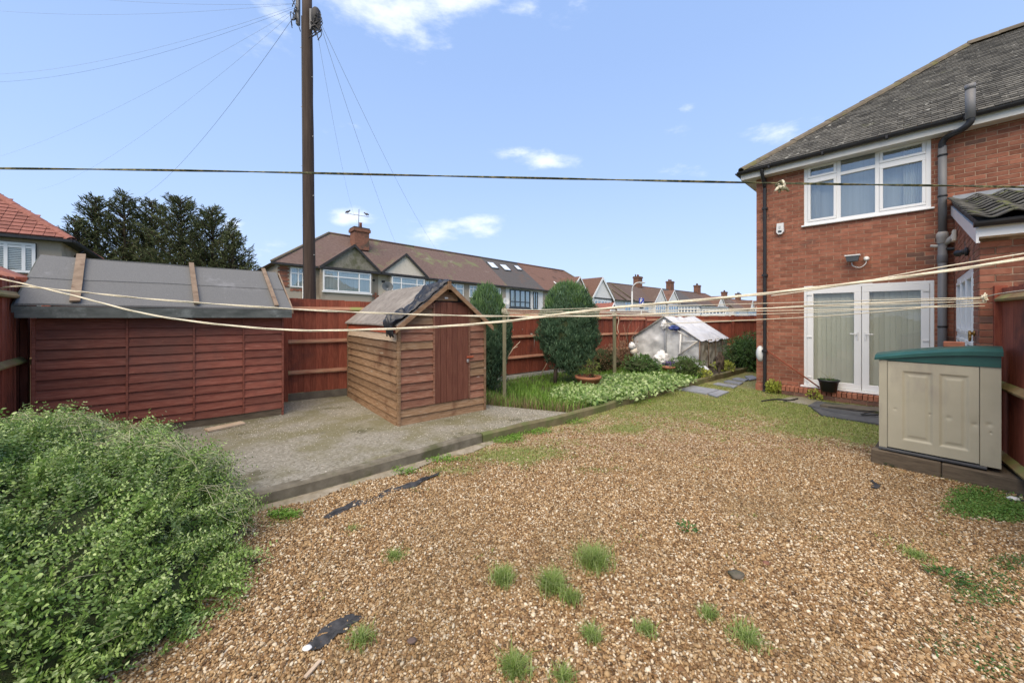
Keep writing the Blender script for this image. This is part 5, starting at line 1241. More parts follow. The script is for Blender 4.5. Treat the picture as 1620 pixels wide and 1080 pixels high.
def weed(px, py, rp_, n_, label, mat=l_weed, L=.03):
    c = G(px, py); r_ = rp_ / F * c.y; a = rng.random(n_) * 6.283; q = rng.random(n_) ** .7 * r_
    P = np.stack([c.x + np.cos(a) * q, c.y + np.sin(a) * q, .008 + rng.random(n_) * .025], 1)
    D = np.stack([np.cos(a) + rng.normal(0, .5, n_), np.sin(a) + rng.normal(0, .5, n_), .15 + .5 * rng.random(n_)], 1)
    leaf_mesh('weed', P, D, np.tile([0, 0, 1.], (n_, 1)) + rng.normal(0, .3, (n_, 3)), L * (.6 + .8 * rng.random(n_)), L * .45, mat, label=label, cat='weed')
weed(1088, 840, 15, 70, 'dark green rosette weed in the mid gravel')
weed(1500, 915, 22, 90, 'dark creeping weed in the right gravel')
weed(1410, 738, 8, 50, 'small dark weed at the left foot of the timber plinth')
weed(1497, 758, 14, 90, 'pale green weed at the middle of the timber plinth', l_grass, .018)
# clover-like ground cover by the right fence and low weeds along the kerb
def cover(name, blobs_, n_, L, mat, label, hz_=.03, zb_=.0, cat='ground cover'):
    P = []
    for (px, py, rx, ry, wt) in blobs_:
        m_ = int(n_ * wt); a = rng.random(m_) * 6.283; q = np.sqrt(rng.random(m_)) * (.8 + .5 * rng.random(m_))
        Xp = px + np.cos(a) * rx * q; Yp = np.maximum(py + np.sin(a) * ry * q, HZ + 30); Yw = F * (H - zb_) / (Yp - HZ)
        P.append(np.stack([(Xp - CX) / F * Yw, Yw, zb_ + rng.random(m_) * hz_], 1))
    P = np.concatenate(P); n2 = len(P); D = rdir(n2); D[:, 2] = np.abs(D[:, 2]) * .5 + .1
    Nn_ = rng.normal(0, .45, (n2, 3)); Nn_[:, 2] += 1
    leaf_mesh(name, P, D, Nn_, L * (.6 + .7 * rng.random(n2)), L * .6, mat, label=label, cat=cat, kind='stuff')
cover('clover', [(1560, 800, 60, 22, .8), (1600, 815, 30, 14, .3), (1540, 780, 35, 10, .2)], 5000, .016, leafmat('clover leaf', [(.08, .18, .03), (.13, .26, .05), (.20, .33, .08)], .3, .3), 'bright low clover patch in front of the right fence')
cover('kerb_weeds', [(905, 668, 30, 3, .12), (845, 684, 25, 4, .16), (800, 697, 24, 6, .25), (816, 690, 10, 7, .14), (700, 728, 40, 5, .12), (640, 748, 20, 4, .05), (450, 818, 24, 6, .14), (1010, 636, 30, 3, .1)], 4200, .020, l_bedgrass, 'bright weeds sprouting along the foot of the kerb', .05)
cover('gravel_weeds', [(1560, 930, 60, 30, .5), (1600, 890, 30, 12, .2), (1510, 1010, 60, 30, .3), (1585, 1050, 40, 25, .3)], 1300, .014, l_weed, 'thin low weeds scattered in the right hand gravel', .012)
# bed: long grass, dry edge, variegated ground cover
BZ = SL - .02
def bed_points(n_, x0, x1, y0, y1, cond=None):
    X, Y = scatter(n_, x0, x1, y0, y1)
    dv = (div1.x - div0.x) * (Y - div0.y) - (div1.y - div0.y) * (X - div0.x)
    dv2 = (divb.x - div0.x) * (Y - div0.y) - (divb.y - div0.y) * (X - div0.x)
    fy = np.where(X < -.35, 6.85 + (X + 4.2) * .61, 9.2 + (X + .35) * .8154)
    ok = (Y > kerb_y(X) + .10) & (dv > 0) & (dv2 < 0) & (Y < fy - .12)
    return X[ok], Y[ok]
X_, Y_ = bed_points(60000, -1.2, 8, 5.5, 13)
px_ = CX + X_ / Y_ * F; nz_ = vnoise(np.stack([X_, Y_], 1), 1.6)
ok = (px_ < 1110) & (rng.random(len(X_)) < np.clip(.75 + nz_, .2, 1)); X_, Y_, px_ = X_[ok], Y_[ok], px_[ok]
front = np.clip(1 - (Y_ - 6.3) / 2.5, 0, 1)
blade_mesh('bed_grass', np.stack([X_, Y_, np.full(len(X_), BZ)], 1), .075 + .13 * front * (px_ < 960) + .06 * (px_ > 960) + .03 * rng.random(len(X_)), .010, l_bedgrass, lean=.8, label='long lush green grass filling the planted bed', cat='grass', kind='stuff')
X_, Y_ = bed_points(40000, -1.2, 2.2, 5.6, 7.6); dd = (div1.x - div0.x) * (Y_ - div0.y) - (div1.y - div0.y) * (X_ - div0.x); dd /= (div1 - div0).length
ok = rng.random(len(X_)) < np.exp(-dd / .16) * .5; X_, Y_ = X_[ok], Y_[ok]
blade_mesh('dry_grass', np.stack([X_, Y_, np.full(len(X_), BZ)], 1), .10 + .16 * rng.random(len(X_)), .006, l_dry, lean=.9, label='brown dry grass fringing the near edge of the bed', cat='grass', kind='stuff')
cover('variegated_ground_cover', [(925, 634, 35, 10, .2), (960, 622, 60, 14, .35), (1010, 612, 60, 13, .35), (1050, 604, 45, 9, .2), (985, 603, 40, 7, .12), (890, 628, 18, 9, .1)], 6000, .085, l_varieg, 'pale variegated leafy ground cover beside the timber edging', .11, BZ)

# ================================================================== SHRUBS AND PLANTS
def ell_surface(n_, c, r_, zmin=None, fill=.25, pw=2.0):
    d = rdir(n_); k = (np.abs(d / np.array(r_)) ** pw).sum(1) ** (-1 / pw)
    P = d * k[:, None]; nr_ = unit(P / np.array(r_) ** 2); P = P * (1 - fill * rng.random(n_) ** 2)[:, None] + np.array(c)
    ok = P[:, 2] > (zmin if zmin is not None else -9); return P[ok], nr_[ok]
def core(c, r_, mat, parent, name='inner_branches', lump=.15):
    bm = bmesh.new(); bmesh.ops.create_icosphere(bm, subdivisions=4, radius=1)
    for v in bm.verts:
        d = v.co.copy(); v.co = Vector((d.x * r_[0], d.y * r_[1], d.z * r_[2])) * (1 + lump * mnoise.noise(d * 2.5)) + Vector(c)
    me = bpy.data.meshes.new(name); bm.to_mesh(me); bm.free(); me.materials.append(mat); return finish(bpy.data.objects.new(name, me), parent)
def clipped(name, label, c, r_, n_, mat, trunk=None, pw=2.4, dirs=(.45, 1.0), L=.07, W=.016, lump=.1, top_open=0):
    root = thing(name, label, 'shrub', (c[0], c[1], .1))
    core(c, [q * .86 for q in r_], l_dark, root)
    P, Nm = ell_surface(n_, c, r_, pw=pw, fill=.22)
    P = P + Nm * (vnoise(P, 3.0) * lump * 1.5 + vnoise(P, 8, 3) * lump * .9)[:, None]
    D = Nm * dirs[0] + np.array([0, 0, dirs[1]]) + rng.normal(0, .30, P.shape)
    rn = np.clip(.5 + vnoise(P, 5, 5) * .8 + rng.normal(0, .2, len(P)), 0, .999)
    leaf_mesh('foliage', P, D, Nm + rng.normal(0, .4, P.shape), L * (.6 + .8 * rng.random(len(P))), W * (.7 + .6 * rng.random(len(P))), mat, root, rnd=rn, cup=.0, kind='stuff')
    if top_open:
        m_ = top_open; a = rng.random(m_) * 6.283; q = rng.random(m_) ** .5 * .86; k_ = .9 + .1 * rng.random(m_)
        Pt = np.stack([c[0] + np.cos(a) * r_[0] * q * k_, c[1] + np.sin(a) * r_[1] * q * k_, c[2] + r_[2] * np.sqrt(1 - q * q) * k_], 1)
        leaf_mesh('top_shoots', Pt, np.array([0, 0, 1.]) + rng.normal(0, .26, Pt.shape) + (Pt - np.array(c)) * .35, rdir(m_), .05 + .13 * rng.random(m_) ** 2 + .04, .013, l_cyp2, root, cup=0, kind='stuff')
    if trunk: tube('trunk', trunk[0], trunk[1], m_bark, root, n=8)
    return root
clipped('conifer_shrub', 'clipped barrel shaped conifer standing before the red fence', (1.33, 8.7, 1.36), (.66, .57, 1.06), 30000, l_cyp, trunk=([(1.0, 8.6, .05), (1.02, 8.62, .5), (1.2, 8.7, 1.0)], [.05, .045, .03]), pw=2.1, top_open=5200)
clipped('conifer_shrub', 'narrow columnar conifer half hidden behind the small shed', (-.53, 7.75, 1.15), (.46, .42, 1.14), 22000, l_cyp, pw=2.0, top_open=2600)
def loose(name, label, c, r_, n_, mat, L=.05, W=.02, corem=l_dark, cat='shrub', stemn=0, zmin=.1, dz=.3, stem_mat=None):
    root = thing(name, label, cat, (c[0], c[1], zmin))
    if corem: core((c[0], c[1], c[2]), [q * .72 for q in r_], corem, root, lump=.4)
    P, Nm = ell_surface(n_, c, r_, zmin=zmin, fill=.5)
    P = P + Nm * ((vnoise(P, 4.5, 2) * .6 + vnoise(P, 9, 7) * .35) * min(r_))[:, None]
    leaf_mesh('foliage', P, Nm * .7 + np.array([0, 0, dz]) + rng.normal(0, .5, P.shape), Nm + rng.normal(0, .6, P.shape), L * (.6 + .8 * rng.random(len(P))), W, mat, root, rnd=np.clip(.5 + vnoise(P, 6) * .8 + rng.normal(0, .2, len(P)), 0, .999), kind='stuff')
    lst = []
    for i in range(stemn):
        a = random.uniform(0, 6.28); q = random.uniform(.3, 1.05)
        e = Vector((c[0] + math.cos(a) * r_[0] * q, c[1] + math.sin(a) * r_[1] * q, c[2] + r_[2] * random.uniform(.3, 1.25)))
        b = Vector((c[0] + random.uniform(-.1, .1), c[1] + random.uniform(-.1, .1), zmin - .02)); lst.append(([b, b.lerp(e, .5) + Vector((random.uniform(-.05, .05), 0, .05)), e], [.008, .006, .003]))
    if lst: tubes('stems', lst, stem_mat or m_bark, root, n=4)
    return root
loose('withered_shrub', 'brown withered shrub against fence beside the clipped conifer', (3.0 - .35, 10.6, .42), (.55, .35, .42), 1800, l_brown, .06, .02, corem=l_dark, stemn=46, stem_mat=M('dry twig', [(.16, .09, .055), (.26, .16, .10)], 9, rand=.3))
loose('withered_shrub', 'taller brown withered shrub left of the greenhouse', (3.35, 11.2, .52), (.45, .35, .48), 900, l_brown, .06, .02, corem=None, stemn=50, stem_mat=bpy.data.materials['dry twig'])
loose('evergreen_shrub', 'low dark evergreen shrub at the left foot of the greenhouse', (3.62, 10.3, .30), (.58, .4, .27), 2600, l_bush, .06, .022)
loose('evergreen_shrub', 'bushy green shrub in front of the greenhouse end', (4.62, 9.75, .32), (.38, .30, .30), 2400, leafmat('mid green leaf', [(.06, .12, .025), (.10, .17, .04), (.16, .23, .07)], .4, .25), .05, .018)
loose('evergreen_shrub', 'spreading dark shrub between greenhouse and brick house', (7.45, 11.6, .50), (.66, .6, .52), 8000, l_bush, .10, .018, dz=-.1)
loose('yellow_plant', 'yellow green leafy plant against the brick wall by the downpipe', tuple(hp(t_of(1224, .15), .17, .14)), (.17, .13, .16), 500, l_yellow, .05, .03, corem=None, cat='plant', zmin=0.0, stemn=8)
loose('yellow_plant', 'small yellow weed beside the door step corner', tuple(hp(t_of(1290, .25), .30, .10)), (.12, .08, .10), 120, l_yellow, .045, .028, corem=None, cat='plant', zmin=0.0, stemn=5)
loose('yellow_plant', 'yellow flowering plant at the far end of the kerb', (6.15, 10.75, .24), (.30, .2, .13), 600, l_yellow, .06, .03, corem=None, cat='plant')
loose('yellow_plant', 'pale yellow plant beside the brown stump', (4.98, 9.62, .22), (.20, .16, .12), 300, l_yellow, .05, .028, corem=None, cat='plant')
# bare twiggy stems by the fence
tw = thing('bare_sapling', 'bare pale sapling leaning on the fence left of greenhouse', 'sapling', (3.2, 10.9, .1))
tubes('branch', [([(3.45, 10.9, .1), (3.42, 10.9, .9), (3.30, 10.95, 1.45)], [.014, .01, .004]), ([(3.42, 10.9, .8), (3.6, 10.9, 1.2), (3.75, 10.9, 1.4)], [.01, .007, .003]), ([(3.42, 10.9, .9), (3.38, 10.85, 1.3), (3.5, 10.8, 1.6)], [.009, .006, .003]), ([(3.43, 10.9, .5), (3.2, 10.9, .9), (3.1, 10.9, 1.2)], [.009, .006, .003])], m_batten, tw)
tw = thing('garden_cane', 'thin pale forked stick leaning near the clipped conifer', 'stick', tuple(G(855, 596, .1)))
a = G(853, 597, BZ); tubes('stick', [([a, at(866, 573, a.y), at(872, 561, a.y)], [.012, .01, .005]), ([at(866, 573, a.y), at(873, 568, a.y)], [.008, .004])], m_palebrd, tw)
tw = thing('garden_cane', 'short broken twig tied to the mossy line post', 'stick', tuple(at(803, 562, 6.9)))
tubes('stick', [([at(803, 565, 6.9), at(812, 551, 6.9), at(823, 540, 6.9)], [.009, .008, .004]), ([at(812, 551, 6.9), at(819, 548, 6.9)], [.006, .004])], m_palebrd, tw)
# terracotta pot with plant
tp_ = Vector((1.72, 8.35, BZ)); pot = thing('terracotta_pot', 'wide terracotta pot beneath the clipped conifer', 'pot', tuple(tp_))
lathe('pot_body', [(.19, 0), (.27, .19), (.295, .20), (.295, .255), (.265, .255), (.25, .21), (0, .20)], tp_, m_terra, pot, n=28)
loose('potted_plant', 'straggly yellow green plant in the terracotta pot', (1.80, 8.35, .52), (.20, .14, .2), 220, leafmat('straggly leaf', [(.14, .20, .05), (.26, .30, .09)], .3, .3), .06, .02, corem=None, cat='plant', stemn=8, zmin=.32)
# black pot by the doors
bp = hp(t_of(1311, .3), .16, .20); pot = thing('plant_pot', 'black plastic plant pot on the brick door step', 'pot', tuple(bp))
bp = hp(t_of(1311, .21), .215, .20)
lathe('pot_body', [(.12, 0), (.158, .20), (.175, .205), (.175, .235), (.155, .235), (.15, .21), (0, .20)], bp, m_black_pl, pot, n=28)
pr_ = thing('potted_seedlings', 'low weedy growth with bare twigs in the black pot', 'plant', tuple(bp + Vector((0, 0, .21))))
a = rng.random(160) * 6.283; q = rng.random(160) * .17
leaf_mesh('foliage', np.stack([bp.x + np.cos(a) * q, bp.y + np.sin(a) * q, np.full(160, bp.z + .21) + rng.random(160) * .03], 1), rdir(160) + np.array([0, 0, .8]), rdir(160), .025, .014, l_weed, pr_)
tubes('twig', [([bp + Vector((random.uniform(-.08, .08), random.uniform(-.05, .05), .2)), bp + Vector((random.uniform(-.2, .12), random.uniform(-.05, .05), random.uniform(.28, .42)))], [.004, .002]) for _ in range(9)], l_stem, pr_, n=4)

# ================================================================== GREENHOUSE
m_poly, t = mk('cloudy polythene'); n = t.nodes; l = t.links
o = n.new('ShaderNodeOutputMaterial'); P_ = n.new('ShaderNodeBsdfPrincipled'); tr = n.new('ShaderNodeBsdfTransparent'); ms = n.new('ShaderNodeMixShader')
g_ = n.new('ShaderNodeNewGeometry'); z_ = n.new('ShaderNodeTexNoise'); z_.inputs['Scale'].default_value = 2.5; z_.inputs['Detail'].default_value = 6; l.new(g_.outputs['Position'], z_.inputs[0])
c_ = n.new('ShaderNodeValToRGB'); l.new(z_.outputs[0], c_.inputs[0]); c_.color_ramp.elements[0].position = .35; c_.color_ramp.elements[0].color = (.60, .62, .61, 1); c_.color_ramp.elements[1].position = .65; c_.color_ramp.elements[1].color = (.86, .87, .86, 1)
l.new(c_.outputs[0], P_.inputs['Base Color']); P_.inputs['Roughness'].default_value = .32; b_n = n.new('ShaderNodeBump'); b_n.inputs['Strength'].default_value = .5; b_n.inputs['Distance'].default_value = .05; l.new(z_.outputs[0], b_n.inputs['Height']); l.new(b_n.outputs[0], P_.inputs['Normal'])
mr = n.new('ShaderNodeMapRange'); l.new(z_.outputs[0], mr.inputs[0]); mr.inputs[1].default_value = .3; mr.inputs[2].default_value = .7; mr.inputs[3].default_value = .62; mr.inputs[4].default_value = .92
l.new(mr.outputs[0], ms.inputs[0]); l.new(tr.outputs[0], ms.inputs[1]); l.new(P_.outputs[0], ms.inputs[2]); l.new(ms.outputs[0], o.inputs[0])
m_sheet = M('white polythene roof', [((.68, .68, .67), .35), ((.82, .82, .81), .65)], 3, rough=.45, rand=0, bump=.3, bdist=.03, stain=((.42, .43, .44), 1.6, .55, .7), spec=.5)
m_sidesheet = M('stained polythene side', [((.52, .50, .42), .3), ((.68, .67, .60), .65)], 4, vec=(3, 3, .5), rough=.4, rand=0, bump=.6, bdist=.03, stain=((.36, .31, .20), 2.2, .55, .70, (2, 2, .5)))
GO = Vector((5.65, 11.1, 0)); GA = Vector((-.675, .738, 0)); GB = Vector((.738, .675, 0)); GW, GL = 2.2, 2.3
gf = Fr(GO, GA, -GB); gh = thing('greenhouse', 'small polythene covered greenhouse with white sheet roof', 'greenhouse', tuple(GO))
gz0, gze, gza = .12, .97, 1.69
def gp(s, d, z): return gf.p(s, -d, z)
def soft(name, a, b, c, d, nu, nv, amp, mat, parent, dirn, freq=3):
    V = []
    for i in range(nu + 1):
        for j in range(nv + 1):
            u, v = i / nu, j / nv; p = (a.lerp(b, u)).lerp(d.lerp(c, u), v); e = min(u, 1 - u, 1) * 4; e = min(1, e)
            V.append(p + dirn * (amp * e * (mnoise.noise(p * freq) + .6 * mnoise.noise(p * freq * 2.7) - .25)))
    q = lambda i, j: i * (nv + 1) + j
    return meshobj(name, V, [(q(i, j), q(i + 1, j), q(i + 1, j + 1), q(i, j + 1)) for i in range(nu) for j in range(nv)], mat, parent, smooth=True)
up_ = Vector((0, 0, 1))
sfm = soft('roof_sheet', gp(-.06, -.08, gze - .02), gp(-.06, GL + .05, gze - .02), gp(GW / 2, GL + .05, gza + .02), gp(GW / 2, -.08, gza + .02), 30, 20, .085, m_sheet, gh, up_, 1.7)
soft('roof_sheet', gp(GW + .06, -.08, gze - .02), gp(GW + .06, GL + .05, gze - .02), gp(GW / 2, GL + .05, gza + .02), gp(GW / 2, -.08, gza + .02), 30, 20, .085, m_sheet, gh, up_, 1.7)
soft('side_sheet', gp(-.02, 0, gz0), gp(-.02, GL, gz0), gp(-.02, GL, gze), gp(-.02, 0, gze), 40, 10, .07, m_sidesheet, gh, GB * .0 - GA, 5)
soft('side_sheet', gp(GW + .02, 0, gz0), gp(GW + .02, GL, gz0), gp(GW + .02, GL, gze), gp(GW + .02, 0, gze), 20, 8, .05, m_sidesheet, gh, GA, 5)
def gable_sheet(dep, mat, amp):
    V = []; nu, nv = 28, 14
    for i in range(nu + 1):
        s = GW * i / nu; top = gze + (gza - gze) * (1 - abs(s - GW / 2) / (GW / 2))
        for j in range(nv + 1): p = gp(s, dep, gz0 + (top - gz0) * j / nv); V.append(p - GB * amp * (mnoise.noise(p * 4) + .5 * mnoise.noise(p * 9)))
    q = lambda i, j: i * (nv + 1) + j
    return meshobj('gable_sheet', V, [(q(i, j), q(i + 1, j), q(i + 1, j + 1), q(i, j + 1)) for i in range(nu) for j in range(nv)], mat, gh, smooth=True)
gable_sheet(.01, m_poly, .05); gable_sheet(GL - .02, m_poly, .03)
def bar(a, b, r_, mat=m_batten, name='frame_bar', par=None): tube(name, [a, b], r_, mat, par or gh, n=6)
for d in (-.04, GL):
    bar(gp(0, d, gze), gp(GW / 2, d, gza), .02, m_palerail); bar(gp(GW, d, gze), gp(GW / 2, d, gza), .02, m_palerail); bar(gp(0, d, gz0), gp(0, d, gze), .02); bar(gp(GW, d, gz0), gp(GW, d, gze), .02)
bar(gp(GW / 2 - .05, -.05, gz0), gp(GW / 2 - .05, -.05, gza - .1), .035, m_lead, 'front_post'); bar(gp(.62, -.05, gz0), gp(.55, -.05, 1.15), .03, m_white_pl, 'door_post')
bar(gp(.05, -.06, .95), gp(.55, -.06, .90), .014, m_white_pl); bar(gp(.05, -.06, .95), gp(.62, -.07, .48), .025, m_palerail); bar(gp(.35, -.07, 1.08), gp(.95, -.07, 1.42), .016, m_white_pl)
for d in (.55, 1.15, 1.75): bar(gp(-.04, d, gz0), gp(-.04, d, gze), .013)
bar(gp(GW / 2, -.05, gza + .03), gp(GW / 2, GL, gza + .02), .02, m_palerail, 'ridge_bar')
def lump(name, c, r_, mat, label, cat, seed=1.0, amp=.45):
    bm = bmesh.new(); bmesh.ops.create_icosphere(bm, subdivisions=4, radius=1)
    for v in bm.verts:
        d = v.co.copy(); v.co = Vector((d.x * r_[0], d.y * r_[1], d.z * r_[2])) * (1 + amp * mnoise.noise(d * 2.2 + Vector((seed, 0, 0))) + amp * .4 * mnoise.noise(d * 6)) + Vector(c)
    me = bpy.data.meshes.new(name); bm.to_mesh(me); bm.free(); me.materials.append(mat); me.polygons.foreach_set('use_smooth', [True] * len(me.polygons)); return finish(bpy.data.objects.new(name, me), None, label, cat)
lump('plastic_bundle', tuple(gp(GW / 2 - .02, -.25, .34)), (.22, .18, .26), m_sheet, 'scrunched white polythene bundle at the greenhouse front', 'bundle', 1.0, .28)
lump('fabric_scrap', tuple(gp(.72, -.35, .20)), (.20, .14, .10), m_purple, 'crumpled purple fabric below the polythene bundle', 'fabric', 4, .6)
lump('plastic_bag', tuple(gp(.72, -.12, 1.33)), (.17, .06, .07), m_bluefab, 'blue plastic bag hung inside the greenhouse gable', 'bag', 7, .7)
lump('plastic_bag', tuple(gp(GW / 2 - .05, -.12, 1.42)), (.09, .07, .14), m_white_pl, 'white bag tied round the greenhouse front post', 'bag', 9, .4)
lump('tree_stump', tuple(at(1139, 572, 9.6)), (.09, .08, .22), m_bark, 'brown shaggy stump beside the greenhouse side', 'stump', 3, .7)
wb = thing('wheelbarrow', 'upturned black tub under a white board by the kerb', 'wheelbarrow', tuple(G(1103, 598)))
c0 = G(1103, 597, BZ); lathe('tub', [(.22, 0), (.21, .04), (.13, .19), (0, .20)], c0 + Vector((0, .15, .0)), m_black_pl, wb, n=20, axis=Vector((-.1, -.75, .55)))
prism('board', [at(1077, 581, c0.y), at(1122, 584, c0.y), at(1122, 586.5, c0.y), at(1077, 583.5, c0.y)], (0.05, .28, .05), m_white_pl, wb)
prism('board', [at(1090, 584.5, c0.y), at(1110, 587, c0.y), at(1105, 593, c0.y), at(1094, 590, c0.y)], (0.02, .2, .02), M('pinkish board', [(.5, .38, .33), (.62, .5, .45)], 5, rand=0), wb)
bt_ = at(1001, 550, 10.9); bo = thing('plastic_bottle', 'cut plastic bottle on a cane left of the greenhouse', 'bottle', tuple(bt_))
lathe('bottle_top', [(.10, 0), (.10, .10), (.07, .17), (.03, .2), (.0, .21)], bt_ + Vector((0, 0, -.03)), m_white_pl, bo, n=16, axis=(-.25, 0, 1)); lathe('bottle_base', [(.08, 0), (.105, .02), (.10, .15)], bt_ + Vector((.05, 0, -.17)), m_cream, bo, n=16, axis=(-.25, 0, 1))
tube('cane', [bt_ + Vector((.06, 0, -.9)), bt_], .008, m_batten, bo)
for (px, py, lb) in ((1035, 588, 'white bucket in front of the greenhouse post'),):
    c = G(px, py, BZ); lathe('bucket', [(.09, 0), (.12, .20), (.125, .20), (.11, .19), (0, .02)], c, m_white_pl, n=18, label=lb, cat='bucket')
c = G(1058, 590, BZ); lathe('terracotta_pot', [(.12, 0), (.16, .14), (.18, .14), (.18, .18), (.15, .18), (0, .14)], c, m_terra, n=20, label='small terracotta pot beside the white bucket', cat='pot')

# ================================================================== LINE POSTS AND WASHING LINES
pa = thing('line_post', 'mossy timber washing line post right of the small shed', 'post', (-.14, 6.85, .1))
frp = Fr((-.14, 6.85, 0), (1, 0, 0), (0, -1, 0)); box('post', frp, -.034, .034, -.034, .034, .0, 1.86, m_post, pa, bev=.006)
tubes('rope_binding', [([frp.p(.05 * math.cos(a), .05 * math.sin(a), 1.76 + a * .004) for a in np.linspace(0, 18, 60)], .006), (spline([frp.p(.03, .05, 1.8), frp.p(.07, .05, 1.72), frp.p(.06, .05, 1.6)], 5), .006), ([frp.p(0, .02, 1.85), frp.p(.03, .03, 1.92), frp.p(.01, .0, 1.86)], .006)], m_rope, pa)
xb = (972 - CX) / F * 9.9; pb_ = thing('line_post', 'grey timber washing line post near the greenhouse', 'post', (xb, 9.9, .1))
frq = Fr((xb, 9.9, 0), (1, 0, 0), (0, -1, 0)); box('post', frq, -.04, .04, -.04, .04, 0, 1.80, m_post, pb_, bev=.006)
tubes('rope_binding', [([frq.p(.065 * math.cos(a), .065 * math.sin(a), 1.70 + a * .004) for a in np.linspace(0, 18, 60)], .007), (spline([frq.p(.06, .06, 1.72), frq.p(.1, .05, 1.6), frq.p(.07, .05, 1.4), frq.p(.1, .05, 1.25)], 5), .008)], m_rope, pb_)
def line(lst, r_, label, mat=m_rope, cat='washing line', name='washing_line', strands=1):
    pts_ = spline([at(*q) for q in lst], 10)
    if strands == 1: return tube(name, pts_, r_, mat, n=8, label=label, cat=cat)
    L_ = []
    for k_ in range(strands):
        q = []
        for i, p in enumerate(pts_):
            a = i * .55 + k_ * 2 * math.pi / strands; q.append(p + Vector((0, math.cos(a), math.sin(a))) * r_ * .85)
        L_.append((q, r_))
    return tubes(name, L_, mat, n=6, label=label, cat=cat)
line([(-60, 266, 1.3), (300, 270, 1.3), (810, 281, 1.3), (1236, 290, 1.3), (1500, 294, 1.3), (1700, 298, 1.3)], .0022, 'taut green flecked line crossing the sky from edge to edge', m_rope2, strands=2)
kn = at(1236, 294, 1.29); kt = thing('rope_knot', 'frayed knotted cloth tied on the taut sky line', 'knot', tuple(kn))
L_ = []
for i in range(14):
    a0 = random.uniform(0, 6.28); r1 = random.uniform(.006, .016)
    L_.append((spline([kn + Vector((random.gauss(0, .006), random.gauss(0, .006), random.gauss(0, .006))), kn + Vector((math.cos(a0) * r1, random.gauss(0, .006), math.sin(a0) * r1)), kn + Vector((math.cos(a0 + .9) * r1 * 1.2, random.gauss(0, .006), math.sin(a0 + .9) * r1 * 1.2)), kn + Vector((random.gauss(0, .005), 0, random.gauss(-.004, .005)))], 4), .0032))
for e in ((-.026, -.02), (.022, -.022), (.004, .014), (-.012, -.026)): L_.append(([kn, kn + Vector((e[0] * .6, -.004, e[1] * .5)), kn + Vector((e[0], -.006, e[1]))], [.0045, .0055, .003]))
tubes('knot_loops', L_[::2], m_rope, kt, n=6)
tubes('dark_loops', L_[1::2], m_post, kt, n=6)
lump('knot_cloth', tuple(kn + Vector((0, 0, -.003))), (.011, .009, .010), m_rope, None, None, 5, .6)
_k = bpy.context.scene.objects['knot_cloth']; _k.parent = kt; _k.matrix_parent_inverse = world[kt].inverted()
line([(-80, 428, 3.6), (0, 441, 3.45), (110, 466, 3.2), (250, 500, 2.9), (440, 521, 2.6), (620, 520, 2.3), (780, 510, 2.1), (960, 488, 1.9), (1200, 465.5, 1.75), (1480, 431, 1.6), (1720, 392, 1.5)], .0042, 'thick sagging cream line sweeping from left fence to right edge', strands=3)
line([(0, 456, 3.9), (33, 453, 3.85), (120, 461, 3.8), (250, 474, 3.7), (467, 489, 3.6), (620, 496, 3.6), (770, 500, 3.7), (930, 500, 3.8), (1100, 494, 3.9), (1300, 483, 4.0), (1556, 472, 4.0)], .0055, 'cream line passing in front of both sheds', strands=2)
hook = frr.p(.02, .06, 1.9)
hk = at(1558, 470, 3.93)
A_ = frp.p(0, .05, 1.80)
for (dy_, sg, lb) in ((0, .0, 'highest of the lines from post to right fence'), (6, .03, 'second of the lines from post to right fence'), (9, .10, 'third of the lines from post to right fence'), (14, .02, 'lowest taut line from post to right fence')):
    a = A_ + Vector((0, 0, -.012 * dy_ / 3)); b = hk + Vector((0, 0, -dy_ / F * 3.93))
    tube('washing_line', sag(a, b, sg), .0048, m_rope, n=6, label=lb, cat='washing line')
line([(1050, 512, 6.0), (1190, 506, 5.2), (1340, 497.5, 4.6), (1556, 478, 3.95)], .0055, 'drooping cream line crossing low in front of the greenhouse')
line([(798, 489, 6.8), (972, 494, 9.85)], .007, 'short line between the two posts')
line([(1220, 468, 2.6), (1330, 452, 2.3), (1480, 424, 2.0), (1720, 385, 1.8)], .0032, 'thin line just above the thick sagging one at right')
line([(1556, 470, 3.93), (1590, 463, 3.4), (1700, 450, 2.4)], .0042, 'short cream line leaving the right fence towards the edge')
kn2 = thing('rope_knot', 'bunch of cream rope ends knotted at the right fence post', 'knot', tuple(hk))
tubes('knot_loops', [(spline([hk + Vector((random.gauss(0, .012), random.gauss(0, .01), random.gauss(-.01, .02))) for _ in range(5)], 4), .006) for _ in range(7)], m_rope, kn2)

# ================================================================== TELEGRAPH POLE
PX, PY = -4.95, 9.1
pole = thing('telegraph_pole', 'tall dark wooden telegraph pole rising behind the fence', 'pole', (PX, PY, 0))
ptop = Vector((-5.05, 9.1, 9.75)); pbot = Vector((PX, PY, 0))
tube('pole_shaft', [pbot.lerp(ptop, i / 14) + Vector((random.uniform(-.006, .006), 0, 0)) for i in range(15)], [.140 - .030 * i / 14 for i in range(15)], m_pole, pole, n=20)
for i, z in enumerate(np.linspace(3.2, 9.0, 9)):
    c = pbot.lerp(ptop, z / 9.75); s_ = -1 if i % 2 else 1
    tube('step_bolt', [c + Vector((s_ * .10, -.03, 0)), c + Vector((s_ * .15, -.05, 0))], .008, m_lampgrey, pole, n=5)
box('junction_bracket', Fr((at(492, 28, 9.05).x, 9.05, 0), (1, 0, 0), (0, -1, 0)), -.03, .10, -.02, .02, at(492, 45, 9).z, at(492, 12, 9).z, m_grey_pipe, pole)
tube('cable_conduit', [pbot + Vector((-.135, -.04, .2)), ptop + Vector((-.10, -.04, -.7))], .016, m_black_pl, pole, n=6)
c = at(500, 28, 9.0); lathe('junction_box', [(.05, -.22), (.09, -.2), (.11, 0), (.10, .16), (.06, .22)], c, m_timber, pole, n=16)
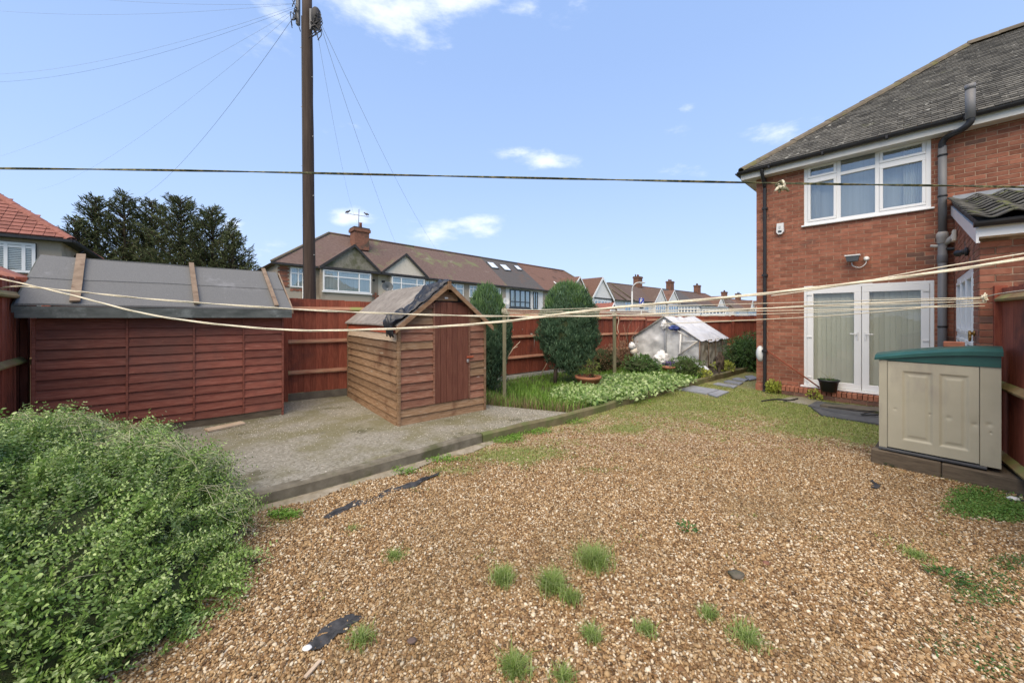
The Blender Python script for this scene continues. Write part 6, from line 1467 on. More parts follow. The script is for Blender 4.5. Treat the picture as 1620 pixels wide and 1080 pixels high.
c2 = at(474, 20, 9.1); box('bracket', Fr((c2.x, 9.05, 0), (1, 0, 0), (0, -1, 0)), -.05, .03, -.04, .04, c2.z - .35, c2.z + .3, m_grey_pipe, pole, bev=.01)
L_ = []
for i in range(26):
    a = c + Vector((random.uniform(-.02, .1), -.1, random.uniform(-.3, -.02))); L_.append((spline([a, a + Vector((random.uniform(-.1, .18), random.uniform(-.05, .05), random.uniform(-.14, .05))), a + Vector((random.uniform(-.12, .12), 0, random.uniform(-.36, -.1)))], 4), .010))
for i in range(12):
    a = c2 + Vector((random.uniform(-.08, .04), -.1, random.uniform(-.3, .3))); L_.append((spline([a, a + Vector((random.uniform(-.12, .08), -.02, random.uniform(-.2, .1))), a + Vector((random.uniform(-.14, .1), 0, random.uniform(-.4, .1)))], 4), .010))
tubes('cable_tangle', L_, m_black_pl, pole)
def wire(p0, p1, drop, label, mat=m_wire, r_=.007): tube('telephone_wire', sag(p0, p1, drop, 20), r_ * .36, mat, n=4, label=label, cat='wire')
w0 = at(470, 6, 9.0)
wire(w0, at(-60, 12, 12), .25, 'nearly level telephone wire at the top left')
wire(w0, at(-60, -30, 11), .25, 'telephone wire leaving the top of the frame at left')
wire(at(472, 8, 9), at(-60, 118, 16), .5, 'upper of the close pair of wires falling to the left', m_wire, .008)
wire(at(472, 11, 9), at(-60, 130, 15), .55, 'lower of the close pair of wires falling to the left', m_wire_d, .008)
wire(at(470, 14, 9), at(-60, 262, 22), .6, 'faint wire sloping down to the left edge')
wire(at(471, 18, 9), at(200, 322, 24), .9, 'darker wire dropping steeply towards the conifers', m_wire_d, .011)
wire(at(469, 16, 9), at(60, 300, 26), .8, 'faint steep wire above the conifers')
wire(at(507, 40, 9), at(655, 440, 34), .9, 'left of the twin wires dropping to the brown terrace', m_wire, .012)
wire(at(508, 38, 9), at(720, 425, 38), 1.1, 'right of the twin wires dropping to the brown terrace', m_wire, .013)
wire(at(502, 52, 9), at(565, 352, 26), .7, 'short wire dropping from pole to the near chimney', m_wire, .008)

# ================================================================== TERRACE ACROSS THE ROAD
TU = Vector((.751, .66, 0)); TN = Vector((.66, -.751, 0))
tf = Fr((-14.4, 22.7, 0), TU, TN, -.0255)
def ts(px, d=0.0):
    r = (px - CX) / F; ox, oy = -14.4 + TN.x * d, 22.7 + TN.y * d; return (oy * r - ox) / (TU.x - TU.y * r)
TE, TR, TD = 5.0, 8.15, 4.0
def gable(fr, s0, s1, sm, z0, za, d, roofmat, face, trim, parent, back=2.6, fw=.16):
    """a small front gable with its own saddle roof running back into the main slope"""
    prism('gable_wall', [fr.p(s0, d, z0), fr.p(s1, d, z0), fr.p(sm, d, za)], fr.n * -.15, face, parent)
    for a in (s0 - .15, s1 + .15):
        k = (a - sm) / ((s0 if a < sm else s1) - sm); zl = za - (za - z0) * k
        bk_ = -abs(back)
        v = [fr.p(sm, d + .12, za + .10), fr.p(a, d + .12, zl + .10), fr.p(a, -.1, zl + .10), fr.p(sm, d - .6 - (za - z0) / .7875 * 1.0, za + .10)]
        prism('gable_roof', v, Vector((0, 0, -.08)), roofmat, parent)
        prism('bargeboard', [fr.p(sm, d + .13, za + .14), fr.p(a, d + .13, zl + .14), fr.p(a, d + .13, zl - fw + .1), fr.p(sm, d + .13, za - fw + .1)], fr.n * .04, trim, parent)
def house_unit(fr, s0, s1, wallm, roofm, root, TE=TE, TR=TR, hipL=None, hipR=None, base=-1.0, TD=TD, eavecol=m_timber, chim=None):
    h = root
    p = fr.p
    meshobj('wall', [p(s, d, z) for s in (s0, s1) for d in (0, -2 * TD) for z in (base, TE)], [(0, 1, 3, 2), (4, 6, 7, 5), (0, 4, 5, 1), (2, 3, 7, 6), (0, 2, 6, 4)], wallm, h)
    rl0 = s0 + (TD if hipL else 0); rl1 = s1 - (TD if hipR else 0)
    a0 = s0 - (.35 if hipL else 0); a1 = s1 + (.35 if hipR else 0)
    V = [p(a0, .35, TE - .05), p(a1, .35, TE - .05), p(rl1, -TD, TR), p(rl0, -TD, TR), p(a0, -2 * TD - .35, TE - .05), p(a1, -2 * TD - .35, TE - .05)]
    r_ = meshobj('roof', V, [(0, 1, 2, 3), (5, 4, 3, 2), (0, 3, 4), (1, 5, 2), (0, 4, 5, 1)], roofm, h)
    box('gutter', fr, a0, a1, .33, .45, TE - .16, TE - .04, eavecol, h) if abs(fr.k) < 1e-6 else prism('gutter', [p(a0, .33, TE - .16), p(a1, .33, TE - .16), p(a1, .33, TE - .03), p(a0, .33, TE - .03)], fr.n * .12, eavecol, h)
    tube('ridge', [p(rl0, -TD, TR + .03), p(rl1, -TD, TR + .03)], .09, roofm, r_, n=8)
    if hipL: tube('hip', [p(a0, .35, TE), p(rl0, -TD, TR + .03)], .10, m_ridge, r_, n=8); tube('hip', [p(a0, -2 * TD - .35, TE), p(rl0, -TD, TR + .03)], .09, m_ridge, r_, n=8)
    if hipR: tube('hip', [p(a1, .35, TE), p(rl1, -TD, TR + .03)], .10, m_ridge, r_, n=8)
    return r_
def bxs(name, fr, s0, s1, d0, d1, z0, z1, mat, parent): # box following the falling street
    return prism(name, [fr.p(s0, d0, z0), fr.p(s1, d0, z0), fr.p(s1, d0, z1), fr.p(s0, d0, z1)], fr.n * (d1 - d0), mat, parent)
def fwin(fr, s0, s1, z0, z1, d, parent, cols, transom=.7, mat=m_upvc, fw=.07, back=m_curtain):
    w_ = bxs('window', fr, s0 - .02, s1 + .02, d - .03, d, z0 - .02, z1 + .02, back, parent)
    es = [s0 + (s1 - s0) * c for c in [0] + list(cols) + [1]]
    for x0, x1, y0, y1 in ((s0, s1, z0, z0 + fw), (s0, s1, z1 - fw, z1)): bxs('frame', fr, x0, x1, d + .01, d + .07, y0, y1, mat, w_)
    for i, e in enumerate(es):
        a = e if i == 0 else (e - fw if i == len(es) - 1 else e - fw / 2); bxs('mullion', fr, a, a + fw, d + .012, d + .075, z0 + fw, z1 - fw, mat, w_)
    if transom:
        zt = z0 + (z1 - z0) * transom; bxs('transom', fr, s0 + fw, s1 - fw, d + .011, d + .065, zt - fw / 2, zt + fw / 2, mat, w_)
    for i in range(len(es) - 1): bxs('pane', fr, es[i] + .02, es[i + 1] - .02, d + .02, d + .025, z0 + .02, z1 - .02, m_fglass, w_)
    return w_
def chimney(fr, s, d, z0, h, w_, parent, pots=2, dd=.5):
    bxs('chimney', fr, s - w_ / 2, s + w_ / 2, d - dd, d + dd, z0, z0 + h, m_chim, parent)
    bxs('chimney_cap', fr, s - w_ / 2 - .09, s + w_ / 2 + .09, d - dd - .09, d + dd + .09, z0 + h, z0 + h + .22, m_chim, parent)
    bxs('chimney_cap', fr, s - w_ / 2 - .04, s + w_ / 2 + .04, d - dd - .04, d + dd + .04, z0 + h + .22, z0 + h + .34, m_darkpot, parent)
    for i in range(pots): q = s - w_ / 2 + w_ * (i + .5) / pots; lathe('chimney_pot', [(.12, 0), (.10, .35), (.13, .4)], fr.p(q, d + random.uniform(-.2, .2), z0 + h + .34), random.choice((m_clay, m_darkpot)), parent, n=10)
hA = thing('terraced_house', 'end terrace with brown hipped roof and grey pebbledash gable beside pole', 'house', tuple(tf.p(0, 0, 0)), group='houses of the near terrace')
house_unit(tf, 0, 6.25, m_pebble, m_roofbrown, hA, hipL=True)
bxs('bay_wall', tf, 2.3, 5.6, 0, .58, -1, TE - .2, m_pebble, hA)
gable(tf, 2.34, 6.10, 4.36, TE - .05, 6.55, .60, m_roofbrown, m_gablegrey, m_timber, hA)
bxs('eaves_band', tf, 2.2, 6.2, .58, .75, TE - .18, TE - .02, m_timber, hA)
fwin(tf, 2.42, 5.48, 3.42, 4.78, .60, hA, [.30, .74], .70, back=m_curtain)
bxs('window_sill', tf, 2.35, 5.55, .6, .72, 3.32, 3.40, m_upvc, hA)
fwin(tf, ts(459), ts(484), 3.55, 4.80, .02, hA, [.5], .70)
# brick dressing at the corner and under the small window
for i in range(12): bxs('brick', tf, .02 + .1 * (i % 2), .62 - .08 * (i % 2), .004, .03, 3.5 + i * .11, 3.595 + i * .11, m_brown_brick if i % 3 == 0 else m_brick, hA)
for i in range(7): bxs('brick', tf, ts(459) + i * .16, ts(459) + i * .16 + .145, .004, .03, 3.30 + .03 * (i % 2), 3.44 + .03 * (i % 2), m_brick, hA)
tube('downpipe', [tf.p(ts(480, .1), .08, 0), tf.p(ts(480, .1), .08, 4.9)], .06, m_upvc, hA)
chimney(tf, ts(569, -2.6), -2.6, 6.9, 1.35, 1.1, hA, 1, .5)
cs = ts(569, -2.6)
ae = thing('tv_aerial', 'television aerial with birds perched above the near chimney', 'aerial', tuple(tf.p(cs, -2.6, 8.5)))
mt_ = tf.p(cs - .1, -2.6, 8.5); tube('mast', [mt_, mt_ + Vector((.05, 0, 1.55))], .022, m_wire_d, ae, n=5); tube('boom', [mt_ + Vector((-1.05, 0, 1.25)), mt_ + Vector((.75, .2, 1.02))], .015, m_wire_d, ae, n=4)
for i in range(7): q = mt_ + Vector((-.9 + i * .25, .03 * i, 1.235 - i * .032)); tube('element', [q + Vector((0, -.2, -.06)), q + Vector((0, .2, .06))], .009, m_wire_d, ae, n=4)
for k_, (ox, oz, lb) in enumerate(((-.85, 1.28, 'dark pigeon perched on the left end of the aerial'), (.62, 1.10, 'dark bird perched on the right end of the aerial'))):
    c = mt_ + Vector((ox, .05, oz)); bm = bmesh.new(); bmesh.ops.create_icosphere(bm, subdivisions=3, radius=1)
    for v in bm.verts:
        x = v.co.x; v.co = Vector((v.co.x * .19, v.co.y * .075, v.co.z * .08)); 
        if x < -.2: v.co.z += (x + .2) * .07; v.co.y *= 1 + (x + .2) * .7; v.co.z *= 1
        if x > .3: v.co.z += (x - .3) * .12
    bmesh.ops.create_icosphere(bm, subdivisions=2, radius=.048, matrix=Matrix.Translation((.17, 0, .10)))
    bmesh.ops.create_cone(bm, segments=6, radius1=.014, radius2=0, depth=.05, matrix=Matrix.Translation((.23, 0, .095)) @ Matrix.Rotation(R(90), 4, 'Y'))
    for sy in (-.025, .025): bmesh.ops.create_cone(bm, segments=5, radius1=.008, radius2=.008, depth=.08, matrix=Matrix.Translation((.02, sy, -.09)))
    bmesh.ops.transform(bm, matrix=Matrix.Translation(c + Vector((0, 0, .10))) @ Matrix.Rotation(R(180 if k_ else 0), 4, 'Z'), verts=bm.verts)
    me = bpy.data.meshes.new('bird'); bm.to_mesh(me); bm.free(); me.materials.append(m_wire_d); me.polygons.foreach_set('use_smooth', [True] * len(me.polygons)); finish(bpy.data.objects.new('bird', me), None, lb, 'bird')
hB = thing('terraced_house', 'terraced house with cream gable and black bargeboards', 'house', tuple(tf.p(6.3, 0, 0)), group='houses of the near terrace')
house_unit(tf, 6.255, 11.0, m_cream, m_roofbrown, hB)
bxs('bay_wall', tf, 6.95, 9.7, 0, .58, -1, TE - .2, m_cream, hB); bxs('eaves_band', tf, 6.25, 9.9, .58, .75, TE - .18, TE - .02, m_timber, hB)
gable(tf, 6.28, 9.80, 8.08, TE - .05, 6.45, .60, m_roofbrown, m_cream, m_timber, hB)
fwin(tf, 7.0, 9.6, 3.42, 4.78, .60, hB, [.28, .76], .66); bxs('window_sill', tf, 6.95, 9.65, .6, .7, 3.32, 3.40, m_upvc, hB); fwin(tf, 9.95, 10.85, 3.6, 4.8, .02, hB, [.5], .7)
bxs('air_vent', tf, 5.75, 6.0, .004, .03, 4.35, 4.5, m_dark, hA); bxs('air_vent', tf, 6.5, 6.75, .004, .03, 4.32, 4.47, m_dark, hB)
for (ds_, dz_) in ((0, 0), (.18, 0), (-.18, 0), (0, .17), (0, -.17)): bxs('brick_motif', tf, 6.05 + ds_ - .07, 6.05 + ds_ + .07, .005, .04, 3.30 + dz_ - .07, 3.30 + dz_ + .07, m_brick, hA)
def dish(px, py, Y, r_, label, mat):
    c = at(px, py, Y); d_ = thing('satellite_dish', label, 'satellite dish', tuple(c))
    lathe('reflector', [(0, 0), (r_ * .5, .03), (r_, .10), (r_ * 1.02, .10), (r_, .085), (r_ * .5, .012), (0, -.015)], c, mat, d_, n=20, axis=(.35, -.8, .35)); tube('arm', [c + Vector((0, 0, -r_)), c + Vector((.1, -.35, -r_ * .4))], .02, m_lampgrey, d_, n=5)
    tube('wall_bracket', [c + Vector((0, .05, 0)), c + Vector((-.15, .5, -.15))], .025, m_lampgrey, d_, n=5)
dish(613, 454, 25.6, .36, 'dark grey satellite dish on the wall left of small shed roof', m_greyframe)
dish(800, 477, 34.2, .34, 'pale satellite dish on the beige house wall above the fence', m_lampgrey)
hC = thing('terraced_house', 'beige terraced house with brown roof and white windows mid row', 'house', tuple(tf.p(11, 0, 0)), group='houses of the near terrace')
house_unit(tf, 11.005, 18.4, m_pebble, m_roofbrown, hC)
fwin(tf, 11.4, 13.6, 3.45, 4.75, .02, hC, [.33, .66], .7); fwin(tf, 15.6, 17.7, 3.35, 4.75, .02, hC, [.33, .66], None, fw=.09); fwin(tf, 14.2, 15.0, 3.7, 4.75, .02, hC, [.5], .7)
hD = thing('terraced_house', 'white rendered house with grey roof, rooflights and anthracite windows', 'house', tuple(tf.p(18.4, 0, 0)), group='houses of the near terrace')
rD = house_unit(tf, 18.405, 23.4, m_whiter, m_roofgrey, hD)
fwin(tf, ts(806), ts(838), 3.05, 4.75, .03, hD, [.25, .5, .75], .32, mat=m_greyframe, fw=.09); bxs('window_sill', tf, ts(805), ts(839), .03, .16, 2.9, 3.03, m_greyframe, hD); fwin(tf, ts(843), ts(850), 3.0, 4.7, .03, hD, [.5], None, mat=m_greyframe, fw=.06)
def on_roof(fr, s, v, w_, h_, mat, parent, name='rooflight', TE=TE, TR=TR, TD=TD):
    sl_ = math.hypot(TD + .35, TR - TE + .05); upw = (fr.n * -(TD + .35) + Vector((0, 0, TR - TE + .05))).normalized(); nn_ = fr.u.cross(upw).normalized(); nn_ = nn_ if nn_.z > 0 else -nn_
    o_ = fr.p(s, .35, TE - .05) + upw * v + nn_ * .03
    f_ = prism(name, [o_ - fr.u * (w_ / 2 + .07) - upw * .07, o_ + fr.u * (w_ / 2 + .07) - upw * .07, o_ + fr.u * (w_ / 2 + .07) + upw * (h_ + .07), o_ - fr.u * (w_ / 2 + .07) + upw * (h_ + .07)], nn_ * .06, m_greyframe, parent)
    prism('pane', [o_ - fr.u * w_ / 2 + nn_ * .065, o_ + fr.u * w_ / 2 + nn_ * .065, o_ + fr.u * w_ / 2 + upw * h_ + nn_ * .065, o_ - fr.u * w_ / 2 + upw * h_ + nn_ * .065], nn_ * .02, mat, f_)
m_skyl = M('painted sky reflection pane', [(.60, .66, .70), (.7, .75, .8)], 2, rough=.08, rand=0, bump=0, spec=.8)  # rooflight panes: pale sky reflection painted into the base colour
def roof_s(px, v):
    sl_ = math.hypot(TD + .35, TR - TE + .05); return ts(px, .35 - v * (TD + .35) / sl_)
for (px, v, w_) in ((783, 3.35, .75), (803, 3.25, .78), (822, 3.75, .55)): on_roof(tf, roof_s(px, v), v, w_, 1.05 if w_ > .6 else .8, m_skyl, rD)
hE = thing('terraced_house', 'terraced house with russet tiled roof behind the clipped conifer', 'house', tuple(tf.p(23.4, 0, 0)), group='houses of the near terrace')
house_unit(tf, 23.405, 29.6, m_pebble, m_roofred, hE)
fwin(tf, 24.2, 26.3, 3.3, 4.7, .02, hE, [.33, .66], .7)
gable(tf, 27.0, 30.0, 28.6, TE - .05, 6.75, .6, m_roofred, m_pebble, m_upvc, hE)
tube('valley_strip', [tf.p(26.6, .3, TE + .05), tf.p(26.4, -1.2, TE + 1.2)], .06, m_upvc, hE)
hF = thing('terraced_house', 'end terrace with white gable and bay right of clipped conifer', 'house', tuple(tf.p(29.6, 0, 0)), group='houses of the near terrace')
house_unit(tf, 29.605, 35.2, m_whiter, m_roofred, hF, hipR=True, TE=4.6)
bxs('bay_wall', tf, 30.6, 34.4, 0, .9, -1, TE - .3, m_whiter, hF); gable(tf, 30.5, 34.6, 32.4, TE - .35, 7.0, .95, m_roofred, m_whiter, m_upvc, hF, fw=.3)
bxs('eaves_band', tf, 30.4, 34.7, .9, 1.02, TE - .45, TE - .33, m_timber, hF)
fwin(tf, 30.9, 34.1, 2.7, 4.35, .91, hF, [.2, .4, .6, .8], .72, fw=.10); bxs('timber_post', tf, 34.95, 35.15, .01, .06, 0, 4.3, m_brown_brick, hF); bxs('timber_post', tf, 34.5, 34.6, .01, .06, 0, 4.3, m_brown_brick, hF)
# low porch and garage roofs just over the fence
pg = thing('garage', 'low garage with brown tiled roof just above the far fence', 'garage', (6, 24, 0))
gfr = Fr((6.4, 25.5, 0), (1, .12, 0), (.12, -1, 0)); box('wall', gfr, 0, 4.6, -3, 0, -.3, 1.65, m_whiter, pg)
meshobj('roof', [gfr.p(-.2, .2, 1.60), gfr.p(4.9, .2, 1.60), gfr.p(3.6, -1.4, 2.06), gfr.p(.9, -1.4, 2.06), gfr.p(-.2, -3.2, 1.6), gfr.p(4.9, -3.2, 1.6)], [(0, 1, 2, 3), (5, 4, 3, 2), (0, 3, 4), (1, 5, 2)], m_roofbrown2, pg)
gfr = Fr((7.2, 30.5, 0), TU, TN); pg = thing('porch', 'small porch with red tiled roof and white gable', 'porch', (7.2, 30.5, 0))
box('wall', gfr, 0, 2.6, -2, 0, -.5, 1.9, m_whiter, pg); gable(gfr, 1.1, 2.7, 1.9, 1.85, 2.75, .05, m_redtile, m_whiter, m_upvc, pg)
meshobj('roof', [gfr.p(-.3, .2, 1.9), gfr.p(2.0, .2, 1.9), gfr.p(2.0, -1.2, 2.75), gfr.p(-.3, -1.2, 2.75)], [(0, 1, 2, 3)], m_redtile, pg)

# far street
FE, FR_ = 4.25, 7.35
ft = Fr((17.0, 58, 0), TU, TN, -.006)
def fs_(px, d=0.0):
    r = (px - CX) / F; ox, oy = 17.0 + TN.x * d, 58 + TN.y * d; return (oy * r - ox) / (TU.x - TU.y * r)
specs = [(-1.5, 6.0, m_brown_brick, m_roofbrown2, 'far end house with brown hipped roof left of lamp', 'L'), (6.0, 13.9, m_whiter, m_roofbrown2, 'far white house with pointed gable right of the blue sign', ''),
         (13.9, 20.5, m_whiter, m_roofred, 'far white house with second pointed gable', ''), (20.5, 29.0, m_whiter, m_roofgrey, 'far house with mossy grey roof between chimneys', ''),
         (29.0, 37.5, m_whiter, m_roofbrown2, 'far house with brown roof below the third chimney', ''), (37.5, 47, m_whiter, m_roofred, 'far house with small white gable near the brick corner', 'R')]
for i, (a, b, wm, rm, lb, hp_) in enumerate(specs):
    h = thing('terraced_house', lb, 'house', tuple(ft.p(a, 0, 0)), group='houses of the far terrace'); house_unit(ft, a, b - .01, wm if i else m_whiter, rm, h, TE=FE, TR=FR_, hipL=hp_ == 'L', hipR=hp_ == 'R', base=-2)
    if i == 0:
        fwin(ft, 1.2, 2.9, 2.2, 3.9, .03, h, [.5], .6); 
        for q in (1.0, 3.4): tube('party_rib', [ft.p(q, .4, FE + .05), ft.p(q - .2, -3.6, FR_ - .2)], .12, m_ridge, h, n=6)
    if i == 1: gable(ft, 9.6, 14.0, 11.9, FE - .1, 6.6, .6, rm, m_whiter, m_upvc, h, fw=.2); fwin(ft, 9.9, 13.5, 1.6, 3.9, .62, h, [.2, .4, .6, .8], .5, fw=.13); bxs('bay_wall', ft, 9.8, 13.7, 0, .6, -2, FE - .2, m_whiter, h); fwin(ft, 7.4, 8.6, 1.8, 3.8, .03, h, [.5], .5)
    if i == 2: gable(ft, 14.3, 19.0, 16.8, FE - .1, 6.5, .6, rm, m_whiter, m_upvc, h, fw=.2); fwin(ft, 14.7, 18.5, 1.6, 3.9, .62, h, [.25, .5, .75], .5, fw=.13); bxs('bay_wall', ft, 14.5, 18.8, 0, .6, -2, FE - .2, m_whiter, h)
    if i == 3: fwin(ft, 21.5, 24.5, 1.8, 3.8, .03, h, [.25, .5, .75], .6, fw=.12); fwin(ft, 25.5, 28, 1.8, 3.8, .03, h, [.33, .66], .6, fw=.12)
    if i == 4: fwin(ft, 30, 33, 1.8, 3.8, .03, h, [.25, .5, .75], .6, fw=.12); fwin(ft, 34.2, 36.8, 1.8, 3.8, .03, h, [.33, .66], .6, fw=.12)
    if i == 5: gable(ft, 38.0, 42.5, 40.2, FE - .1, 6.4, .6, rm, m_whiter, m_upvc, h, fw=.2); fwin(ft, 38.4, 42, 1.6, 3.8, .62, h, [.25, .5, .75], .5, fw=.13); bxs('bay_wall', ft, 38.2, 42.2, 0, .6, -2, FE - .2, m_whiter, h)
    if i in (1, 3, 4): cpx = {1: 1009, 3: 1060, 4: 1103}[i]; chimney(ft, fs_(cpx, -4.0), -4.0, FR_ - .3, 1.75, 1.5, h, 3, .5)
bxs('wall', ft, -1.55, -1.51, -7.9, -.1, -2, FE - .1, m_brown_brick, bpy.data.objects[[o.name for o in bpy.data.objects if o.get('label', '').startswith('far end house')][0]])
ft2 = Fr(tuple(ft.p(50, 0, 0)), TU, TN, -.004)
for i, (a, b, rm, lb) in enumerate(((0, 9, m_roofbrown2, 'distant house with mossy brown roof and chimney'), (9, 19, m_roofred, 'distant house with twin white gables at the brick corner'), (19, 34, m_roofgrey, 'most distant grey roofed house partly behind the brick corner'))):
    h = thing('terraced_house', lb, 'house', tuple(ft2.p(a, 0, 0)), group='houses of the far terrace'); house_unit(ft2, a, b - .01, m_whiter, rm, h, TE=3.7, TR=6.7, hipL=i == 0, base=-3, TD=4)
    if i == 0: chimney(ft2, 5.5, -4, 6.4, 1.7, 1.6, h, 3, .5); fwin(ft2, 1, 4, 1.2, 3.3, .03, h, [.33, .66], .6, fw=.14)
    if i == 1: chimney(ft2, 16, -4, 6.4, 1.7, 1.6, h, 3, .5); gable(ft2, 10, 14, 12, 3.6, 6.2, .6, rm, m_whiter, m_upvc, h, fw=.2); gable(ft2, 14.3, 18.3, 16.3, 3.6, 6.2, .6, rm, m_whiter, m_upvc, h, fw=.2); fwin(ft2, 10.5, 17.8, 1.2, 3.2, .03, h, [.15, .3, .45, .6, .75, .9], .6, fw=.14)
# white conservatory-like bays along the far street
for k_, (px0, px1, lb) in enumerate(((1072, 1108, 'long white glazed bay of a far house left part'), (1110, 1150, 'long white glazed bay of a far house right part'))):
    a, b = (px0 - CX) / F * 52, (px1 - CX) / F * 52; fz = Fr((a, 52, 0), (1, .02, 0), (.02, -1, 0)); cv = thing('conservatory', lb, 'conservatory', (a, 52, -1))
    box('wall', fz, 0, b - a, -2.5, 0, -2, 1.9, m_whiter, cv); fwin(fz, .1, b - a - .1, 1.95, 3.1 - .3 * k_, -.1, cv, [.15, .3, .45, .6, .75, .9], .7, fw=.13, back=m_dark); box('roof', fz, -.1, b - a + .1, -2.6, .15, 3.15 - .3 * k_, 3.32 - .3 * k_, m_lead, cv)
# street lamp and sign
lp = at(1000, 500, 34); sl_ = thing('street_lamp', 'grey street lamp with curved arm above the far fence', 'street lamp', (lp.x, 34, -.5))
tube('lamp_column', [(lp.x, 34, -.5), (lp.x, 34, 1.7), (lp.x + .0, 34, 4.0)], [.11, .09, .065], m_lampgrey, sl_, n=10); tube('lamp_arm', spline([(lp.x, 34, 4.0), (lp.x + .06, 34, 4.4), (lp.x + .35, 34, 4.72), (lp.x + .7, 34, 4.8)], 5), .05, m_lampgrey, sl_, n=8)
box('lamp_head', Fr((lp.x + .65, 34, 0), (1, 0, 0), (0, -1, 0)), 0, .55, -.12, .12, 4.74, 4.84, m_lampgrey, sl_, bev=.03); box('lens', Fr((lp.x + .7, 34, 0), (1, 0, 0), (0, -1, 0)), 0, .4, -.09, .09, 4.70, 4.738, m_white_pl, sl_, bev=.01)
sp_ = at(1015, 478, 24); sg = thing('road_sign', 'blue road sign with white marks beside the street lamp', 'road sign', (sp_.x, 24, -.2))
fsn = Fr((sp_.x, 24, sp_.z), (1, .35, 0), (.35, -1, 0))
tube('sign_post', [(sp_.x, 24.05, -.2), (sp_.x, 24.05, sp_.z + .3)], .035, m_lampgrey, sg, n=6)
box('sign_plate', fsn, -.19, .19, -.02, .0, -.26, .26, m_blue, sg, bev=.004)
prism('white_mark', [fsn.p(-.13, .004, .20), fsn.p(.09, .004, .20), fsn.p(-.13, .004, -.06)], fsn.n * .004, m_white_pl, sg); prism('white_mark', [fsn.p(.13, .004, -.20), fsn.p(-.09, .004, -.20), fsn.p(.13, .004, .06)], fsn.n * .004, m_white_pl, sg)
box('lower_plate', fsn, -.15, .15, -.02, .0, -.42, -.29, m_greyframe, sg, bev=.003)

# left neighbour house
nf = Fr((-20.1, 16.5, 0), -TU, TN); nb_ = thing('neighbour_house', 'pebbledashed house with bright red tiled hipped roof at left edge', 'house', tuple(nf.o))
NE = 5.12
meshobj('wall', [nf.p(s, d, z) for s in (0, 9) for d in (0, -7) for z in (-.2, NE)], [(0, 1, 3, 2), (4, 6, 7, 5), (0, 4, 5, 1), (2, 3, 7, 6), (0, 2, 6, 4)], m_pebble, nb_)
nr0 = nf.p(3.5 - .0, -3.5, 8.3)
V = [nf.p(-.35, .35, NE), nf.p(9.35, .35, NE), nf.p(5.9, -3.5, 8.2), nf.p(3.5, -3.5, 8.2), nf.p(-.35, -7.35, NE), nf.p(9.35, -7.35, NE)]
nroof = meshobj('roof', V, [(0, 1, 2, 3), (5, 4, 3, 2), (0, 3, 4), (1, 5, 2)], m_redtile, nb_)
e_ = V[0]; upw = (nf.p(0, -3.5, 8.2) - nf.p(0, .35, NE)); sl2 = upw.length; upw.normalize(); un = nf.u; nn2 = un.cross(upw).normalized(); nn2 = nn2 if nn2.z > 0 else -nn2
tmesh = cube_mesh(.31, .33, .035, m_redtile, .008); bb = Matrix((un, upw, nn2)).transposed().to_4x4()
for r_ in range(int(sl2 / .3)):
    for c_ in range(30):
        s = .32 * c_
        if s < .1 + r_ * .3 / sl2 * 3.85 or s > 5.5: continue
        put('roof_tile', tmesh, Matrix.Translation(e_ + un * s + upw * (r_ * .3 + .16) + nn2 * .04) @ bb @ Matrix.Rotation(R(-7), 4, 'X'), nroof)
halfround('hip_tile', V[0], V[3], .17, m_redtile, nroof, .5); halfround('hip_tile', V[4], V[3], .15, m_redtile, nroof, .5)
box('gutter', nf, -.38, 9.3, .35, .47, NE - .14, NE - .02, m_black_pl, nb_); nside = Fr(nf.p(0, 0, 0), -TN, TU); box('gutter', nside, -.4, 7.3, .35, .47, NE - .14, NE - .02, m_black_pl, nb_); box('soffit', nside, -.3, 7.3, 0, .34, NE - .12, NE - .08, m_timber, nb_); box('soffit', nf, -.0, 9.3, 0, .34, NE - .125, NE - .085, m_timber, nb_)
tube('downpipe', [nside.p(2.0, .38, NE - .2), nside.p(2.0, .1, NE - .5), nside.p(2.0, .1, 0)], .05, m_black_pl, nb_)
def nsx(px): r = (px - CX) / F; return (16.5 * r + 20.1) / (-TU.x + TU.y * r)
a, b = nsx(57), nsx(-60)
m_save = m_fglass; m_fglass = m_dglass
w_ = fwin(nf, a, b, 3.55, 4.82, .03, nb_, [.17, .42, .75], .86, fw=.10, back=m_dark); m_fglass = m_save
z = 3.62
while z < 4.74: box('shutter_slat', nf, a + .12, b - .1, .034, .044, z, z + .05, m_white_pl, w_); z += .075
for i in range(14): box('brick', nf, a - .1 + i * .22, a + .10 + i * .22, .004, .03, 3.36, 3.50, m_brick, nb_)
for i in range(14): box('brick', nf, a - .1 + i * .22 + .11, a + .10 + i * .22 + .09, .004, .03, 3.18, 3.32, m_brick, nb_)
box('air_vent', nf, .62, .80, .002, .04, 3.9, 4.15, m_dark, nb_)
# red lean-to roof just above the left fence
lr = thing('lean_to', 'low lean-to with red tiled roof behind the left fence', 'lean-to', tuple(at(10, 440, 12)))
P4 = [at(-120, 385, 12.5), at(0, 421, 12.5), at(52, 441, 12.5), at(52, 470, 12.0), at(-120, 470, 12.0)]
prism('roof', P4[:3] + [at(56, 446, 11.5), at(-120, 446, 11.5)], (0, 0, -.1), m_redtile, lr); prism('wall', [at(-120, 447, 12.1), at(54, 447, 12.1), at(54, 590, 12.1), at(-120, 590, 12.1)], (0, .8, 0), m_pebble, lr)

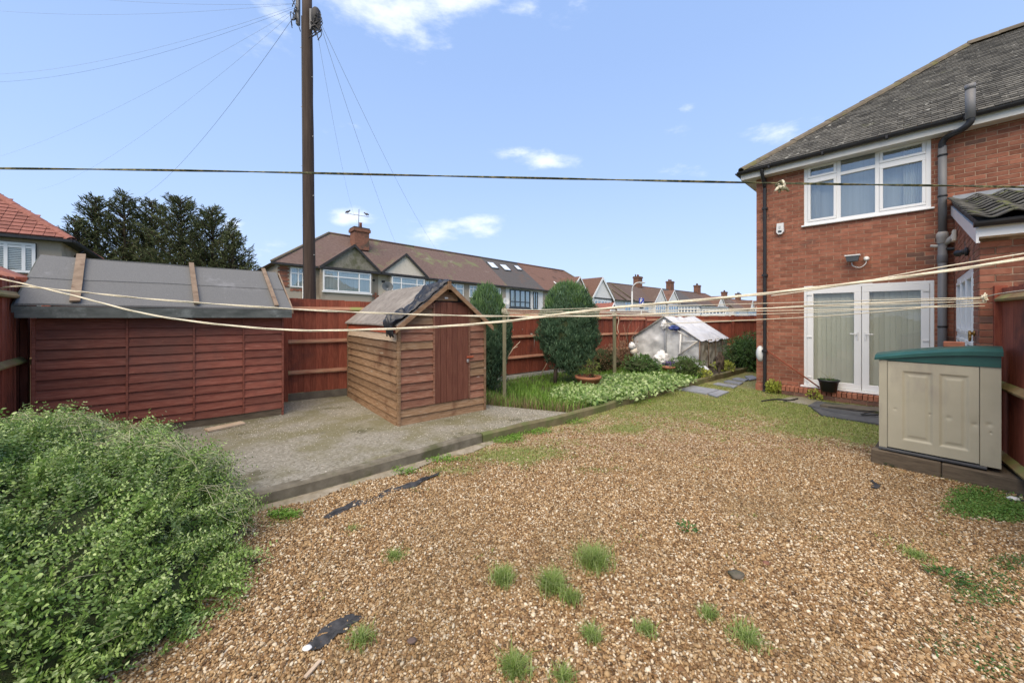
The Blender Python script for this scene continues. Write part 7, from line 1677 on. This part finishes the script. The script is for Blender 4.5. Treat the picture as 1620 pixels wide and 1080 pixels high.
# ================================================================== CONIFERS BEHIND
def conifer(name, label, x, y, h, r_, n_limb, seed, mat=l_con, gap=.0, leafn=26):
    rs = np.random.default_rng(seed); root = thing(name, label, 'tree', (x, y, -.2), group='conifers beyond the sheds')
    tube('trunk', [(x, y, -.2), (x + .1, y, h * .5), (x, y, h)], [.22, .13, .02], m_bark, root, n=8)
    C = []; D = []; Nn_ = []; Ls = []; limbs = []; RN = []
    for i in range(n_limb):
        z = h * (.12 + .88 * (i + rs.random()) / n_limb); prof = (1 - (z / h)) ** .75; L_ = r_ * (prof * .92 + .08) * rs.uniform(.65, 1.12)
        a = rs.random() * 6.283; rise = rs.uniform(.25, .95); tone = rs.uniform(.15, .85)
        m_ = 5; pts = []
        for k in range(m_ + 1):
            t_ = k / m_; pts.append(np.array([x + math.cos(a) * L_ * t_, y + math.sin(a) * L_ * t_, z + L_ * (rise * t_ + .25 * t_ * t_) - .1]))
        limbs.append(([Vector(p) for p in pts], [.05, .04, .032, .024, .016, .008]))
        nl = int(leafn * L_ * 1.35) + 10
        for _ in range(nl):
            t_ = rs.random() ** .6; k = min(m_ - 1, int(t_ * m_)); p = pts[k] + (pts[k + 1] - pts[k]) * (t_ * m_ - k); wdt = .24 * (1.15 - t_) + .05
            p = p + rs.normal(0, 1, 3) * np.array([wdt, wdt, wdt * .55]) * .55
            d = np.array([math.cos(a), math.sin(a), rise + .3]) + rs.normal(0, .5, 3) + np.array([0, 0, -.25])
            C.append(p); D.append(d); Nn_.append(rs.normal(0, 1, 3) + np.array([0, 0, .6])); Ls.append(rs.uniform(.12, .34)); RN.append(np.clip(tone + rs.normal(0, .2), 0, .999))
    Ls = np.array(Ls); leaf_mesh('crown', np.array(C), np.array(D), np.array(Nn_), Ls, Ls * .20, mat, root, rnd=np.array(RN), cup=.05, droop=.2, kind='stuff')
    tubes('limb', limbs, m_bark, root, n=4, kind='stuff')
T_ = [(118, 352, 25.5, 1.7, 'leftmost sparse conifer rising behind the neighbour roof', 46), (150, 316, 27, 2.1, 'second conifer from the left with ragged open top', 62), (196, 311, 27.5, 2.2, 'tallest open crowned conifer, third from left', 62),
      (240, 322, 28.5, 2.3, 'fourth conifer, dense and dark in mid group', 66), (286, 318, 27.5, 2.5, 'fifth conifer with broad dense crown', 74), (336, 334, 28, 2.5, 'sixth conifer with rounded shoulder right of the group', 70), (368, 372, 27, 1.9, 'rightmost low conifer drooping over the shed roof', 48)]
for i, (px, py, Y, r_, lb, nlb) in enumerate(T_): q = at(px, py, Y); conifer('conifer_tree', lb, q.x, Y, q.z + .2, r_ * 1.5, int(nlb * 3.0), 40 + i)
bt = thing('bare_tree', 'leafless tree between the conifers and the end terrace', 'tree', tuple(at(402, 470, 33))[:2] + (0,))
br = []
def branch(p, d, L_, r_, dep):
    q = p + d * L_; br.append(([p, p.lerp(q, .5) + Vector((random.gauss(0, .05), 0, random.gauss(0, .05))) * L_, q], [r_, r_ * .8, r_ * .6]))
    if dep:
        for _ in range(3): branch(q, (d + Vector((random.gauss(0, .55), random.gauss(0, .5), random.gauss(.1, .35)))).normalized(), L_ * .72, r_ * .6, dep - 1)
q = at(402, 470, 33); branch(Vector((q.x, 33, -.3)), Vector((0, 0, 1)), 2.6, .16, 0); branch(Vector((q.x, 33, 2.2)), Vector((-.2, 0, 1)).normalized(), 1.4, .12, 5); branch(Vector((q.x, 33, 2.2)), Vector((.35, 0, 1)).normalized(), 1.3, .11, 5)
tubes('branches', br, m_bark, bt, n=4)
print('objects', len(bpy.data.objects))
